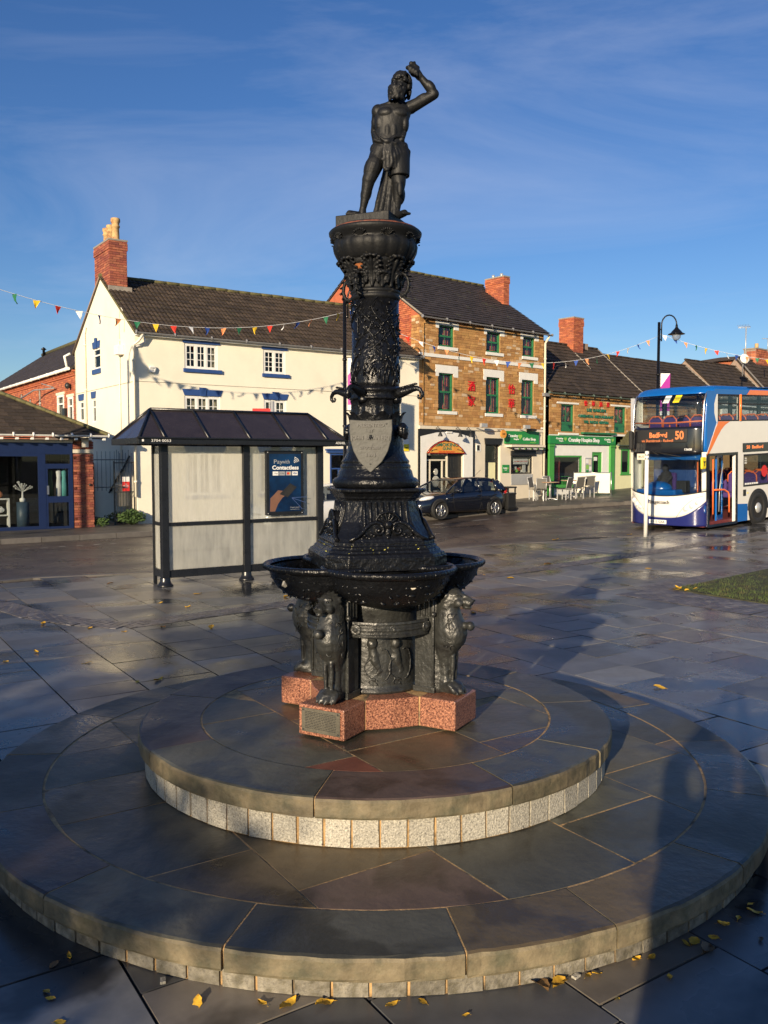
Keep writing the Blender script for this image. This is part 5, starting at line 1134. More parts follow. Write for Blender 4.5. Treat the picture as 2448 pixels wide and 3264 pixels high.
MB().lathe([(.07, 7.7), (.07, 8.15), (.16, 8.2), (.02, 8.32)], 3.2, 24, 10).obj('cowl', 'iron', rb); hb = MB().tube([(-.1, 9.0, 4.9), (-.5, 10.6, 4.9), (-.7, 12.2, 4.62)], .03, 6).tube([(-.1, 9.2, 4.95), (-.45, 9.6, 5.1)], .02, 6); hb.obj('aerial_bracket', 'gutter', rb)
MB().ell((-.15, 7.0, 4.85), (.10, .12, .12)).obj('wall_lantern', 'iron_dusty', rb)

# ================================================================== blue shop on the left
sp_ = thing('blue_shop', 'single storey shop with dark blue glazed front, brick pier and low hipped tiled roof', 'shop', (-8.6, 25.4, 0), A1_)
MB().box(-.56, -.02, .02, .5, -.1, 2.72).obj('pier_core', 'brick_wall', sp_); its = []
for k in range(35):
    z = .1 + k * .0745
    if 2.28 < z + .037 < 2.40: continue
    if z > 2.62: break
    x = -.58 - (.1125 if k % 2 else 0)
    while x < 0:
        a, c = max(x, -.58), min(x + .225, 0)
        if c - a > .03: its.append(((a + c) / 2, .0, z + .037, c - a - .011, .06, .0635, 0))
        x += .225 if k % 3 else .1125
    for y in ((.08, .225), (.31, .215)): its.append((-.0, y[0] + .06, z + .037, .05, y[1] - .011, .0635, 0))
pieces('brick', sp_, its, 'brick'); MB().box(-.585, .006, -.035, .5, 2.29, 2.395).obj('stone_band', 'cream_shop', sp_); MB().box(-.34, -.15, -.11, -.031, 2.46, 2.71).obj('junction_box', 'cream', sp_, bevel=.008); MB().ell((-.12, -.05, 1.36), (.035, .04, .04)).obj('bell_push', 'black', sp_)
MB().box(-6.5, -.585, -.04, .3, 2.585, 2.68).obj('stone_head', 'cream_shop', sp_); MB().box(-6.5, -.59, -.02, .02, 2.29, 2.58).obj('fascia', 'navy_dark', sp_)
b = MB(); SX = [(-.60, -.66), (-1.36, -1.56), (-3.9, -4.05), (-6.4, -6.5)]
for a, c in SX: b.box(c, a, -.03, .05, .1, 2.29)
b.box(-6.4, -1.56, -.028, .048, 2.19, 2.288); b.box(-6.4, -1.56, -.028, .048, .1, .20); b.box(-1.36, -.66, -.028, .048, 1.84, 1.98); b.box(-1.36, -.66, -.029, .047, .1, .17); b.box(-1.34, -.68, -.02, .04, .86, 1.04); b.box(-1.36, -1.30, -.022, .042, .17, 1.84); b.box(-.72, -.66, -.022, .042, .17, 1.84); b.box(-1.36, -.66, -.02, .04, 2.25, 2.289)
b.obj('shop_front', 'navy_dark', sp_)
for x0, x1, z0, z1, n_ in ((-3.9, -1.56, .20, 2.19, 'pane'), (-6.4, -4.05, .20, 2.19, 'pane'), (-1.30, -.72, 1.04, 1.84, 'door_glass'), (-1.30, -.72, .17, .86, 'door_glass'), (-1.36, -.66, 1.98, 2.25, 'fanlight')): MB().box(x0, x1, .005, .012, z0, z1).obj(n_, 'pane_shop', sp_)
MB().add([(-6.5, .06, .1), (-.6, .06, .1), (-.6, 2.6, .1), (-6.5, 2.6, .1), (-6.5, .06, 2.5), (-.6, .06, 2.5), (-.6, 2.6, 2.5), (-6.5, 2.6, 2.5)], [(0, 1, 2, 3), (2, 6, 7, 3), (0, 3, 7, 4), (1, 5, 6, 2), (4, 7, 6, 5)]).obj('interior', 'dark_in', sp_)
MB().box(-1.33, -1.28, -.06, -.03, 1.1, 1.35).obj('door_handle', 'chrome', sp_)
H_ = [(.42, -.42, 2.80), (-7, -.42, 2.80), (-7, 2.2, 4.25), (-2.2, 2.2, 4.25)]
# hipped roof, corner at the right
ro_ = MB().add([(.34, -.38, 2.80), (-7.5, -.38, 2.80), (-7.5, 2.35, 4.22), (-2.4, 2.35, 4.22), (.34, 5.1, 2.80)], [(0, 3, 2, 1), (0, 4, 3)]).obj('roof', 'tile', sp_)
its = []; an = math.atan2(1.42, 2.73)
for j in range(13):
    t = (j + .5) / 13; x_end = .34 - 2.74 * t
    for i in range(24):
        x = x_end - .14 - i * .3 - (.15 if j % 2 else 0)
        if x > -7.3: its.append((x, -.38 + 2.73 * t - math.sin(an) * .012, 2.80 + 1.42 * t + math.cos(an) * .012, .292, .27, 1, 0, an - .05))
random.Random(2).shuffle(its); pieces('roof_tile', ro_, its, 'tile', 300, TL)
me = MB().tube([(-.5, 0, 0), (.5, 0, 0)], .5, 6).mesh('hip_tile'); me.materials.append(M['moss']); h0, h1 = Vector((.34, -.38, 2.83)), Vector((-2.4, 2.35, 4.26)); dv = (h1 - h0); q_ = dv.to_track_quat('X', 'Z').to_euler()
for k in range(12): mk('hip_tile', me, None, ro_, h0.lerp(h1, (k + .5) / 12), q_, (.36, .2, .12))
gutter(sp_, -7, .34, -.44, 2.80, 'white', joints=14)
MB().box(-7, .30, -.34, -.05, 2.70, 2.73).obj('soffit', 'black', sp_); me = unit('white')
for k in range(18): mk('rafter_foot', me, None, sp_, (.22 - k * .40, -.36, 2.69), None, (.075, .10, .06))
# goods in the window
def good(nm, lab, cat, b, m, loc): o = b.obj(nm, m, None); t = thing(nm, lab, cat, Matrix.Translation((-8.6, 25.4, 0)) @ Matrix.Rotation(A1_, 4, 'Z') @ Vector(loc), A1_); o.parent = t; o.name = nm + '_body'; return t, o
t, o = good('display_cylinder', 'blue cylinder stand carrying the white tree ornament in the shop window', 'stand', MB().lathe([(.17, 0), (.17, .78), (.0, .785)], n=24), 'steel_blue', (-1.90, .42, .1))
t, o = good('tree_ornament', 'white filigree tree ornament standing on the blue cylinder in the shop window', 'ornament', MB().lathe([(.08, 0), (.085, .09), (.03, .12), (.02, .3)], n=16), 'white', (-1.90, .42, .885)); b = MB(); rr = random.Random(2)
for k in range(26): a = rr.uniform(-1.2, 1.2); r_ = rr.uniform(.12, .3); p = Vector((math.sin(a) * r_, rr.uniform(-.03, .03), .3 + math.cos(a) * r_)); b.tube([(0, 0, .28), p * .6 + Vector((0, 0, .12)), p], .005, 5); b.ell(p, (.017, .01, .020), n=8, m=5)
b.obj('branches', 'white', t)
t, o = good('display_shelf', 'white box shelf with two levels behind the shop window', 'shelf', MB().box(-.35, .35, -.12, .12, .86, .90).box(-.35, -.31, -.12, .12, 0, .86).box(.31, .35, -.12, .12, 0, .86).box(-.31, .31, -.11, .11, .40, .43), 'white', (-2.62, .45, .1))
for x, z, c_, lab, s in ((-2.55, 1.03, 'FLAG_orange', 'tan leather bag on the white display shelf', .13), (-2.72, .62, 'FLAG_red', 'red soft toy inside the white display shelf', .10), (-2.50, .60, 'FLAG_white', 'white cushion inside the white display shelf', .11), (-3.1, .35, 'FLAG_red', 'dark red pouffe on the shop window floor', .17)):
    t, o = good('bag' if 'bag' in lab else 'cushion', lab, 'bag' if 'bag' in lab else 'cushion', MB().ell((0, 0, s * .7), (s, s * .5, s * .7)).tube([(s * .5 * math.cos(a), 0, s * 1.2 + s * .4 * math.sin(a)) for a in [k * .5 for k in range(7)]], .01, 5), FLAG[c_[5:]], (x, .45, z - s * .1))
for i, (x, c_, lab) in enumerate(((-.95, 'FLAG_white', 'pale pink dress hanging inside the glazed shop door'), (-.80, 'water_teal', 'turquoise dress hanging inside the glazed shop door'), (-1.2, 'weed', 'green leafy display hanging inside the glazed shop door'))):
    m_ = FLAG[c_[5:]] if c_.startswith('FLAG') else ('weed' if c_ == 'weed' else FLAG['blue']); b = MB(); n = 10
    b.loft([[( w_ * math.cos(2 * math.pi * k / n), .05 * math.sin(2 * math.pi * k / n), z) for k in range(n)] for w_, z in ((.10, 0), (.085, .4), (.06, .62), (.085, .80), (.03, .86))], True); good('hanging_dress', lab, 'dress', b, M['teal'] if c_ == 'water_teal' else m_, (x, .16, .95))
t, o = good('display_plinth', 'low white drawer unit on the floor of the shop window', 'plinth', MB().box(-.5, .5, -.2, .2, 0, .18).box(-.48, .48, -.215, -.2, .02, .08).box(-.48, .48, -.215, -.2, .1, .16), 'white', (-3.1, .4, .12))
# ================================================================== ironstone building (three storeys)
ib = thing('ironstone_building', 'three storey brown ironstone building with green sash windows above the bar and coffee shop', 'building', (1.34, 32.95, 0), A2_)
U = [(1.0, 1.86, 6.50, 7.32), (3.73, 4.58, 6.50, 7.33), (6.0, 6.80, 6.50, 7.33)]; Mi = [(1.0, 1.83, 4.0, 5.47), (3.72, 4.56, 4.0, 5.48), (5.94, 6.76, 4.0, 5.50)]
GF = 3.40
hol = U + Mi; LIN = [(x0 - .15, x1 + .25, z1 - (.0), z1 + .155) for x0, x1, z0, z1 in U] + [(x0 - .15, x1 + .26, z1, z1 + .31) for x0, x1, z0, z1 in Mi]; SIL = [(x0 - .04, x1 + .2, z0 - .13, z0) for x0, x1, z0, z1 in hol]
fw = wall(0, 7.42, GF, 7.62, hol, .16).obj('front_wall', 'iron_mortar', ib)
for nm, bx in (('lintel', LIN), ('sill', SIL)):
    for x0, x1, z0, z1 in bx: MB().box(x0, x1, -.05 if nm == 'sill' else -.03, .02 if nm == 'lintel' else .1, z0 + .002, z1 - .002).obj(nm, 'white_wall', ib, bevel=.006)
for (x0, x1, z0, z1) in LIN: 
    for q in ((x0, x0 + .17), (x1 - .25, x1)): MB().box(q[0], q[1], -.0295, .019, z0 - .13, z0 + .003).obj('lintel_end', 'white_wall', ib) if z1 - z0 < 9 else None
its = courses(0.01, 7.40, GF + .01, 7.60, .112, .14, .40, hol + [(a, c, d - .12, e) for a, c, d, e in LIN] + SIL + [(0, 7.42, 6.04, 6.19)], .007, -.004, .03, .009, 5, .30)
pieces('stone', fw, its, 'iron_stone'); MB().box(-.02, 7.44, -.045, .0, 6.05, 6.18).obj('string_course', 'white_wall', ib, bevel=.004)
def sash(x0, x1, z0, z1, parent=ib, y=.09, fm='green_frame', split=.52, curt=True, side=1):
    b = MB(); frame(b, x0, x1, z0, z1, y, .045, .09); zm = z0 + (z1 - z0) * split; b.box(x0 + .045, x1 - .045, y - .03, y + .04, zm - .022, zm + .022); w_ = b.obj('window', fm, parent)
    b = MB(); frame(b, x0 + .045, x1 - .045, z0 + .045, zm - .02, y - .015, .03, .03); xm = (x0 + x1) / 2; b.box(xm - .010, xm + .010, y - .015, y + .01, z0 + .1, zm - .03); b.box(xm - .0105, xm + .0105, y + .005, y + .025, zm + .03, z1 - .075); b.obj('sash', fm if fm != 'green_frame' else 'green_frame', w_)
    MB().box(x0 + .11, x1 - .11, y - .012, y - .006, z0 + .11, zm - .03).obj('pane', 'pane', w_); MB().box(x0 + .075, x1 - .075, y + .018, y + .024, zm + .03, z1 - .075).obj('pane', 'pane', w_)
    room(w_, x0, x1, z0, z1, .16, .6)
    if curt: curtain(w_, x1 - .42, x1 - .1, z0 + .05, z1 - .05, .22, 'curtain', 4, .45 if z1 - z0 > 1.2 else .1)
for q in hol: sash(*q)
gable(ib, 7.52, 7.62, 10.12, 0, True, 'brick_orange', (), zb=0); gable(ib, 7.52, 7.62, 10.12, 7.42, False, 'iron_mortar', (), zb=0); MB().box(0, 7.42, 7.42, 7.5, 0, 7.6).obj('back_wall', 'brick_wall', ib)
# brick skin on the left gable above the cream roof
its = []
for k in range(56):
    z = 5.7 + k * .078; top = 7.62 if True else 0
    y = (.55 if z < 7.6 else 0) - (.11 if k % 2 else 0)
    while y < 3.8:
        lo = max(y, .45, (z - 7.62) / 2.5 * 3.76 + .12 if z > 7.5 else 0); hi = y + .225
        if hi - lo > .05: its.append((-.012, (lo + hi) / 2, z + .039, .03, hi - lo - .012, .066, 0))
        y += .225
pieces('brick', ib, its, 'brick_orange', 300)
its = courses(.0, .44, 5.7, 7.6, .12, .15, .3, [], .014, 0, .03, .004, 9, .1); its = [(-.008, t[0], t[2], .03, t[3], t[5], 0) for t in its]; pieces('stone', ib, its, 'iron_stone', 60)
rf_ = tileroof(ib, -.06, 7.55, -.22, 7.55, 3.76, 10.18, 27, 20, 'slate', SL, limit=300); tileroof(ib, -.06, 7.55, 7.72, 7.55, 3.76, 10.18, 27, 20, 'slate', SL, limit=0); ridge(rf_, -.06, 7.55, 3.76, 10.22, 'moss', .10, 18)
vt = MB().tube([(-.07, -.22, 7.56), (-.07, 3.76, 10.2)], .035, 6).obj('verge_mortar', 'render_grey', rf_)
gutter(ib, -.1, 7.62, -.30, 7.50, 'gutter', joints=6); cc = chimney(ib, 7.04, 7.42, 2.0, 3.1, 8.3, 10.30, 'brick_orange', .34, seed=2)
for y in (2.3, 2.8): MB().lathe([(.06, 10.34), (.07, 10.5), (.05, 10.5)], 7.23, y, 12).obj('flue_terminal', 'alu', cc)
MB().box(6.98, 7.03, 1.9, 3.2, 8.5, 8.6).obj('lead_flashing', 'render_grey', cc)
its = [(7.02, 1.95 + k * .09, 8.93 + k * .062, .06, .085, .12, 0) for k in range(15)]
pipe(ib, [(7.5, -.28, 7.5), (7.48, -.14, 7.28), (7.46, -.06, 7.15), (7.46, -.06, .4)], 'cream_shop', .05); pipe(ib, [(.17, -.25, 7.45), (.17, -.05, 7.3), (.17, -.05, 3.45)], 'iron_stone', .018, 'cable'); MB().box(7.28, 7.62, -.2, -.06, 4.86, 5.0).obj('hopper', 'gutter', ib)
for s, x, z in (('酒', 2.84, 5.02), ('家', 2.84, 4.42), ('怡', 5.28, 5.02), ('華', 5.28, 4.42)): text(s, ib, (x, -.05, z), .44, 'text_red', None, ext=.012, name='chinese_character')
# ---- ground floor: cream render, arched bar front, side door, coffee shop
gfw = (0, 7.42); D1h = (.35, 2.42, .05, 2.86); D2h = (3.72, 4.66, .2, 2.74); W7 = (5.33, 6.74, 1.48, 2.26)
g2 = wall(0, 7.42, 0, GF - .002, [D1h, D2h, W7], .25).obj('ground_floor_wall', 'cream_shop', ib); MB().box(-.01, 7.43, -.06, -.001, GF - .12, GF - .0).obj('cornice', 'cream_shop', ib)
MB().prismy([(-.06, .1), (.05, .1), (.05, 3.0), (.36, 3.06), (.9, 3.16), (1.5, 3.20), (2.1, 3.16), (2.6, 3.06), (2.95, 3.0), (2.95, .1), (3.06, .1), (3.06, 3.27), (-.06, 3.27)], -.035, -.001).obj('black_surround', 'black', ib)
arc = [(D1h[0] + .02 + 2.03 * k / 10, 2.35 + .47 * math.sin(math.pi * k / 10) ** .75) for k in range(11)]
outer = [(.05, .1), (.05, 2.99), (.36, 3.05), (.9, 3.15), (1.5, 3.19), (2.1, 3.15), (2.6, 3.05), (2.94, 2.99), (2.94, .1)]
wp = MB(); 
wp.prismy([(.05, .1), (.35, .1), (.35, 2.35)] + [(x, z + .04) for x, z in arc] + [(2.42, 2.35), (2.42, .1), (2.94, .1)] + outer[::-1][1:-1], -.05, -.004); wp.obj('white_arch_panel', 'white_wall', ib); MB().box(1.42, 1.72, -.09, -.05, 3.14, 3.20).obj('keystone_cap', 'white_wall', ib)
sg = MB().prismy([(.37, 2.36)] + arc + [(2.40, 2.36)], -.12, -.055).obj('bar_sign', 'sign_orange', ib); fr_ = MB().tube([(x, -.12, z + .01) for x, z in arc], .022, 6); fr_.box(.35, 2.43, -.135, -.10, 2.34, 2.37); fr_.obj('sign_frame', 'red_lamp', sg)
text('SMOKING', sg, (1.40, -.124, 2.67), .19, 'text_green', 1.25, bold=.02); text('GUNS', sg, (1.40, -.124, 2.52), .15, 'text_green', .5, bold=.02); text('BAR AND RESTAURANT', sg, (1.40, -.124, 2.405), .06, 'red', .9)
for s in (-1, 1): gu = MB(); gu.tube([(1.40 + s * .56, -.125, 2.50), (1.40 + s * .80, -.125, 2.46)], .012, 6).tube([(1.40 + s * .80, -.125, 2.46), (1.40 + s * .86, -.125, 2.42)], .018, 6); gu.obj('pistol_emblem', 'text_dark', sg)
b = MB(); frame(b, .36, 1.62, .1, 2.34, .10, .07, .08); b.box(.62, .68, .07, .13, .15, 2.05); b.box(.43, 1.55, .07, .13, 2.05, 2.11); b.box(1.30, 1.36, .07, .13, .15, 2.05); dw = b.obj('bar_door', 'cream_shop', ib)
for a, c, d, e in ((.43, .62, .15, 2.05), (.68, 1.30, .15, 2.05), (1.36, 1.55, .15, 2.05), (.43, 1.55, 2.11, 2.27)): MB().box(a, c, .098, .104, d, e).obj('pane', 'pane', dw)
em = MB().ell((.99, .09, 1.25), (.20, .006, .22)).ell((.99, .09, 1.62), (.12, .006, .13)); em.obj('frosted_emblem', 'frost', dw)
db = MB(); frame(db, 1.66, 2.40, .1, 2.34, .12, .06, .07); db.box(1.72, 2.34, .10, .15, .15, 2.28); db.obj('open_black_door', 'black', ib); q = MB()
for z0, z1 in ((.3, .9), (1.1, 1.6), (1.7, 2.2)):
    for x0, x1 in ((1.80, 1.99), (2.06, 2.25)): frame(q, x0, x1, z0, z1, .095, .015, .012)
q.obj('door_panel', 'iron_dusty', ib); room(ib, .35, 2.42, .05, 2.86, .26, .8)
for x in (.85, 1.95, 2.55): b = MB(); b.tube([(x, -.04, 3.3), (x - .06, -.22, 3.38), (x - .12, -.38, 3.28), (x - .12, -.42, 3.16)], .012, 6); b.lathe([(.02, 3.16), (.05, 3.12), (.10, 3.0), (.10, 2.99)], x - .12, -.42, 12, cap=False); b.obj('gooseneck_lamp', 'iron_dusty', ib)
for x in (2.95, 5.62): b = MB(); b.box(x, x + .34, -.52, -.40, 3.40, 3.55); b.tube([(x + .17, -.02, 3.36), (x + .17, -.42, 3.42)], .02, 6); o = b.obj('floodlight', 'alu', ib)
b = MB(); b.ell((6.35, -.26, 3.36), (.28, .2, .07)); b.tube([(6.35, 0, 3.3), (6.35, -.2, 3.36)], .03, 6); b.obj('heater_lamp', 'black', ib)
b = MB(); frame(b, 3.18, 3.43, 2.43, 2.72, -.012, .035, .02); b.obj('vent_frame', 'white', ib); q = MB()
for k in range(5): q.box(3.215, 3.395, -.014, -.004, 2.475 + k * .042, 2.495 + k * .042)
q.box(3.21, 3.40, -.003, -.001, 2.46, 2.69); q.obj('vent_slat', 'text_dark', ib)
b = MB(); b.lathe([(.17, -.03), (.17, .03)], n=24); o = mk('round_bracket_sign', b.mesh('disc'), 'sign_orange', ib, loc=(4.40, -.38, 3.15), rot=(R(90), 0, 0)); text('OPEN', ib, (4.40, -.415, 3.15), .07, 'text_dark', .16); MB().tube([(4.40, 0, 3.33), (4.40, -.42, 3.33)], .014, 6).obj('sign_bracket', 'iron', ib)
MB().prismy([(3.70, 2.72), (4.62, 2.72), (4.72, 2.98), (3.66, 2.98)], -.06, .0).obj('blue_black_lintel', 'black', ib)
b = MB(); frame(b, 3.73, 4.65, .2, 2.72, .17, .06, .08); b.box(3.79, 4.59, .13, .20, 1.98, 2.05); b.box(4.0, 4.05, .13, .2, .2, 1.98); dw = b.obj('side_door', 'black', ib); MB().box(3.79, 4.59, .165, .172, 2.05, 2.66).obj('fanlight', 'pane', dw); MB().box(4.05, 4.50, .14, .18, .26, 1.98).obj('cream_door_leaf', 'yellow_wall', dw); MB().box(3.79, 4.0, .16, .175, .26, 1.98).obj('side_pane', 'net', dw); room(ib, *D2h, .26, .5); MB().box(4.2, 4.36, .125, .139, 1.16, 1.22).obj('letter_plate', 'red', dw)
# coffee shop sign, awning box, window, small sign
cs = MB().box(4.88, 7.05, -.10, -.004, 2.77, 3.30).obj('coffee_shop_sign', 'green_sign', ib)
def heart(par, x, z, s, y, m='lime'):
    pts = []
    for k in range(25):
        t = 2 * math.pi * k / 24; pts.append((x + s * 16 * math.sin(t) ** 3 / 17, z + s * (13 * math.cos(t) - 5 * math.cos(2 * t) - 2 * math.cos(3 * t) - math.cos(4 * t)) / 17))
    MB().prismy(pts[:-1], y - .006, y).obj('heart_logo', m, par)
heart(cs, 5.79, 3.07, .13, -.102); text('Cransley', cs, (5.34, -.104, 3.10), .17, 'text_white', .62, bold=.02); text('Hospice', cs, (5.55, -.104, 2.96), .10, 'text_white', .32, bold=.02); text('Coffee Shop', cs, (6.40, -.104, 2.97), .16, 'text_white', .85, bold=.02); text('cransleyhospice.org.uk', cs, (6.65, -.104, 2.83), .04, 'lime', .4)
MB().box(4.98, 7.2, -.34, -.004, 2.63, 2.72).obj('awning_box', 'cream_shop', ib); aw = MB().box(5.05, 7.15, -.33, -.30, 2.49, 2.63).obj('awning_valance', 'black', ib)
for k in range(5): text('Cransley', aw, (5.30 + k * .40, -.334, 2.56), .075, 'text_white', .24); heart(aw, 5.45 + k * .40, 2.56, .035, -.333)
MB().box(5.30, 6.88, -.08, -.004, 2.27, 2.48).obj('shutter_box', 'black', ib); b = MB(); frame(b, 5.34, 6.73, 1.49, 2.25, .06, .05, .07); w_ = b.obj('window', 'black', ib); MB().box(5.39, 6.68, .055, .062, 1.54, 2.20).obj('pane', 'pane_shop', w_); room(w_, *W7, .25, .7, 'room'); MB().box(5.34, 6.73, -.02, .02, 1.02, 1.47).obj('steel_panel', 'alu', ib)
bn = MB().box(5.6, 6.55, .10, .11, 1.90, 2.13).obj('window_banner', 'white', w_); text('tea  coffee  CAKE  FOOD', w_, (6.08, .097, 2.02), .06, 'red', .85)
for k in range(11): o = MB().box(-.05, .05, -.05, .05, 0, .13).obj('jar', ('net', 'white', 'lime', 'curtain')[k % 4], w_, loc=(5.45 + k * .11, .35, 1.55 + .06 * (k % 3)))
MB().box(6.3, 6.5, .18, .2, 1.55, 1.9).obj('price_board', 'white', w_)
ss = MB().box(4.77, 5.19, -.03, -.003, 1.54, 1.88).obj('wall_sign', 'green_sign', ib); text('Cransley', ss, (4.93, -.033, 1.74), .08, 'text_white', .24, bold=.02); text('Hospice', ss, (4.97, -.033, 1.66), .05, 'text_white', .14); heart(ss, 5.10, 1.73, .05, -.032)
MB().box(7.2, 7.3, -.06, 0, 2.55, 2.75).obj('wall_box', 'alu', ib); MB().box(7.26, 7.40, -.05, 0, 3.43, 3.5).obj('wall_box', 'white', ib)

# ================================================================== lower ironstone building (hospice shop, restaurant above)
lb_ = thing('hospice_shop_building', 'low ironstone building with bright green charity shopfront and red Chinese characters above', 'building', (7.28, 38.06, 0), A2_)
LU = [(.84, 1.78, 3.36, 4.58), (4.93, 5.88, 3.40, 4.62)]
fw = wall(.0, 7.5, 3.22, 5.06, LU, .16).obj('front_wall', 'iron_mortar', lb_); its = courses(.02, 7.48, 3.23, 5.05, .104, .15, .34, LU + [(.5, 2.2, 4.59, 4.69), (4.6, 6.3, 4.63, 4.73)], .007, -.004, .03, .009, 15, .30); pieces('stone', fw, its, 'iron_stone', 300)
for i, q in enumerate(LU):
    sash(*q, parent=lb_, split=.34, curt=False); curtain(lb_, q[0] + .1, q[1] - .1, q[2] + .5, q[3] - .08, .2, 'curtain', 8, .0)
    MB().box(q[0] + .08, q[1] - .08, .03, .08, q[2] + .02, q[2] + .36).obj('window_panel', 'green_frame', lb_)
    for k in range(7): rr = random.Random(k + i * 9); MB().ell((q[0] + .25 + .08 * k, .14, q[2] + .55 + rr.uniform(0, .35)), (.09, .02, .12), n=7, m=4).obj('window_foliage', 'weed', lb_)
    MB().box(q[0] - .3, q[1] + .35, -.03, .05, q[3] + .02, q[3] + .10).obj('lintel', 'white_wall', lb_)
MB().box(.66, 2.1, -.06, .05, 3.21, 3.30).obj('sill', 'white_wall', lb_); MB().box(4.7, 6.2, -.06, .05, 3.22, 3.31).obj('sill', 'white_wall', lb_); MB().box(2.3, 4.95, -.16, .0, 3.27, 3.36).obj('sign_lamp', 'green_frame', lb_, bevel=.02)
for k, s in enumerate('怡華酒家'): text(s, lb_, (2.62 + k * .58, -.05, 4.67), .26, 'text_red', None, ext=.012, name='chinese_character')
for z, s, t, wd in ((4.38, .20, 'LEE GARDEN', 1.45), (4.09, .18, 'ORIENTAL RESTAURANT', 2.75), (3.83, .18, 'TEL 01536 483586', 1.95)): text(t, lb_, (3.44, -.05, z), s, 'text_green', wd, ext=.015, bold=.02)
rf_ = tileroof(lb_, -.02, 7.55, -.20, 5.08, 2.9, 7.82, 25, 15, 'tile', TL, limit=300); tileroof(lb_, -.02, 7.55, 6.0, 5.08, 2.9, 7.82, 25, 15, 'tile', TL, limit=0); ridge(rf_, .0, 7.5, 2.9, 7.85, 'tile', .1, 20)
MB().tube([(7.56, -.2, 5.1), (7.56, 2.9, 7.84)], .05, 6).obj('verge_mortar', 'render_grey', rf_); gable(lb_, 5.8, 5.06, 7.78, 7.5, False, 'iron_mortar', ()); MB().box(0, 7.5, 5.72, 5.8, 0, 5.0).obj('back_wall', 'brick_wall', lb_)
gutter(lb_, -.3, 7.2, -.27, 5.03, 'gutter_green', joints=7); MB().box(1.9, 2.3, 1.2, 1.3, 6.3, 6.31).obj('roof_patch', 'render_grey', lb_)
chimney(lb_, 4.95, 5.75, 2.45, 3.35, 6.9, 9.15, 'brick_orange', .45, seed=3); MB().box(5.8, 6.5, 2.7, 3.1, 7.5, 8.0).obj('stub_stack', 'brick_wall', lb_)
MB().add([(4.9, 2.35, 7.35), (4.9, 1.4, 6.5), (4.96, 1.4, 6.56), (4.96, 2.35, 7.41)], [(0, 1, 2, 3)]).obj('lead_flashing', 'render_grey', lb_)
SW = (.29, 2.45, .90, 2.28); SDo = (3.22, 4.02, .62, 2.45)
sw = wall(0, 4.9, 0, 3.22, [SW, SDo], .2).obj('shop_wall', 'white_wall', lb_)
fs = MB().box(-.05, 4.92, -.12, -.003, 2.80, 3.17).obj('shop_sign', 'green_sign', lb_)
text('Cransley Hospice Shop', fs, (2.44, -.124, 2.985), .25, 'text_white', 2.35, bold=.03)
for x in (.62, 4.25): text('Cransley', fs, (x, -.124, 3.04), .12, 'text_white', .5, bold=.02); text('Hospice', fs, (x + .12, -.124, 2.93), .08, 'text_white', .28, bold=.02); heart(fs, x + .42, 3.02, .10, -.122)
for x0, x1 in ((-.05, .30), (4.56, 4.90)): p_ = MB().box(x0, x1, -.10, -.003, .5, 2.78).box(x0 - .03, x1 + .03, -.13, -.101, 2.68, 2.78).obj('pilaster', 'green_pilaster', lb_, bevel=.01)
b = MB(); frame(b, *SW, .06, .07, .1); b.box(SW[0] - .04, SW[1] + .1, -.08, .1, SW[2] - .07, SW[2] - .001); w_ = b.obj('shop_window', 'green_pilaster', lb_); MB().box(SW[0] + .07, SW[1] - .07, .055, .062, SW[2] + .07, SW[3] - .07).obj('pane', 'pane_shop', w_); room(w_, *SW, .2, 1.0, 'room')
b = MB(); n = 12
b.loft([[(1.25 + w1 * math.cos(2 * math.pi * k / n), .5 + .11 * math.sin(2 * math.pi * k / n), z) for k in range(n)] for w1, z in ((.16, 1.0), (.18, 1.25), (.16, 1.5), (.14, 1.7), (.21, 1.98), (.19, 2.08), (.06, 2.14))], True); b.obj('maroon_coat_on_dummy', 'curtain', w_)
MB().ell((1.25, .5, 2.2), (.06, .07, .09)).obj('dummy_head', 'cream_shop', w_); MB().box(1.7, 2.3, .5, .8, .95, 1.2).box(1.7, 2.3, .55, .8, 1.3, 1.33).obj('display_shelf', 'green_pilaster', w_); rr = random.Random(3)
for k in range(16): MB().ell((rr.uniform(.5, 1.0), rr.uniform(.3, .6), rr.uniform(1.0, 1.6)), (.06, .06, .06), n=7, m=4).obj('ornament', ('white', 'curtain', 'weed', 'red')[k % 4], w_)
b = MB(); frame(b, *SDo, .08, .06, .1); b.box(3.28, 3.96, .05, .11, .66, 1.30); b.box(3.28, 3.40, .05, .11, 1.3, 2.39); b.box(3.84, 3.96, .05, .11, 1.3, 2.39); b.box(3.40, 3.84, .05, .11, 2.30, 2.39); dw = b.obj('shop_door', 'green_pilaster', lb_); MB().box(3.40, 3.84, .075, .082, 1.3, 2.30).obj('pane', 'pane', dw); MB().box(3.5, 3.72, .03, .05, 1.22, 1.29).obj('letter_plate', 'chrome', dw); MB().box(3.45, 3.7, .06, .07, 2.05, 2.22).obj('door_notice', 'white', dw); room(lb_, *SDo, .2, .5)
nb_ = MB().box(2.64, 3.16, -.05, -.003, 1.44, 2.18).obj('notice_case', 'alu', lb_); 
for k, (x, z, w1, h1, m_) in enumerate(((2.78, 2.02, .2, .2, 'white'), (3.0, 1.98, .18, .26, 'cream_shop'), (2.80, 1.75, .22, .2, 'lime'), (3.03, 1.68, .16, .2, 'white'), (2.8, 1.56, .2, .1, 'green_sign'))): MB().box(x - w1 / 2, x + w1 / 2, -.055, -.051, z - h1 / 2, z + h1 / 2).obj('leaflet', m_, nb_)
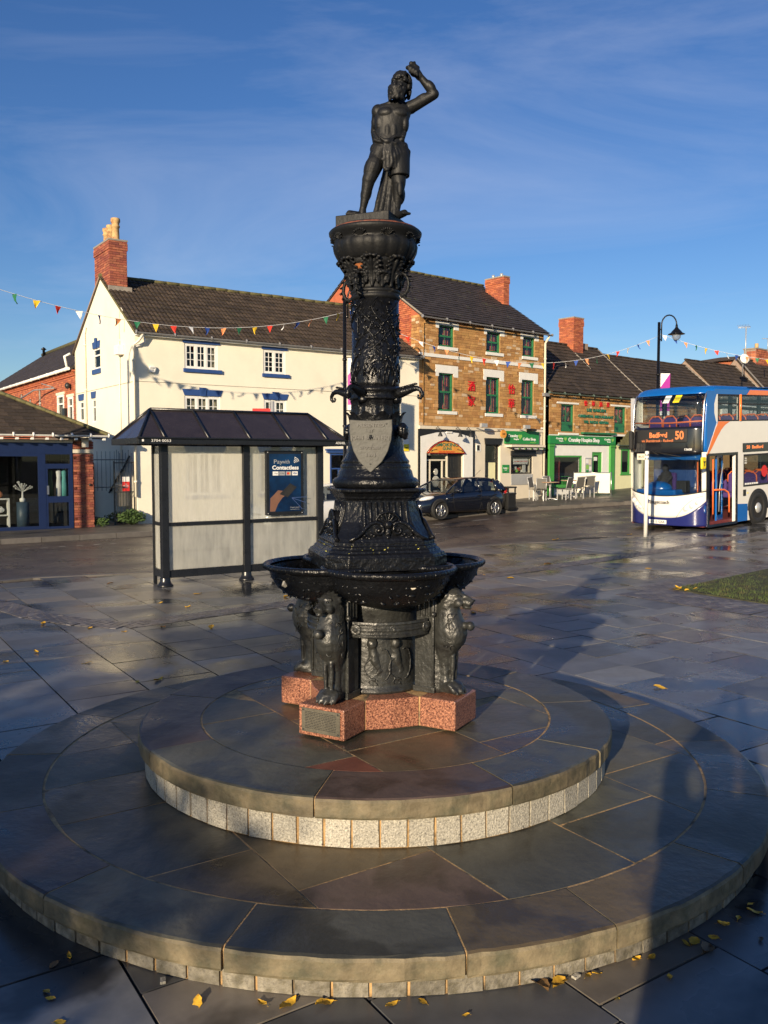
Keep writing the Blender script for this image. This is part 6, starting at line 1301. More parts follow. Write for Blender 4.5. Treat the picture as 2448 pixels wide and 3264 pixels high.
# pale yellow lean-to at its right end
yl = thing('yellow_lean_to', 'pale yellow lean-to shop with a small mossy tiled roof beside the green shopfront', 'shop', (7.28 + .758 * 4.93, 38.06 + .652 * 4.93, 0), A2_)
YW = (.62, 1.36, 1.40, 2.62); wall(0, 6, 0, 2.80, [YW], .12).obj('wall', 'yellow_wall', yl); b = MB(); frame(b, *YW, .04, .09, .08); b.box(.56, 1.45, -.04, .06, 1.34, 1.40); w_ = b.obj('window', 'green_pilaster', yl); MB().box(.71, 1.27, .035, .04, 1.49, 2.53).obj('pane', 'pane_dark', w_); room(w_, *YW, .12, .4, 'room'); MB().box(.74, .78, .06, .08, 1.45, 2.5).obj('fairy_lights', 'white', w_)
MB().add([(0, -.25, 2.80), (6, -.25, 2.80), (6, -.02, 3.5), (1.2, -.02, 3.5)], [(0, 1, 2, 3)]).obj('roof_deck', 'moss', yl); its = [(0.15 + i * .24 + j * .28, -.24 + .045 * j, 2.84 + .14 * j, .23, .03, .15, 0, R(-20)) for j in range(5) for i in range(int((5.6 - j * .28) / .24))]; pieces('roof_tile', yl, its, 'moss', 120); gutter(yl, -.05, 6, -.30, 2.80, 'gutter_green', joints=5)
# ================================================================== further row to the right (behind the bus)
fr2 = thing('far_stone_row', 'row of stone buildings with long brown tiled roofs behind the bus', 'building', (7.28, 38.06, 0), A2_)
fw = wall(7.5, 28, 0, 5.0, [(9.4, 10.3, 3.3, 4.3)], .12).obj('front_wall', 'iron_mortar', fr2); its = courses(7.52, 14.9, 2.9, 4.95, .14, .22, .5, [(9.4, 10.3, 3.3, 4.3)], .016, -.006, .03, .007, 25, .18); pieces('stone', fw, its, 'iron_stone', 300); w_ = MB().box(9.4, 10.3, .08, .1, 3.3, 4.3).obj('window', 'pane_dark', fr2)
sg = MB().box(15.0, 28, -.12, -.003, 3.3, 5.2).obj('white_sign_wall', 'white_wall', fr2); text('TATTOO', sg, (18.4 + 1.0, -.125, 4.75), .62, 'text_dark', 2.9, ext=.003); text('SHOPPE', sg, (18.4 + 1.0, -.125, 4.1), .62, 'text_dark', 2.9, ext=.003); q = MB(); q.tube([(16.6 + .18 * math.cos(t), -.13, 4.6 + .3 * math.sin(t)) for t in [k * .5 for k in range(11)]], .03, 6); q.cap((16.6, -.13, 4.2), (16.6, -.13, 5.0), .05, .02); q.obj('emblem', 'text_dark', sg)
for x0, x1, zr, n in ((7.58, 16.2, 7.58, 29), (16.25, 22.2, 7.95, 20), (22.2, 27.5, 8.5, 18)):
    r0 = tileroof(fr2, x0, x1, -.2, 5.0, 2.9, zr, n, 14, 'tile', TL, limit=300 if x0 < 8 else 0, name='roof_tile'); ridge(r0, x0, x1, 2.9, zr + .03, 'tile', .09, 12); MB().tube([(x1 - .02, -.2, 5.03), (x1 - .02, 2.9, zr + .03)], .06, 6).obj('verge_mortar', 'render_grey', r0); MB().add([(x0, 2.9, zr), (x1, 2.9, zr), (x1, 6, 5), (x0, 6, 5)], [(0, 1, 2, 3)]).obj('rear_slope', 'tile', r0)
    MB().add([(x0 + .03, -.1, 5), (x0 + .03, 6, 5), (x0 + .03, 2.9, zr - .02)], [(0, 1, 2)]).obj('party_gable', 'brick_wall', fr2)
MB().box(22.15, 22.35, -.1, 2.6, 5.3, 5.5).obj('flashing', 'render_grey', fr2); q = MB().add([(22.1, -.2, 5.12), (22.4, -.2, 5.12), (22.4, 2.9, 8.62), (22.1, 2.9, 8.62)], [(0, 1, 2, 3)]); q.obj('lead_flashing', 'render_grey', fr2)
be = thing('red_brick_end_building', 'tall red brick end wall with chimney block at the far right', 'building', (24.05, 56.0, .9), A2_); wb = MB().box(0, 8, 0, .8, 0, 8.35).obj('wall', 'brick_wall', be); its = courses(0.02, 5, 5.2, 8.34, .15, .3, .45, [], .02, -.008, .03, .002, 31); pieces('brick', wb, its, 'brick_orange', 300)
its = [(-.008, .15 + .3 * i, 5.3 + .15 * j, .03, .28, .13, 0) for i in range(2) for j in range(20)]; pieces('brick', wb, its, 'brick_orange', 260); MB().box(-.05, 8.05, -.05, .85, 8.35, 8.43).obj('coping', 'render_grey', be); MB().lathe([(.12, 8.43), (.12, 8.8)], .9, .4, 10).obj('flue', 'pot', be); MB().box(.6, 6, -1.2, -.01, 0, 6.3).obj('lower_block', 'brick_orange', be)
fb = thing('far_flat_roof_building', 'distant flat roofed building with a dark roof edge and yellow panels', 'building', (26.5, 76, 0), .15); MB().prismy([(-1.5, 0), (14, 0), (14, 11.2), (8, 11.1), (3, 10.7), (-1.5, 10.0)], 0, 8).obj('wall', 'brick_orange', fb); MB().prismy([(-1.8, 10.0), (3, 10.75), (8, 11.15), (14.2, 11.25), (14.2, 11.55), (8, 11.45), (3, 11.05), (-1.8, 10.25)], -.4, 8.4).obj('roof_edge', 'slate', fb); MB().box(5.2, 12, -.08, -.003, 9.4, 11.0).obj('panel', 'sign_orange', fb)
sa = thing('satellite_dish', 'round white satellite dish on the far right roof', 'satellite dish', (20.9, 50.0, 7.95), .15); MB().lathe([(.0, .0), (.16, .03), (.27, .09), (.28, .10)], n=24, cap=False).obj('dish', 'white', sa, rot=(R(-100), 0, 0)); MB().tube([(0, .0, 0), (0, .3, -.3), (0, .3, -1.0)], .04, 6).tube([(0, -.05, -.4), (0, -.6, 0)], .015, 5).obj('bracket', 'gutter', sa)
ta = thing('tv_aerial', 'thin television aerial mast above the far right roofs', 'aerial', (21.0, 50.3, 7.6)); b = MB().tube([(0, 0, 0), (0, 0, 2.2)], .03, 6).tube([(-.45, 0, 2.15), (.3, .1, 2.2)], .02, 5)
for k in range(8): b.tube([(-.45 + k * .09, -.12, 2.05 + k * .006), (-.45 + k * .09, .12, 2.30 + k * .006)], .012, 4)
b.obj('mast', 'alu', ta)
tb_ = thing('tv_aerial', 'small aerial at the very right edge above the brick block', 'aerial', (22.6, 51, 8.4)); b = MB().tube([(0, 0, 0), (0, 0, .8)], .03, 6)
for k in range(6): b.tube([(-.3 + k * .1, -.1, .8), (-.3 + k * .1, .1, .8)], .012, 4)
b.tube([(-.35, 0, .8), (.3, 0, .8)], .015, 4).obj('mast', 'alu', tb_)
# ================================================================== bus shelter
AS = math.atan2(.548, .836)
bs = thing('bus_shelter', 'black framed bus shelter with pitched smoked roof and steamed up glass', 'bus shelter', (-3.62, 14.1, 0), AS)
SPX = [0, 1.455, 2.91]
for i, x in enumerate(SPX):
    b = MB(); b.box(x - .06, x + .06, -.06, .06, .10, 2.40)
    b.lathe([(.13, 0), (.13, .03), (.10, .06), (.085, .10), (.085, .15)], x, 0, 20); o = b.obj('post', 'shelter_black', bs, bevel=.006)
b = MB(); b.box(-.56 * 0 - .03, .02, .46, .52, 0, 2.36); b.obj('post', 'shelter_black', bs)
for z0, z1, nm in ((2.32, 2.40, 'top_rail'), (1.0, 1.06, 'middle_rail'), (.14, .27, 'bottom_rail')):
    for a, c in ((.062, 1.393), (1.517, 2.848)): MB().box(a, c, -.035, .035, z0, z1).obj(nm, 'shelter_black', bs, bevel=.004)
    MB().box(-.025, .025, .062, .458, z0, z1 - .002).obj(nm, 'shelter_black', bs); MB().box(2.885, 2.935, .062, .9, z0, z1 - .002).obj(nm, 'shelter_black', bs)
for a, c in ((.065, 1.39), (1.52, 2.845)):
    MB().box(a, c, -.004, .004, 1.063, 2.318).obj('glass_pane', 'frost' if a < 1 else 'frost2', bs, label='upper pane fogged with condensation'); MB().box(a, c, -.004, .004, .272, .998).obj('glass_pane', 'frost2', bs, label='lower misted pane')
for z0, z1 in ((1.063, 2.318), (.272, .998)): MB().box(-.004, .004, .065, .455, z0, z1).obj('glass_pane', 'frost2', bs); MB().box(2.906, 2.914, .065, .89, z0, z1).obj('glass_pane', 'frost2', bs)
MB().box(1.66, 2.82, .25, .45, .52, .57).box(.1, 1.4, .25, .45, .52, .57).obj('perch_seat', 'shelter_black', bs, bevel=.01)
b = MB()
for x in (.3, 1.2, 1.9, 2.6): b.box(x - .02, x + .02, .02, .3, .40, .52)
b.obj('seat_bracket', 'shelter_black', bs)
tb2 = MB().box(2.4, 2.52, .8, .92, 0, 2.38).lathe([(.12, 0), (.12, .03), (.08, .10)], 2.46, .86, 16).obj('post', 'shelter_black', bs)
# roof: hipped, ribs at intervals
X0, X1, Y0, Y1, ZE, ZR = -.5, 3.32, -.32, 1.12, 2.44, 2.93
rx0, rx1, ry = X0 + .42, X1 - .42, .40
vs = [(X0, Y0, ZE), (X1, Y0, ZE), (X1, Y1, ZE), (X0, Y1, ZE), (rx0, ry, ZR), (rx1, ry, ZR)]
rf_ = MB().add(vs, [(0, 1, 5, 4), (1, 2, 5), (2, 3, 4, 5), (3, 0, 4), (3, 2, 1, 0)]).obj('roof', 'shelter_roof', bs)
n_ = 5
for k in range(n_):
    t = k / (n_ - 1); xr = rx0 + (rx1 - rx0) * t
    for sy, ye in ((-1, Y0), (1, Y1)):
        xe = X0 + (X1 - X0) * (t if k in (0, n_ - 1) else (xr - X0) / (X1 - X0)); xe = {0: X0, n_ - 1: X1}.get(k, xr)
        MB().tube([(xr, ry, ZR + .012), (xe, ye, ZE + .012)], .022, 6).obj('rib', 'shelter_black', rf_)
    if k in (0, n_ - 1): MB().tube([(xr, ry, ZR + .01), (xr, Y0, ZE + .10 * 0 + .02)], .022, 6).obj('rib', 'shelter_black', rf_)
MB().tube([(rx0, ry, ZR + .012), (rx1, ry, ZR + .012)], .026, 8).obj('ridge_bar', 'shelter_black', rf_)
fa = MB().box(X0 - .02, X1 + .02, Y0 - .03, Y0 + .01, 2.345, 2.45).box(X0 - .02, X1 + .02, Y1 - .01, Y1 + .03, 2.345, 2.45).box(X0 - .03, X0 + .01, Y0 + .012, Y1 - .012, 2.345, 2.45).box(X1 - .01, X1 + .03, Y0 + .012, Y1 - .012, 2.345, 2.45).box(X0 + .011, X1 - .011, Y0 + .011, Y1 - .011, 2.40, 2.43)
fo_ = fa.obj('fascia', 'shelter_black', bs, bevel=.006); MB().box(X0 - .05, X1 + .05, Y0 - .07, Y0 - .031, 2.435, 2.46).obj('gutter_lip', 'shelter_black', bs, bevel=.005)
text('3704 0053', fo_, (X0 + .35, Y0 - .032, 2.40), .06, 'text_white', .32, ext=.001); text('ADSHEL', fo_, (X1 - .16, Y0 - .032, 2.395), .06, 'text_white', .20, ext=.001); MB().box(X0 + .04, X0 + .07, Y0 - .034, Y0 - .031, 2.385, 2.42).obj('arrow_mark', 'text_white', fo_)
# poster case
pc = MB().box(1.81, 2.54, -.09, -.012, 1.12, 2.255).obj('poster_case', 'shelter_black', bs, bevel=.008); pp = MB().box(1.865, 2.485, -.094, -.0905, 1.18, 2.20).obj('poster', 'poster', pc); Y = -.0955
text('Pay', pp, (2.035, Y, 2.06), .105, 'alu', .17, ext=.0005); text('with', pp, (2.19, Y, 2.06), .10, 'alu', .15, ext=.0005); text('Contactless', pp, (2.18, Y, 1.955), .10, 'text_white', .52, ext=.0005, bold=.03)
for k in range(4): MB().tube([(2.34 - .0 + (.03 + .028 * k) * math.cos(a), Y, 2.03 + (.03 + .028 * k) * math.sin(a)) for a in [R(18 + 12 * j) for j in range(6)]], .006, 5).obj('wave_mark', 'text_white', pp)
for k in range(4):
    x = 1.985 + k * .127; MB().box(x - .055, x + .055, Y, -.0942, 1.82, 1.89).obj('card_logo', ('white', 'alu', 'alu', 'white')[k], pp)
text('VISA', pp, (2.366, Y - .0008, 1.855), .045, 'text_blue', .085, ext=.0004, bold=.03); text('Pay', pp, (1.995, Y - .0008, 1.855), .035, 'text_dark', .06, ext=.0004); text('G Pay', pp, (2.112, Y - .0008, 1.855), .03, 'text_dark', .07, ext=.0004)
for x, m_ in ((2.228, 'red'), (2.252, 'sign_orange')): MB().lathe([(.022, 0), (.022, .0006)], n=16).obj('card_disc', m_, pp, loc=(x, Y + .0002 - (.0004 if m_ == 'red' else 0), 1.855), rot=(R(90), 0, 0))
MB().prismy([(1.87, 1.185), (1.97, 1.185), (2.03, 1.32), (2.12, 1.43), (2.19, 1.47), (2.25, 1.54), (2.27, 1.60), (2.20, 1.58), (2.13, 1.545), (2.03, 1.56), (1.95, 1.48), (1.88, 1.42)], Y, -.0942).obj('printed_hand', 'skin_print', pp)
MB().prismy([(2.06, 1.49), (2.27, 1.68), (2.40, 1.61), (2.22, 1.43)], Y - .0006, -.0944).obj('printed_phone', 'text_dark', pp); MB().prismy([(2.14, 1.50), (2.27, 1.645), (2.36, 1.60), (2.23, 1.45)], Y - .001, -.0946).obj('printed_screen', 'rubber', pp)
for a in (-12, -32, 14): MB().box(0, .30, 0, .0008, -.004, .004).obj('light_ray', 'text_blue', pp, loc=(2.30, Y + .0002, 1.42), rot=(0, R(a + 30), 0))
text('Stagecoach', pp, (2.36, Y, 1.25), .03, 'alu', .18, ext=.0005); text('stagecoachbus.com', pp, (2.36, Y, 1.215), .022, 'alu', .18, ext=.0005)
sc_ = MB()
for x in (1.84, 2.51):
    for z in (1.15, 2.225): sc_.ell((x, -.092, z), (.01, .006, .01), n=8, m=5)
sc_.obj('case_screw', 'alu', pc); MB().box(2.62, 2.80, .006, .009, 2.0, 2.29).obj('timetable_sheet', 'white', bs)
rs = thing('bus_stop_flag', 'red bus stop flag showing just above the shelter roof', 'sign', (-2.35, 16.6, 0), .2); MB().tube([(.2, 0, 0), (.2, 0, 3.22)], .04, 10).obj('pole', 'alu', rs); f_ = MB().box(-.18, .16, -.012, .012, 2.75, 3.08).obj('flag', 'red', rs); text('BUS\nSTOP', f_, (-.02, -.014, 2.92), .10, 'text_white', .26); 

# ================================================================== black hatchback
def car(name, label, body_m, loc, rz, group=None):
    c = thing(name, label, 'car', loc, rz, group)
    # x forward from rear (0) to nose (4.1); y half width; seats UK
    st_ = [  # x, zbottom, zshoulder(belt), half width, zroof, half width roof
        (.00, .42, .86, .60, None, None), (.04, .30, .90, .72, None, None), (.18, .24, .94, .80, None, None), (.5, .2, .96, .84, None, None), (.9, .2, .96, .85, None, None), (1.4, .2, .95, .855, None, None), (2.0, .2, .93, .855, None, None), (2.6, .2, .91, .85, None, None), (2.95, .2, .89, .845, None, None), (3.3, .2, .84, .83, None, None), (3.6, .2, .77, .79, None, None), (3.85, .22, .68, .70, None, None), (4.0, .28, .58, .58, None, None), (4.05, .36, .50, .44, None, None)]
    rings = []
    for x, zb, zs, hw_, _, _ in st_:
        zm = zb + (zs - zb) * .55; top = zs + (.0 if x < 2.9 else .03)
        half = [(0, zb), (hw_ * .86, zb), (hw_ * .97, zb + .07), (hw_, zm - .05), (hw_ * .995, zm + .06), (hw_ * .955, zs - .03), (hw_ * .90, zs + .005), (hw_ * .5, top + (.035 if x >= 2.9 else 0)), (0, top + (.045 if x >= 2.9 else 0))]
        rings.append([(x, y, z) for y, z in half] + [(x, -y, z) for y, z in half[-2:0:-1]])
    bm_ = MB(); bm_.loft(rings, True); me = bm_.mesh('body')
    # wheel arches cut by dark liners set proud
    body = mk('body', me, body_m, c)
    GH = [(.16, 1.02, .66, .60), (.42, 1.33, .58, .60), (.75, 1.42, .57, .6), (1.4, 1.46, .585, .6), (1.9, 1.45, .58, .6), (2.25, 1.40, .56, .6)]
    # roof skin
    rr_ = MB(); rl = []
    for x, z, hw_ in ((.30, 1.30, .50), (.40, 1.375, .55), (.75, 1.435, .575), (1.3, 1.462, .585), (1.8, 1.452, .58), (2.15, 1.405, .565), (2.3, 1.36, .55)): rl.append([(x, -hw_, z - .045), (x, -hw_ * .9, z - .008), (x, -hw_ * .5, z + .006), (x, 0, z + .012), (x, hw_ * .5, z + .006), (x, hw_ * .9, z - .008), (x, hw_, z - .045), (x, hw_ * .9, z - .03), (x, 0, z - .03), (x, -hw_ * .9, z - .03)])
    rr_.loft(rl, True).obj('roof', body_m, c)
    for s in (-1, 1):
        sd_ = lambda x, z: (x, s * (.845 - (z - .93) * .56), z)
        P_ = MB(); P_.tube([(3.02, s * .80, .91), (2.7, s * .72, 1.12), (2.28, s * .565, 1.345)], .033, 8); P_.tube([(.10, s * .74, .95), (.22, s * .66, 1.15), (.36, s * .545, 1.33)], .055, 8); P_.tube([sd_(1.42, .94), (1.40, s * .59, 1.41)], .032, 8); P_.tube([sd_(.62, .97), (.60, s * .60, 1.39)], .05, 8); P_.obj('pillar', body_m, c)
        q = MB(); q.quad(sd_(1.45, .95), sd_(2.74, .93), (2.50, s * .665, 1.20), (2.18, s * .60, 1.365), (1.43, s * .595, 1.405)); q.obj('side_window', 'pane_dark', c); q = MB(); q.quad(sd_(.68, .98), sd_(1.38, .955), (1.38, s * .595, 1.405), (.72, s * .60, 1.385)); q.obj('side_window', 'pane_dark', c)
        q = MB(); q.quad(sd_(.18, .97), sd_(.58, .98), (.57, s * .60, 1.37), (.38, s * .62, 1.27)); q.obj('quarter_panel', body_m, c)
        MB().ell((2.62, s * .93, 1.00), (.06, .10, .07), n=12, m=8).obj('door_mirror', body_m, c); MB().box(2.56, 2.575, s * .93 - .07, s * .93 + .07, .95, 1.05).obj('mirror_glass', 'chrome', c)
        for x in (1.50, .72): MB().ell((x, s * .862, .80), (.10, .018, .016), n=10, m=6).obj('door_handle', body_m if body_m != 'car_black' else 'black', c)
        dl = MB()
        for pts in ([(2.72, .92), (2.74, .6), (2.66, .3), (1.5, .27), (1.42, .5), (1.40, .94)], [(1.40, .5), (1.36, .3), (.98, .42), (.82, .60), (.70, .75), (.66, .95)]): dl.tube([(x, s * (.852 if z < .8 else .835), z) for x, z in pts], .005, 4)
        dl.obj('door_gap', 'rubber', c)
        MB().ell((3.70, s * .60, .735), (.26, .14, .085), (0, R(12), s * R(-32)), 14, 8).obj('headlight', 'headlight', c); MB().ell((.06, s * .66, .90), (.07, .12, .17), n=12, m=8).obj('tail_light', 'red_lamp', c); MB().ell((3.93, s * .50, .38), (.05, .07, .045), n=12, m=8).obj('fog_light', 'headlight', c); MB().ell((3.05, s * .862, .72), (.035, .01, .018), n=8, m=5).obj('side_repeater', 'headlight', c)
    q = MB(); q.quad((3.0, -.77, .93), (3.0, .77, .93), (2.30, .54, 1.36), (2.30, -.54, 1.36)); q.obj('windscreen', 'pane', c); q = MB(); q.quad((.10, -.62, 1.0), (.10, .62, 1.0), (.34, .5, 1.31), (.34, -.5, 1.31)); q.obj('rear_window', 'pane_dark', c)
    q = MB().box(.4, 2.6, -.6, .6, .55, .90); q.obj('cabin_floor', 'dark_in', c)
    for x in (1.55, .75):
        for y in (-.36, .36): MB().box(x - .10, x + .05, y - .24, y + .24, .85, 1.12).box(x - .09, x + .0, y - .12, y + .12, 1.12, 1.27).obj('car_seat', 'rubber', c, bevel=.03)
    q = MB().box(4.03, 4.07, -.26, .26, .40, .51); q.obj('number_plate', 'white', c); q = MB()
    for k in range(3): q.box(3.98, 4.055, -.42, .42, .54 + k * .022, .55 + k * .022)
    q.box(3.90, 4.04, -.50, .50, .27, .36); q.obj('grille', 'black', c); MB().tube([(.9, 0, 1.45), (.55, 0, 1.72)], .006, 5).obj('aerial', 'rubber', c)
    for x in (.75, 3.33):
        for s in (-1, 1):
            ar = MB().lathe([(.30, -.02), (.375, -.02), (.375, .0), (.30, .0)], n=24, cap=False); ar.obj('wheel_arch', 'rubber', c, loc=(x, s * .848, .36), rot=(R(-90 * s), 0, 0))
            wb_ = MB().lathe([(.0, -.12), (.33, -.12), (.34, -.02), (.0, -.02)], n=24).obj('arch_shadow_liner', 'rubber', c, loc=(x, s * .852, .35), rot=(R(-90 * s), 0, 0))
            w_ = MB().lathe([(.20, -.02), (.28, -.02), (.305, .0), (.31, .03), (.31, -.17), (.2, -.18)], n=28, cap=False).obj('wheel', 'rubber', c, loc=(x, s * .868, .305), rot=(R(-90 * s), 0, 0))
            rm = MB().lathe([(.205, .0), (.20, .012), (.19, -.02), (.18, -.06)], n=28, cap=False); 
            for k in range(7):
                a = 2 * math.pi * k / 7
                for d_ in (-.13, .13): rm.cap((.045 * math.cos(a), .045 * math.sin(a), .0), (.19 * math.cos(a + d_), .19 * math.sin(a + d_), .002), .017, .013, 6)
            rm.lathe([(.0, .012), (.05, .012), (.055, -.01)], n=16, cap=False); rm.obj('rim', 'chrome', w_); MB().lathe([(0, -.05), (.19, -.05)], n=20, cap=False).obj('brake_disc', 'iron', w_)
    return c
v = Vector((-.75, -.66, 0)); f0 = Vector((2.0, 30.15, 0)); rzc = math.atan2(-.66, -.75)
def place_car(fx, fy, **k): # front axle ground point
    return (fx + 3.33 * .75 * 1.0, fy + 3.33 * .66 * 1.0, g(fx + 1.2, fy + 1.2) - .028)
c1 = car('parked_car', 'black five door hatchback parked at the kerb in front of the bar', 'car_black', place_car(1.50, 29.8), rzc); c1.scale = (1.07, 1.05, .95)
c2 = dup(c1, loc=Vector(place_car(-3.1, 25.7)) , label='white hatchback parked beyond the shelter, mostly hidden by the column', swap={'black blue car paint': 'car_white'})

# ================================================================== double decker bus
bz = g(8.75, 23.4) - .03; bus = thing('double_decker_bus', 'white blue and orange double decker bus with open door showing Bedford 50', 'bus', (8.70, 23.4, bz), rot=(0, R(-2.0), math.atan2(.638, .77))); bus.scale = (1.025, 1.025, 1.02)
W_ = 2.40; Hh = 3.98
def bx(y, z):                                             # nose surface: distance back from the front plane
    t = abs(2 * y / W_ - 1); rk = 0 if z < 2.2 else .16 * ((z - 2.2) / 1.75) ** 1.5
    if z > 3.55: rk += .42 * ((z - 3.55) / .43) ** 2
    return .30 * t ** 5 + rk + .05 * t * t - .04 * (1 - t)
def patch(nm, zl, zh, m, off=0., y0=.0, y1=W_, ny=28, nz=10, lab=None, thick=.03):
    b = MB(); vs = []
    for k in (0, 1):
        for j in range(nz + 1):
            for i in range(ny + 1):
                y = y0 + (y1 - y0) * i / ny; z = zl(y) + (zh(y) - zl(y)) * j / nz; vs.append((bx(y, z) - off + thick * k, y, z))
    n = (nx1 := ny + 1) * (nz + 1); f = [(j * nx1 + i + 1, j * nx1 + i, (j + 1) * nx1 + i, (j + 1) * nx1 + i + 1) for j in range(nz) for i in range(ny)]; f += [tuple(q + n for q in r_)[::-1] for r_ in f]
    for i in range(ny): f.append((i, i + 1, n + i + 1, n + i)); a = nz * nx1; f.append((a + i + 1, a + i, n + a + i, n + a + i + 1))
    for j in range(nz): a, c = j * nx1, (j + 1) * nx1; f.append((c, a, n + a, n + c)); a, c = a + ny, c + ny; f.append((a, c, n + c, n + a))
    return b.add(vs, f, True).obj(nm, m, bus, label=lab)
dip = lambda y, e_, m_, p=2: m_ + (e_ - m_) * abs(2 * y / W_ - 1) ** p
patch('front_skirt', lambda y: .15, lambda y: dip(y, .90, .36, 3.2), 'bus_navy'); patch('front_panel', lambda y: dip(y, .90, .36, 3.2), lambda y: dip(y, 1.10, .95), 'bus_white', nz=8)
patch('windscreen', lambda y: dip(y, 1.10, .95) + .03, lambda y: 2.12, 'pane', y0=.13, y1=W_ - .13, thick=.006); patch('windscreen_seal', lambda y: dip(y, 1.10, .95), lambda y: dip(y, 1.10, .95) + .03, 'rubber', .002, nz=1)
for a, c in ((0, .13), (W_ - .13, W_)): patch('windscreen_pillar', lambda y: dip(y, 1.10, .95) + .03, lambda y: 2.16, 'bus_white', y0=a, y1=c, ny=4)
patch('header_panel', lambda y: 2.12, lambda y: 2.86, 'bus_black', y0=.10, y1=W_ - .10)
for a, c in ((0, .10), (W_ - .10, W_)): patch('corner_panel', lambda y: 2.16, lambda y: 3.72, 'bus_blue', y0=a, y1=c, ny=4)
patch('upper_windscreen', lambda y: 2.86, lambda y: 3.74, 'pane', y0=.12, y1=W_ - .12, thick=.006); patch('front_dome', lambda y: 3.74, lambda y: dip(y, 3.84, Hh - .02, 4), 'bus_blue', nz=6)
for yy in (.12, W_ - .12): MB().tube([(bx(yy, z) - .012, yy, z) for z in (2.2, 2.5, 2.9, 3.2, 3.5, 3.7, 3.78)], .022, 8).obj('screen_trim', 'chrome' if yy < 1 else 'chrome', bus)
for y, m_ in ((1.22, 'white'), (.92, 'yellow')): MB().quad(*[(bx(yy, z) - .012, yy, z) for yy, z in ((y, 3.52), (y - .18, 3.52), (y - .24, 3.72), (y - .06, 3.72))]).obj('screen_sticker', m_, bus)
dst = patch('destination_display', lambda y: 2.43, lambda y: 2.80, 'rubber', .012, y0=.46, y1=2.04, thick=.004)
RY = (R(90), 0, -R(90))
text('Bedford', dst, (bx(1.3, 2.7) - .02, 1.30, 2.64), .20, 'led', .55, rot=RY, ext=.001, bold=.03); text('50', dst, (bx(.62, 2.6) - .035, .66, 2.62), .31, 'led', .26, rot=RY, ext=.001, bold=.03); text('via Sharnbrook - Radwell', dst, (bx(1.3, 2.5) - .02, 1.32, 2.49), .105, 'led', .98, rot=RY, ext=.001)
text('15608', bus, (bx(.5, 2.2) - .014, .42, 2.24), .08, 'text_white', .22, rot=RY, ext=.001, bold=.02)
lg = MB().lathe([(.075, 0), (.075, .006)], n=20).obj('logo_disc', 'bus_navy', bus, loc=(bx(1.65, .8) - .008, 1.66, .80), rot=(0, R(-90), 0)); MB().lathe([(.035, .006), (.035, .010)], n=16).obj('logo_dot', 'bus_orange', lg)
text('Stagecoach', bus, (bx(1.25, .8) - .022, 1.25, .79), .14, 'text_dark', .62, rot=RY, ext=.004, bold=.01)
pt = MB().box(-.02, 0, -.27, .27, -.055, .055).obj('number_plate', 'white', bus, loc=(bx(1.3, .3) - .01, 1.30, .24), bevel=.004); text('KX12 GXA', pt, (-.022, 0, 0), .085, 'text_dark', .44, rot=RY, ext=.001, bold=.02)
for s in (0, 1):
    for k, (y, z) in enumerate(((.24, .80), (.36, .70), (.50, .62))):
        yy = y if s == 0 else W_ - y; h_ = MB().lathe([(.0, .03), (.04, .028), (.055, .012), (.062, 0), (.068, .008), (.070, -.01)], n=20, cap=False).obj('headlight', 'headlight', bus, loc=(bx(yy, z) - .008, yy, z), rot=(0, R(-90), (R(-25) if yy < 1 else R(25)) * (2 - k) / 2))
    q = MB().tube([(bx(yy, z) - .006, yy, z) for yy, z in [((.10 + .14 * k) if s == 0 else W_ - (.10 + .14 * k), .98 - .035 * k - (.02 * k * k)) for k in range(6)]], .004, 4); q.obj('panel_gap', 'rubber', bus)
ds_ = MB().box(-.004, 0, -.11, .11, -.10, .10).obj('wheelchair_sign', 'bus_blue', bus, loc=(bx(.1, .7) + .03, .09, .62), rot=(0, 0, R(-38))); q = MB(); q.tube([(-.006, .02 + .045 * math.cos(t), -.03 + .045 * math.sin(t)) for t in [k * .6 - 2 for k in range(8)]], .008, 5); q.tube([(-.006, .01, .04), (-.006, .01, -.01), (-.006, -.035, -.015), (-.006, -.05, -.06)], .009, 5); q.ell((-.006, .01, .062), (.005, .014, .014), n=8, m=5); q.obj('wheelchair_symbol', 'text_white', ds_)
w1_ = MB().tube([(bx(1.3, 2.1) - .03, 1.35, 2.18), (bx(1, 2.1) - .03, 1.02, 2.12), (bx(.6, 2.1) - .03, .62, 2.05)], .012, 5).tube([(bx(1.3, 2.1) - .03, 1.5, 2.22), (bx(1, 2.1) - .03, 1.28, 2.10)], .012, 5).obj('wiper', 'rubber', bus)
ys = MB().box(-.20, .02, -.03, .03, -.16, .16).obj('yellow_mirror', 'yellow', bus, loc=(-.02, -.10, 1.88), bevel=.04); MB().tube([(-.09, -.035, .05), (-.09, -.035, -.08)], .012, 5).tube([(-.09, -.035, .0), (-.05, -.035, .05)], .012, 5).tube([(-.09, -.035, .0), (-.13, -.035, .05)], .012, 5).obj('mirror_symbol', 'text_dark', ys)
MB().tube([(.1, 0, 2.0), (-.02, -.08, 1.98)], .02, 6).obj('mirror_arm', 'rubber', bus); mr_ = MB().box(.04, .16, 2.20, 2.31, 2.25, 2.78).obj('mirror', 'rubber', bus, bevel=.04)
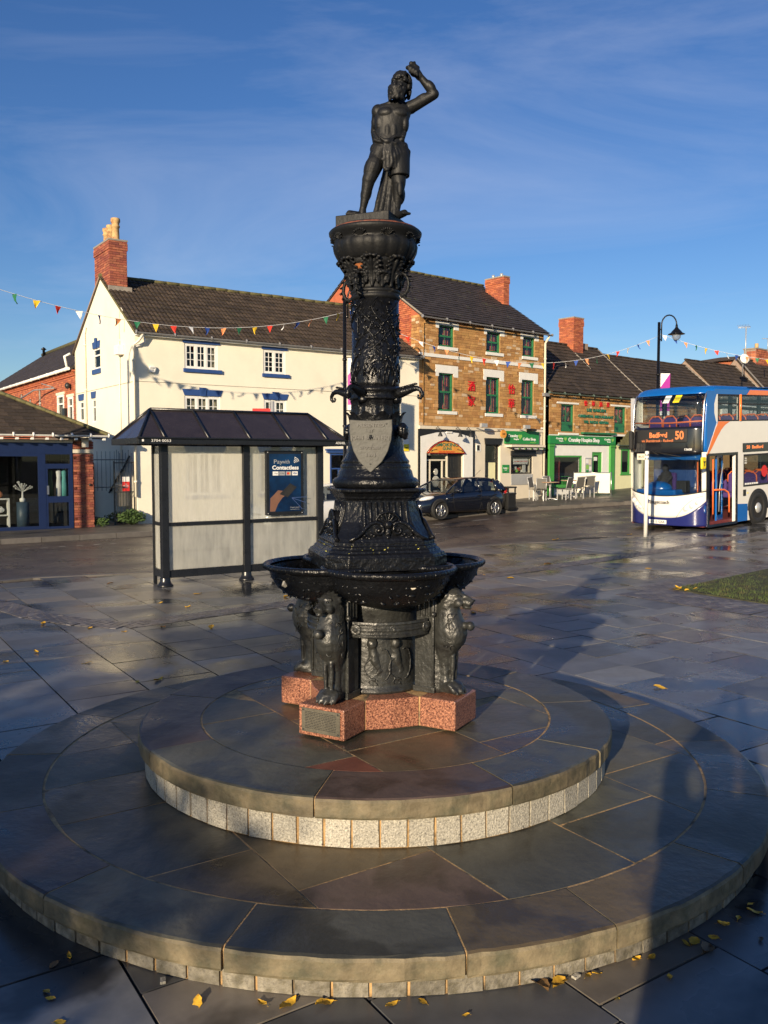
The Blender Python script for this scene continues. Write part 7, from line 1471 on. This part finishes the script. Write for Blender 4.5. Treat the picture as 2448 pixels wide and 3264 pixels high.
# sides
UW = [(.78, 1.93, 2.98, 3.80), (2.03, 3.85, 2.98, 3.80), (3.95, 5.75, 2.98, 3.80), (5.85, 7.65, 2.98, 3.80), (7.75, 10.0, 2.98, 3.80)]; DO = (.32, 1.72, .14, 2.06); LW = [(2.18, 4.0, 1.12, 2.04), (4.1, 5.9, 1.12, 2.04), (6.0, 7.8, 1.12, 2.04)]
LEN = 10.6
def side(y, holes, nm, flip):
    w_ = wall(.30, LEN, .15, 3.72, holes, .08); b = MB(); b.add([(v_[0], (y + v_[1]) if not flip else (y - v_[1]), v_[2]) for v_ in w_.v], [f_ if not flip else f_[::-1] for f_ in w_.f]); return b.obj(nm, 'bus_white', bus)
UWc = [(a, c, d, min(e, 3.715)) for a, c, d, e in UW]
s1 = side(0, UWc + [DO] + LW, 'side_panel', False); s2 = side(W_, UWc + [(.7, 1.7, 1.1, 2.04)] + LW, 'side_panel', True)
rings = []
for x, dz in ((.62, -.10), (.8, -.03), (1.2, 0), (LEN - .4, 0), (LEN, -.25)): rings.append([(x, y, z + dz) for y, z in ((0, 3.72 - dz), (.0, 3.80), (.03, 3.88), (.12, 3.95), (.5, 3.98), (W_ - .5, 3.98), (W_ - .12, 3.95), (W_ - .03, 3.88), (W_, 3.80), (W_, 3.72 - dz))])
MB().loft(rings, True).obj('roof', 'bus_blue', bus); MB().box(LEN, LEN + .05, .02, W_ - .02, .15, 3.75).obj('rear_panel', 'bus_blue', bus)
for q in UWc + LW:
    for y, s in ((.0, 1), (W_, -1)):
        b = MB(); y_ = y + s * .02; b.box(q[0], q[1], min(y_, y_ + s * .008), max(y_, y_ + s * .008), q[2], q[3]); b.obj('window_pane', 'pane', bus)
        if q[3] > 3: f_ = MB(); frame(f_, *q, y + s * .012, .035, .03); f_.box(q[0] + .035, q[1] - .035, y + s * .012 - .01, y + s * .012 + .01, 3.44, 3.47); f_.obj('window_rubber', 'rubber', bus)
        else: f_ = MB(); frame(f_, *q, y + s * .012, .05, .03); f_.obj('window_rubber', 'rubber', bus)
# livery shapes, thin sheets on the panel
Yl = -.004
def liv(nm, poly, m, y=Yl): MB().prismy(poly, y, 0.0005).obj(nm, m, bus)
liv('blue_front_panel', [(.22, 2.16), (.30, 2.16), (.74, 2.92), (.68, 3.0), (.60, 3.2), (.59, 3.45), (.68, 3.66), (.78, 3.80), (.22, 3.80)], 'bus_blue'); liv('blue_window_corner', [(.76, 2.90), (.82, 2.975), (.76, 2.975)], 'bus_blue')
liv('blue_cant_rail', [(.6, 3.716), (2.3, 3.716), (2.45, 3.85), (.6, 3.85)], 'bus_blue', -.006); liv('orange_cant_rail', [(2.36, 3.716), (LEN, 3.716), (LEN, 3.85), (2.51, 3.85)], 'bus_orange', -.006); MB().add([(2.50, .02, 3.93), (LEN - .3, .02, 3.93), (LEN - .3, .6, 3.985), (2.7, .6, 3.985)], [(0, 1, 2, 3)]).obj('orange_roof_band', 'bus_orange', bus)
liv('orange_swoosh', [(.24, 2.08), (.36, 2.14), (.54, 2.32), (.76, 2.56), (.96, 2.75), (1.16, 2.88), (1.42, 2.975), (.80, 2.975), (.74, 2.86), (.62, 2.74), (.45, 2.52), (.30, 2.22)], 'bus_orange', -.006); liv('white_pinstripe', [(.22, 2.12), (.24, 2.12), (.76, 2.95), (.73, 2.95)], 'bus_white', -.009)
liv('blue_skirt', [(1.80, .15), (2.42, .15), (2.42, .63), (1.80, .66)], 'bus_blue'); liv('blue_skirt', [(3.66, .15), (7.2, .15), (7.2, .66), (3.66, .66)], 'bus_blue'); liv('navy_corner', [(.22, .15), (.30, .15), (.30, .88), (.22, .90)], 'bus_navy')
sd2 = MB().box(2.12, 3.75, -.02, .0, 2.10, 2.36).obj('side_destination', 'bus_black', bus, bevel=.01); text('50  Bedford', sd2, (2.78, -.023, 2.235), .13, 'led', .95, ext=.001, bold=.02)
MB().box(2.17, 2.32, -.012, 0, .86, 1.04).obj('side_grille', 'rubber', bus); MB().box(2.4, 2.46, -.01, 0, .92, .95).obj('side_lamp', 'yellow', bus)
st3 = MB().lathe([(.17, 0), (.17, .004)], n=24).obj('red_round_sticker', 'red', bus, loc=(3.42, .018, 1.52), rot=(R(90), 0, 0)); b = MB()
for k in range(6): b.box(2.30 + k * .13, 2.40 + k * .13, .014, .018, 1.16, 1.22)
b.obj('card_stickers', 'white', bus); text('5-day\nMEGA\nRIDER', bus, (2.32, .015, 1.86), .07, 'text_white', .16, ext=.001)
MB().tube([(1.93 + .045, -.012, 2.98), (1.93 + .045, -.012, 3.72)], .03, 6).obj('window_post', 'bus_orange', bus)
# door opening and leaf
b = MB(); frame(b, DO[0] - .06, DO[1] + .10, .12, 2.12, .0, .07, .06); dr3 = b.obj('door_frame', 'bus_black', bus)
dl_ = MB(); frame(dl_, 0, .62, .0, 1.86, 0, .07, .04); dl_.box(.07, .55, -.02, .02, .07, .20); dlf = dl_.obj('door_leaf', 'bus_blue', bus, loc=(.95, .14, .19), rot=(0, 0, R(14))); MB().box(.07, .55, -.004, .004, .20, 1.79).obj('pane', 'pane_dark', dlf); MB().tube([(.12, -.05, .3), (.14, -.06, .9), (.30, -.06, 1.3), (.54, -.05, 1.62)], .014, 6).obj('grab_rail', 'alu', dlf)
MB().tube([(.66, .06, .45), (.66, .06, 1.95)], .022, 8).tube([(.66, .06, 1.12), (1.2, .04, 1.10), (1.42, .04, 1.02), (1.48, .04, .9), (1.48, .04, .45)], .024, 8).obj('handrail', 'rail', bus)
MB().box(.25, LEN, .10, W_ - .08, .12, .25).obj('lower_floor', 'bus_floor', bus); MB().box(.55, LEN, .02, W_ - .02, 2.12, 2.28).obj('upper_floor', 'bus_floor', bus); MB().box(.50, .60, .1, W_ - .1, 2.1, 2.85).obj('upper_front_panel', 'rubber', bus)
MB().box(.24, .75, .95, W_ - .2, .30, 1.12).ell((.6, 1.7, 1.12), (.30, .42, .22)).obj('dashboard', 'bus_blue', bus, bevel=.05); MB().box(1.3, 1.38, .95, W_ - .1, .25, 2.0).box(.75, 1.3, .93, .98, .25, 1.15).obj('cab_partition', 'navy', bus); MB().lathe([(.20, 0), (.22, .01), (.20, .02)], n=24, cap=False).obj('steering_wheel', 'rubber', bus, loc=(.82, 1.75, 1.22), rot=(0, R(35), 0)); MB().box(.95, 1.25, 1.5, 2.0, .25, .95).box(1.15, 1.27, 1.5, 2.0, .95, 1.55).obj('driver_seat', 'seat_purple', bus, bevel=.04); MB().box(.62, .85, .85, 1.15, 1.02, 1.35).obj('ticket_machine', 'rubber', bus, bevel=.02); MB().box(.28, .30, .2, W_ - .2, 1.95, 2.12).obj('sun_blind', 'bus_blue', bus)
MB().tube([(.5, .42, .3), (.5, .42, 2.0)], .02, 8).tube([(1.9, .5, .3), (1.9, .5, 2.05)], .02, 8).obj('handrail', 'rail', bus)
MB().tube([(bx(.2, 3) + .10, .16, 3.00), (.30, 1.2, 2.97), (bx(.2, 3) + .10, W_ - .16, 3.00)], .024, 8).tube([(.38, 1.2, 2.97), (.38, 1.2, 2.80)], .02, 6).tube([(.42, .20, 3.0), (.42, .20, 3.55)], .024, 8).obj('upper_handrail', 'rail', bus)
sk = [0]
def bseat(x, y, z):
    o = MB().box(x, x + .10, y - .22, y + .22, z, z + .72).box(x - .42, x, y - .22, y + .22, z, z + .16).obj('seat', 'seat_purple', bus, bevel=.05); MB().tube([(x + .02, y - .21, z + .45), (x + .02, y - .20, z + .66), (x + .02, y - .1, z + .76), (x + .02, y + .1, z + .76), (x + .02, y + .20, z + .66), (x + .02, y + .21, z + .45)], .020, 8).obj('seat_rail', 'rail', o)
for x in (1.05, 1.75, 2.45, 3.15, 3.85, 4.55, 5.3, 6.1):
    for y in (.30, .76, 1.62, 2.08): bseat(x, y, 2.42)
for x in (3.1, 3.8, 4.5, 5.2):
    for y in (.3, .76, 1.62, 2.08): bseat(x, y, .75)
for x in (3.02, 8.0):
    for y, s in ((.0, 1), (W_, -1)):
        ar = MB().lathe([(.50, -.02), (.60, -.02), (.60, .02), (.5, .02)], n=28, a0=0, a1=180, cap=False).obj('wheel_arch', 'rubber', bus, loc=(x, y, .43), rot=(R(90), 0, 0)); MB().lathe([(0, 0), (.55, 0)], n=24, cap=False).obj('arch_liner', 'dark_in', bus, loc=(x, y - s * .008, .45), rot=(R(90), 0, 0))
        w_ = MB().lathe([(.28, -.06), (.30, .0), (.40, .012), (.455, -.01), (.47, -.05), (.47, -.25), (.3, -.26)], n=32, cap=False).obj('wheel', 'rubber', bus, loc=(x, y - s * .02, .47), rot=(R(90 * s), 0, 0))
        rm = MB().lathe([(.29, -.02), (.27, -.03), (.25, -.07), (.16, -.06), (.15, .0), (.12, .03), (.0, .04)], n=28, cap=False); [rm.ell((.20 * math.cos(a), .20 * math.sin(a), -.055), (.016, .016, .02), n=6, m=4) for a in [k * .628 for k in range(10)]]; rm.obj('rim', 'alu', w_)
pr_ = MB(); pr_.cap((1.08, 1.76, 1.1), (1.10, 1.76, 1.45), .19, .17).ell((1.05, 1.76, 1.68), (.10, .09, .125)).cap((1.05, 1.58, 1.42), (.86, 1.62, 1.26), .055, .04).cap((1.05, 1.94, 1.42), (.86, 1.90, 1.26), .055, .04)
dv_ = remesh(pr_.obj('person', 'coat', None), .012, 3); Mw = Matrix.LocRotScale(Vector((8.70, 23.4, bz)), Euler((0, R(-2), math.atan2(.638, .77))), Vector((1.025, 1.025, 1.02))); dv_.matrix_world = Mw; tag(dv_, 'bus driver in dark uniform sitting behind the steering wheel', 'person')
# ================================================================== street lamps with banners
def lamp(label, x, y, h, banner=True):
    z0 = g(x, y) + .1; t = thing('street_lamp', label, 'street lamp', (x, y, z0), 0, 'hooked street lamps with magenta banners'); h -= z0
    MB().tube([(0, 0, 0), (0, 0, 1.2), (0, 0, 1.22), (0, 0, h)], [.085, .085, .06, .055], 14).tube([(0, 0, 3.05), (0, 0, 3.12)], .075, 12).tube([(0, 0, h - 2.1), (0, 0, h - 2.03)], .075, 12).obj('pole', 'iron', t)
    MB().tube([(.10, 0, h - .75), (.10, 0, h - .1)] + [(.40 - .30 * math.cos(a), 0, h - .1 + .38 * math.sin(a)) for a in [k * math.pi / 10 for k in range(1, 11)]] + [(.70, 0, h - .2)], .028, 8).box(0, .10, -.02, .02, h - .7, h - .66).box(0, .10, -.02, .02, h - .3, h - .26).obj('hook_arm', 'iron', t)
    hd = MB().lathe([(.03, h - .08), (.045, h - .12), (.05, h - .2), (.09, h - .26), (.17, h - .34), (.23, h - .42), (.32, h - .46), (.33, h - .475), (.20, h - .47)], .70, 0, 24).obj('lamp_shade', 'iron', t); MB().lathe([(.0, h - .72), (.08, h - .70), (.15, h - .62), (.175, h - .5), (.175, h - .475)], .70, 0, 20).obj('lamp_bowl', 'lamp_glass', t)
    if banner:
        zt = h - 2.02; zb = zt - 1.66; b = MB().box(.10, .48, -.006, .006, zb, zt).obj('banner', 'purple', t); MB().prismy([(.10, zt), (.48, zt), (.10, zt - .55)], -.0075, -.0062).obj('banner_corner', 'text_white', b); MB().box(.10, .48, -.0075, -.0062, zb, zb + .16).obj('banner_foot', 'text_white', b)
        b2 = MB().tube([(0, 0, zt + .02), (.50, 0, zt + .02)], .014, 6).tube([(0, 0, zb - .02), (.50, 0, zb - .02)], .014, 6).obj('banner_rod', 'iron', t)
        text('A better\nexperience', b, (.30, -.009, zt - .66), .065, 'text_white', .26, ext=.0005); text('Drink', b, (.29, -.009, zt - .98), .12, 'text_white', .26, ext=.0005); text('Enjoy', b, (.29, -.009, zt - 1.14), .12, 'text_white', .28, ext=.0005); text('town centre', b, (.29, -.009, zt - 1.32), .035, 'text_white', .24, ext=.0005); text('Council', b, (.29, -.009, zb + .08), .08, 'purple', .28, ext=.0005)
        MB().ell((.27, -.008, zt - .10), (.02, .001, .02)).obj('banner_emblem', 'purple', b)
    return t
lamp('dark street lamp rising behind the iron column beside the cream house', -1.27, 28, 7.39); lamp('dark street lamp with hanging lantern behind the double decker bus', 10.94, 34.5, 7.55)
lamp('dark street lamp just outside the left edge carrying the bunting', -11.3, 19.1, 7.3)
# ================================================================== bunting
SEQ = ['red', 'white', 'blue', 'orange', 'green', 'yellow']
fl_me = {}
def flagmesh(c, k):
    if (c, k) not in fl_me:
        rr = random.Random(k * 7 + 1); b = MB(); vs = []; n = 5
        for j in range(n + 1):
            t = j / n; wv = .03 * math.sin(t * 3 + k) * t; tw = rr.uniform(-.2, .2) * t
            for i in range(4): u = (i / 3 - .5) * .20 * (1 - t) + .05 * t * math.sin(k); vs.append((u, wv + .02 * math.sin(i * 2.1 + k) * t + u * tw, -.25 * t))
        b.add(vs, [(j * 4 + i, j * 4 + i + 1, (j + 1) * 4 + i + 1, (j + 1) * 4 + i) for j in range(n) for i in range(3)], True); me = b.mesh('pennant'); me.materials.append(FLAG[c]); fl_me[(c, k)] = me
    return fl_me[(c, k)]
def bunting(label, a, b, f, s0, s1, start, spacing=.52, seed=1, step=1):
    l = math.dist(a, b); d = ((b[0] - a[0]) / l, (b[1] - a[1]) / l); rr = random.Random(seed); t = thing('bunting', label, 'bunting', (a[0], a[1], f(0)), 0, 'strings of coloured pennants')
    P = lambda s: (d[0] * s, d[1] * s, f(s) - f(0)); MB().tube([P(s0 + (s1 - s0) * k / 40) for k in range(41)], .007, 5).obj('cord', 'text_white', t); s = s0 + .25; k = start; an = math.atan2(d[1], d[0])
    while s < s1 - .15:
        c = SEQ[k % 6]; tl = math.atan2(f(s + .1) - f(s - .1), .2); mk('pennant', flagmesh(c, k % 5), None, t, P(s), (rr.uniform(-.5, .5), 0, an + rr.gauss(0, .45)), (rr.uniform(.8, .95), 1, rr.uniform(.8, .98)), label=c + ' pennant'); s += spacing; k += step
    return t
bunting('bunting swinging low across the cream house up to the lamp behind the column', (-1.27, 28), (-11.3, 19.1), lambda s: 5.78 + .0245 * (s - 6.6) ** 2, 0, 13.4, 5, .53, 1, -1)
bunting('bunting across the ironstone building and brown roof between the two lamps', (-1.27, 28), (10.94, 34.5), lambda s: 5.6 + .0295 * (s - 6.9) ** 2, 0, 13.83, 2, .52, 2)
bunting('bunting descending to the right from the lantern lamp above the bus', (10.94, 34.5), (20, 36), lambda s: 7.1 - .308 * s + .0237 * s * s, 0, 13, 1, .45, 3)
# ================================================================== white pole, litter bin, cafe furniture
def at3(x, y, dz=0): return (x, y, g(x, y) + dz)
wp_ = thing('white_pole', 'plain white pole at the plaza edge in front of the bus', 'pole', at3(6.92, 22.62)); MB().tube([(0, 0, 0), (0, 0, 2.26)], .052, 18).lathe([(.0, 2.27), (.04, 2.268), (.054, 2.25)], n=18).obj('pole_tube', 'white', wp_); q = MB().box(-.26, -.055, -.012, .012, 2.04, 2.20).obj('small_sign', 'cream_shop', wp_, bevel=.004); text('BUS', q, (-.155, -.014, 2.12), .08, 'text_dark', .14); MB().tube([(0, 0, 2.05), (0, 0, 2.09)], .058, 14).tube([(0, 0, 2.15), (0, 0, 2.19)], .058, 14).obj('clip', 'chrome', wp_)
bn_ = thing('litter_bin', 'square black litter bin on the kerb behind the parked car', 'litter bin', at3(4.55, 31.55, .1), A2_)
bn_.scale = (.8, .8, .78)
b = MB().box(-.27, .27, -.27, .27, .05, .78).box(-.29, .29, -.29, .29, .08, .13).box(-.29, .29, -.29, .29, .70, .76).box(-.25, .25, -.25, .25, 0, .05); b.obj('body', 'black', bn_, bevel=.01); b = MB()
for sx in (-1, 1):
    for sy in (-1, 1): b.box(sx * .24 - .025, sx * .24 + .025, sy * .24 - .025, sy * .24 + .025, .78, 1.0)
b.obj('lid_post', 'black', bn_); MB().box(-.30, .30, -.30, .30, 1.0, 1.07).obj('lid', 'black', bn_, bevel=.015); MB().box(-.24, .24, -.24, .24, .76, .80).obj('inner_rim', 'alu', bn_)
def chair0():
    c = thing('cafe_chair', 'x', 'chair', (0, 0, 0))
    for sx in (-1, 1):
        for sy in (-1, 1): MB().box(sx * .21 - .018, sx * .21 + .018, sy * .20 - .018, sy * .20 + .018, 0, .44 if sy < 0 else .43).obj('leg', 'alu', c, bevel=.004)
    MB().box(-.23, .23, -.22, .22, .43, .455).obj('seat', 'mesh_grey', c); b = MB()
    for sx in (-1, 1): b.tube([(sx * .21, .20, .44), (sx * .21, .25, .70), (sx * .21, .31, .92)], .018, 8); b.box(sx * .235 - .02, sx * .235 + .02, -.22, .24, .62, .64) if False else None
    b.tube([(-.21, .31, .92), (.21, .31, .92)], .018, 8); b.obj('back_frame', 'alu', c); b = MB(); b.add([(-.195, .21, .50), (.195, .21, .50), (.195, .305, .90), (-.195, .305, .90), (-.195, .22, .50), (.195, .22, .50), (.195, .315, .90), (-.195, .315, .90)], [(0, 1, 2, 3), (7, 6, 5, 4), (0, 4, 5, 1), (3, 2, 6, 7)]); b.obj('backrest', 'mesh_grey', c)
    for sx in (-1, 1): MB().tube([(sx * .235, -.2, .44), (sx * .24, -.19, .62), (sx * .24, .26, .64)], .014, 6).obj('armrest', 'alu', c) if False else None
    return c
def fac(s, out_): return (1.34 + .758 * s + .652 * out_, 32.95 + .652 * s - .758 * out_)
ch0 = chair0(); CH = [(5.35, 1.55, 'grey mesh cafe chair nearest the litter bin, side on to the table', 2.0), (5.85, .95, 'grey mesh cafe chair against the coffee shop wall behind the first table', 3.3), (6.25, 2.1, 'grey mesh cafe chair with its back to the road in front of the first table', .15), (6.95, .85, 'grey mesh cafe chair behind the tables under the wall sign', 3.0), (7.0, 2.15, 'grey mesh cafe chair between the two tables, back to the road', -.2), (7.85, 2.1, 'grey mesh cafe chair beside the cream wind screen', -.5)]
for i, (s, o_, lab, a) in enumerate(CH):
    x, y = fac(s, o_); r_ = A2_ + a + math.pi; loc = at3(x, y, .1)
    if i == 0: ch0.location = loc; ch0.rotation_euler = (0, 0, r_); ch0['label'] = lab; ch0['group'] = 'cafe chairs outside the coffee shop'
    else: dup(ch0, loc, r_, lab, 'cafe chairs outside the coffee shop')
for s, o_, lab in ((5.95, 1.6, 'round cafe table nearest the litter bin'), (7.35, 1.55, 'round cafe table beside the cream wind screen')):
    x, y = fac(s, o_); t = thing('cafe_table', lab, 'table', at3(x, y, .1), A2_, 'cafe tables'); MB().lathe([(.0, .72), (.38, .72), (.39, .735), (.38, .75)], n=28).obj('table_top', 'wood', t); MB().tube([(0, 0, .04), (0, 0, .72)], .03, 10).obj('column', 'alu', t); b = MB()
    for k in range(4): a = k * 1.571 + .4; b.cap((.03 * math.cos(a), .03 * math.sin(a), .06), (.28 * math.cos(a), .28 * math.sin(a), .025), .03, .02, 8)
    b.obj('foot', 'chrome', t)
x, y = fac(8.35, 1.0); ws_ = thing('wind_screen', 'cream canvas wind screen with chrome posts beside the cafe tables', 'screen', at3(x, y, .1), A2_ - R(62)); MB().box(0, 1.55, -.012, .012, .14, 1.0).obj('canvas', 'cream', ws_)
for q in (0, 1.6): MB().tube([(q, 0, 0), (q, 0, 1.05)], .022, 10).lathe([(.14, 0), (.14, .02), (.03, .04)], q, 0, 16).obj('post', 'chrome', ws_)
MB().tube([(0, 0, 1.02), (1.6, 0, 1.02)], .014, 8).obj('top_bar', 'chrome', ws_)
# bollards of weeds at the alley
def weed(label, x, y, z, r_, h, n, seed):
    t = thing('weed_clump', label, 'plant', (x, y, z)); rr = random.Random(seed); b = MB(); st_ = MB()
    for k in range(n):
        a = rr.uniform(0, 6.28); q = r_ * rr.random() ** .6; hh = h * rr.uniform(.3, 1) * (1 - .4 * q / r_); p = Vector((q * math.cos(a), q * math.sin(a) * .7, hh)); s = rr.uniform(.03, .07); d = Vector((rr.gauss(0, 1), rr.gauss(0, 1), rr.gauss(.3, .6))).normalized(); u = d.orthogonal().normalized() * s * .4; b.add([p - d * s, p + u, p + d * s, p - u], [(0, 1, 2, 3)])
        if k % 12 == 0: st_.tube([(0, 0, 0), tuple(p * .6), tuple(p)], [.01, .008, .004], 4)
    b.obj('leaves', 'weed', t, kind='stuff'); st_.obj('stem', 'weed', t)
weed('green weeds growing at the foot of the barred gate', -7.75, 26.3, .1, .42, .52, 700, 1); weed('small weeds beside the brick pier of the blue shop', -8.45, 25.6, .1, .22, .3, 260, 2)
weed('low weeds in the shaded alley below the house wall', -8.35, 27.1, .1, .5, .4, 300, 3)
# ================================================================== fallen leaves
def leafmesh(k):
    rr = random.Random(k); b = MB(); n = 7; vs = []; curl = rr.uniform(.15, .6)
    for i in range(n + 1):
        t = i / n; w_ = .30 * math.sin(math.pi * t) ** .75 * (1 + .12 * (-1) ** i) + .002; z = curl * .35 * (t - .5) ** 2 + .06 * math.sin(t * 5 + k)
        for j in (-1, 0, 1): vs.append((t - .5, j * w_, max(0, z + abs(j) * curl * .28) + .01))
    b.add(vs, [(i * 3 + j, i * 3 + j + 1, i * 3 + j + 4, i * 3 + j + 3) for i in range(n) for j in (0, 1)], True).tube([(-.5, 0, .02), (-.68, .04, .015)], .012, 4); me = b.mesh('fallen_leaf'); me.materials.append(M['leaf'] if k % 5 else M['leaf_brown']); return me
LM = [leafmesh(k) for k in range(1, 8)]
LF = [(-.72, 3.19, .075, 0), (-.47, 3.19, .05, 0), (-.37, 3.185, .095, 0), (-.23, 3.19, .08, 0), (-1.37, 3.44, .05, 0), (-1.33, 3.26, .04, 0), (-1.30, 3.22, .04, 0), (-1.21, 3.08, .045, 0), (-1.33, 3.50, .04, 0), (.03, 3.185, .06, 0), (.15, 3.20, .045, 0), (.62, 3.30, .10, 0), (.70, 3.31, .08, 0), (.87, 3.38, .045, 0), (.83, 3.37, .045, 0), (1.06, 3.48, .05, 0), (1.13, 3.50, .045, 0), (1.16, 3.36, .045, 0), (1.38, 3.55, .09, 0), (1.35, 3.61, .07, 0), (1.31, 3.60, .05, 0), (1.45, 3.65, .05, 0), (1.53, 3.75, .055, 0), (1.72, 3.86, .07, 0), (1.73, 3.93, .035, 0), (1.65, 3.63, .045, 0), (1.62, 3.80, .05, 0), (.31, 3.12, .03, 0), (.91, 3.22, .025, 0),
      (-3.79, 9.24, .08, 1), (-2.15, 8.06, .13, 1), (-2.33, 7.99, .07, 1), (-2.76, 10.61, .11, 1), (-2.15, 10.58, .12, 1), (-3.66, 10.58, .09, 1), (-2.91, 13.3, .13, 1), (-2.79, 12.1, .08, 1), (-3.17, 10.35, .07, 1), (-3.27, 12.45, .08, 1), (-4.63, 14.4, .10, 1), (-1.49, 13.0, .12, 1), (-3.93, 8.8, .07, 1), (-3.07, 8.74, .10, 1), (-4.36, 10.86, .09, 1),
      (1.22, 11.64, .13, 2), (2.54, 7.78, .12, 2), (3.27, 17.05, .15, 2), (2.23, 15.05, .12, 2), (5.09, 16.4, .13, 2), (1.85, 15.46, .09, 2), (4.48, 22.3, .16, 2), (6.66, 23.2, .15, 2), (4.70, 13.60, .12, 3), (4.90, 13.80, .12, 3), (4.80, 13.50, .10, 3), (4.62, 13.66, .10, 3), (5.0, 13.7, .10, 3), (4.75, 13.75, .12, 3)]
LL = ['yellow brown fallen leaf on the paving at the foot of the bottom step', 'small fallen leaf on the wet paving between fountain and shelter', 'fallen orange leaf on the wet paving right of the fountain', 'fallen yellow leaf at the corner of the lawn']
SPEC = {2: 'long bright yellow leaf against the bottom step, left of the middle', 3: 'rounded bright yellow leaf against the bottom step beside the long one', 11: 'largest curled yellow leaf against the bottom step, right of the middle', 45: 'single orange leaf alone on a slab behind the steps to the right', 30: 'largest leaf on the slabs between the steps and the shelter', 44: 'bright orange leaf on a slab just right of the lion'}
ORD = 'first second third fourth fifth sixth seventh eighth ninth tenth eleventh twelfth thirteenth fourteenth fifteenth sixteenth seventeenth eighteenth nineteenth twentieth twenty-first twenty-second twenty-third twenty-fourth twenty-fifth twenty-sixth twenty-seventh twenty-eighth twenty-ninth thirtieth'.split()
def leaf_label(i):
    k = LF[i][3]; same = sorted([j for j in range(len(LF)) if LF[j][3] == k], key=lambda j: LF[j][0] / LF[j][1]); r_ = same.index(i)
    return ['fallen leaf, %s from the left of those along the foot of the bottom step', 'small fallen leaf, %s from the left of those between steps and shelter', 'fallen orange leaf, %s from the left of those right of the fountain', 'yellow leaf, %s from the left of those at the lawn corner'][k] % ORD[r_]
for i, (x, y, s, k) in enumerate(LF):
    rr = random.Random(i * 3 + 1); o = mk('fallen_leaf', LM[i % 7], None, None, (x, y, g(x, y) + .003 + (.02 if k == 3 else 0)), (rr.gauss(0, .12), rr.gauss(0, .12), rr.uniform(0, 6.28)), (s, s * rr.uniform(.7, 1.1), s * rr.uniform(.8, 1.4)))
    tag(o, SPEC.get(i) or leaf_label(i), 'leaf', None if i in SPEC else ['leaves along the bottom step', 'leaves scattered between fountain and shelter', 'leaves scattered right of the fountain', 'leaves at the lawn corner'][k])
for x, y, z, lab in ((-.89, 3.33, 0, 'pale stone chip at the foot of the bottom step, left of the yellow leaves'), (.78, 3.36, 0, 'pale stone chip beside the largest curled yellow leaf'), (.80, 3.43, 0, 'pale stone chip tucked against the bottom step right of the big leaf')): tag(mk('gravel_chip', MB().box(-.5, .5, -.3, .3, 0, .35).mesh('chip'), 'granite_white', None, (x, y, z + .002), (0, 0, x * 5), (.035, .035, .03)), lab, 'stone', 'stone chips by the bottom step')
# ================================================================== what stands behind the camera: the photographer, whose shadow falls into view, and an unseen tree added for its shade
ph = MB(); ox, oy = -.20, -.42
for s in (-1, 1): ph.cap((ox + s * .11, oy, .10), (ox + s * .12, oy, .55), .065, .075).cap((ox + s * .12, oy, .55), (ox + s * .11, oy, .92), .09, .11).ell((ox + s * .12, oy + .06, .05), (.06, .14, .05))
ph.ell((ox, oy, .98), (.27, .17, .24)).ell((ox, oy, 1.22), (.28, .17, .30)).cap((ox - .20, oy, 1.42), (ox + .20, oy, 1.42), .11, .11).cap((ox, oy, 1.45), (ox, oy, 1.56), .08, .08).ell((ox, oy + .01, 1.66), (.10, .12, .14)).loft([[(ox + r_ * math.cos(q), oy + r_ * .6 * math.sin(q), z) for q in [k * .524 for k in range(12)]] for r_, z in ((.31, .55), (.28, .9), (.27, 1.3))])
for s, hx in ((-1, -.06), (1, .06)): ph.cap((ox + s * .22, oy, 1.43), (ox + s * .24, oy + .08, 1.62), .085, .07).cap((ox + s * .24, oy + .08, 1.62), (hx, -.18, 1.94), .07, .045).ell((hx, -.16, 1.98), (.05, .05, .06))
po = remesh(ph.obj('person', 'coat'), .02, 3); tag(po, 'photographer in dark coat holding a phone up, casting a shadow on the steps', 'person')
tr = thing('added_shade_tree', 'thin leaved autumn tree added behind the viewer to shade the left of the plaza', 'tree', (-8.5, -9.5, 0)); rr = random.Random(21); b = MB().tube([(0, 0, 0), (.05, .02, 1.5), (0, .05, 3.2), (.1, 0, 5.2)], [.16, .13, .10, .05], 10); lv = MB(); 
for k in range(26):
    z = rr.uniform(1.7, 4.9); a = rr.uniform(0, 6.28); l = rr.uniform(1.0, 2.1); p0 = Vector((.05, .02, z)); p1 = p0 + Vector((math.cos(a) * l, math.sin(a) * l, rr.uniform(.2, 1.1))); b.tube([p0, p0.lerp(p1, .5) + Vector((0, 0, .12)), p1], [.05, .03, .012], 6)
    for j in range(260): t = rr.uniform(.25, 1.1); c = p0.lerp(p1, t) + Vector((rr.gauss(0, .28), rr.gauss(0, .28), rr.gauss(0, .26))); d = Vector((rr.gauss(0, 1), rr.gauss(0, 1), rr.gauss(0, 1))).normalized() * .09; u = d.orthogonal().normalized() * .07; lv.add([c - d, c + u, c + d, c - u], [(0, 1, 2, 3)])
b.obj('trunk', 'bark', tr); lv.obj('crown', 'leaf', tr, kind='stuff')
# ================================================================== fit lettering to its measured width
bpy.context.view_layer.update(); dg = bpy.context.evaluated_depsgraph_get()
for o, wd in TEXTS:                                        # fixed meshes, fitted to the width they have
    me = bpy.data.meshes.new_from_object(o.evaluated_get(dg)); nm = o.name; n = bpy.data.objects.new('lettering_mesh', me); COL.objects.link(n); n.parent = o.parent; n.location = o.location; n.rotation_euler = o.rotation_euler; n['label'] = o['label']
    xs = [v.co.x for v in me.vertices]
    if wd and xs: n.scale = (wd / (max(xs) - min(xs)), 1, 1)
    bpy.data.objects.remove(o); n.name = nm
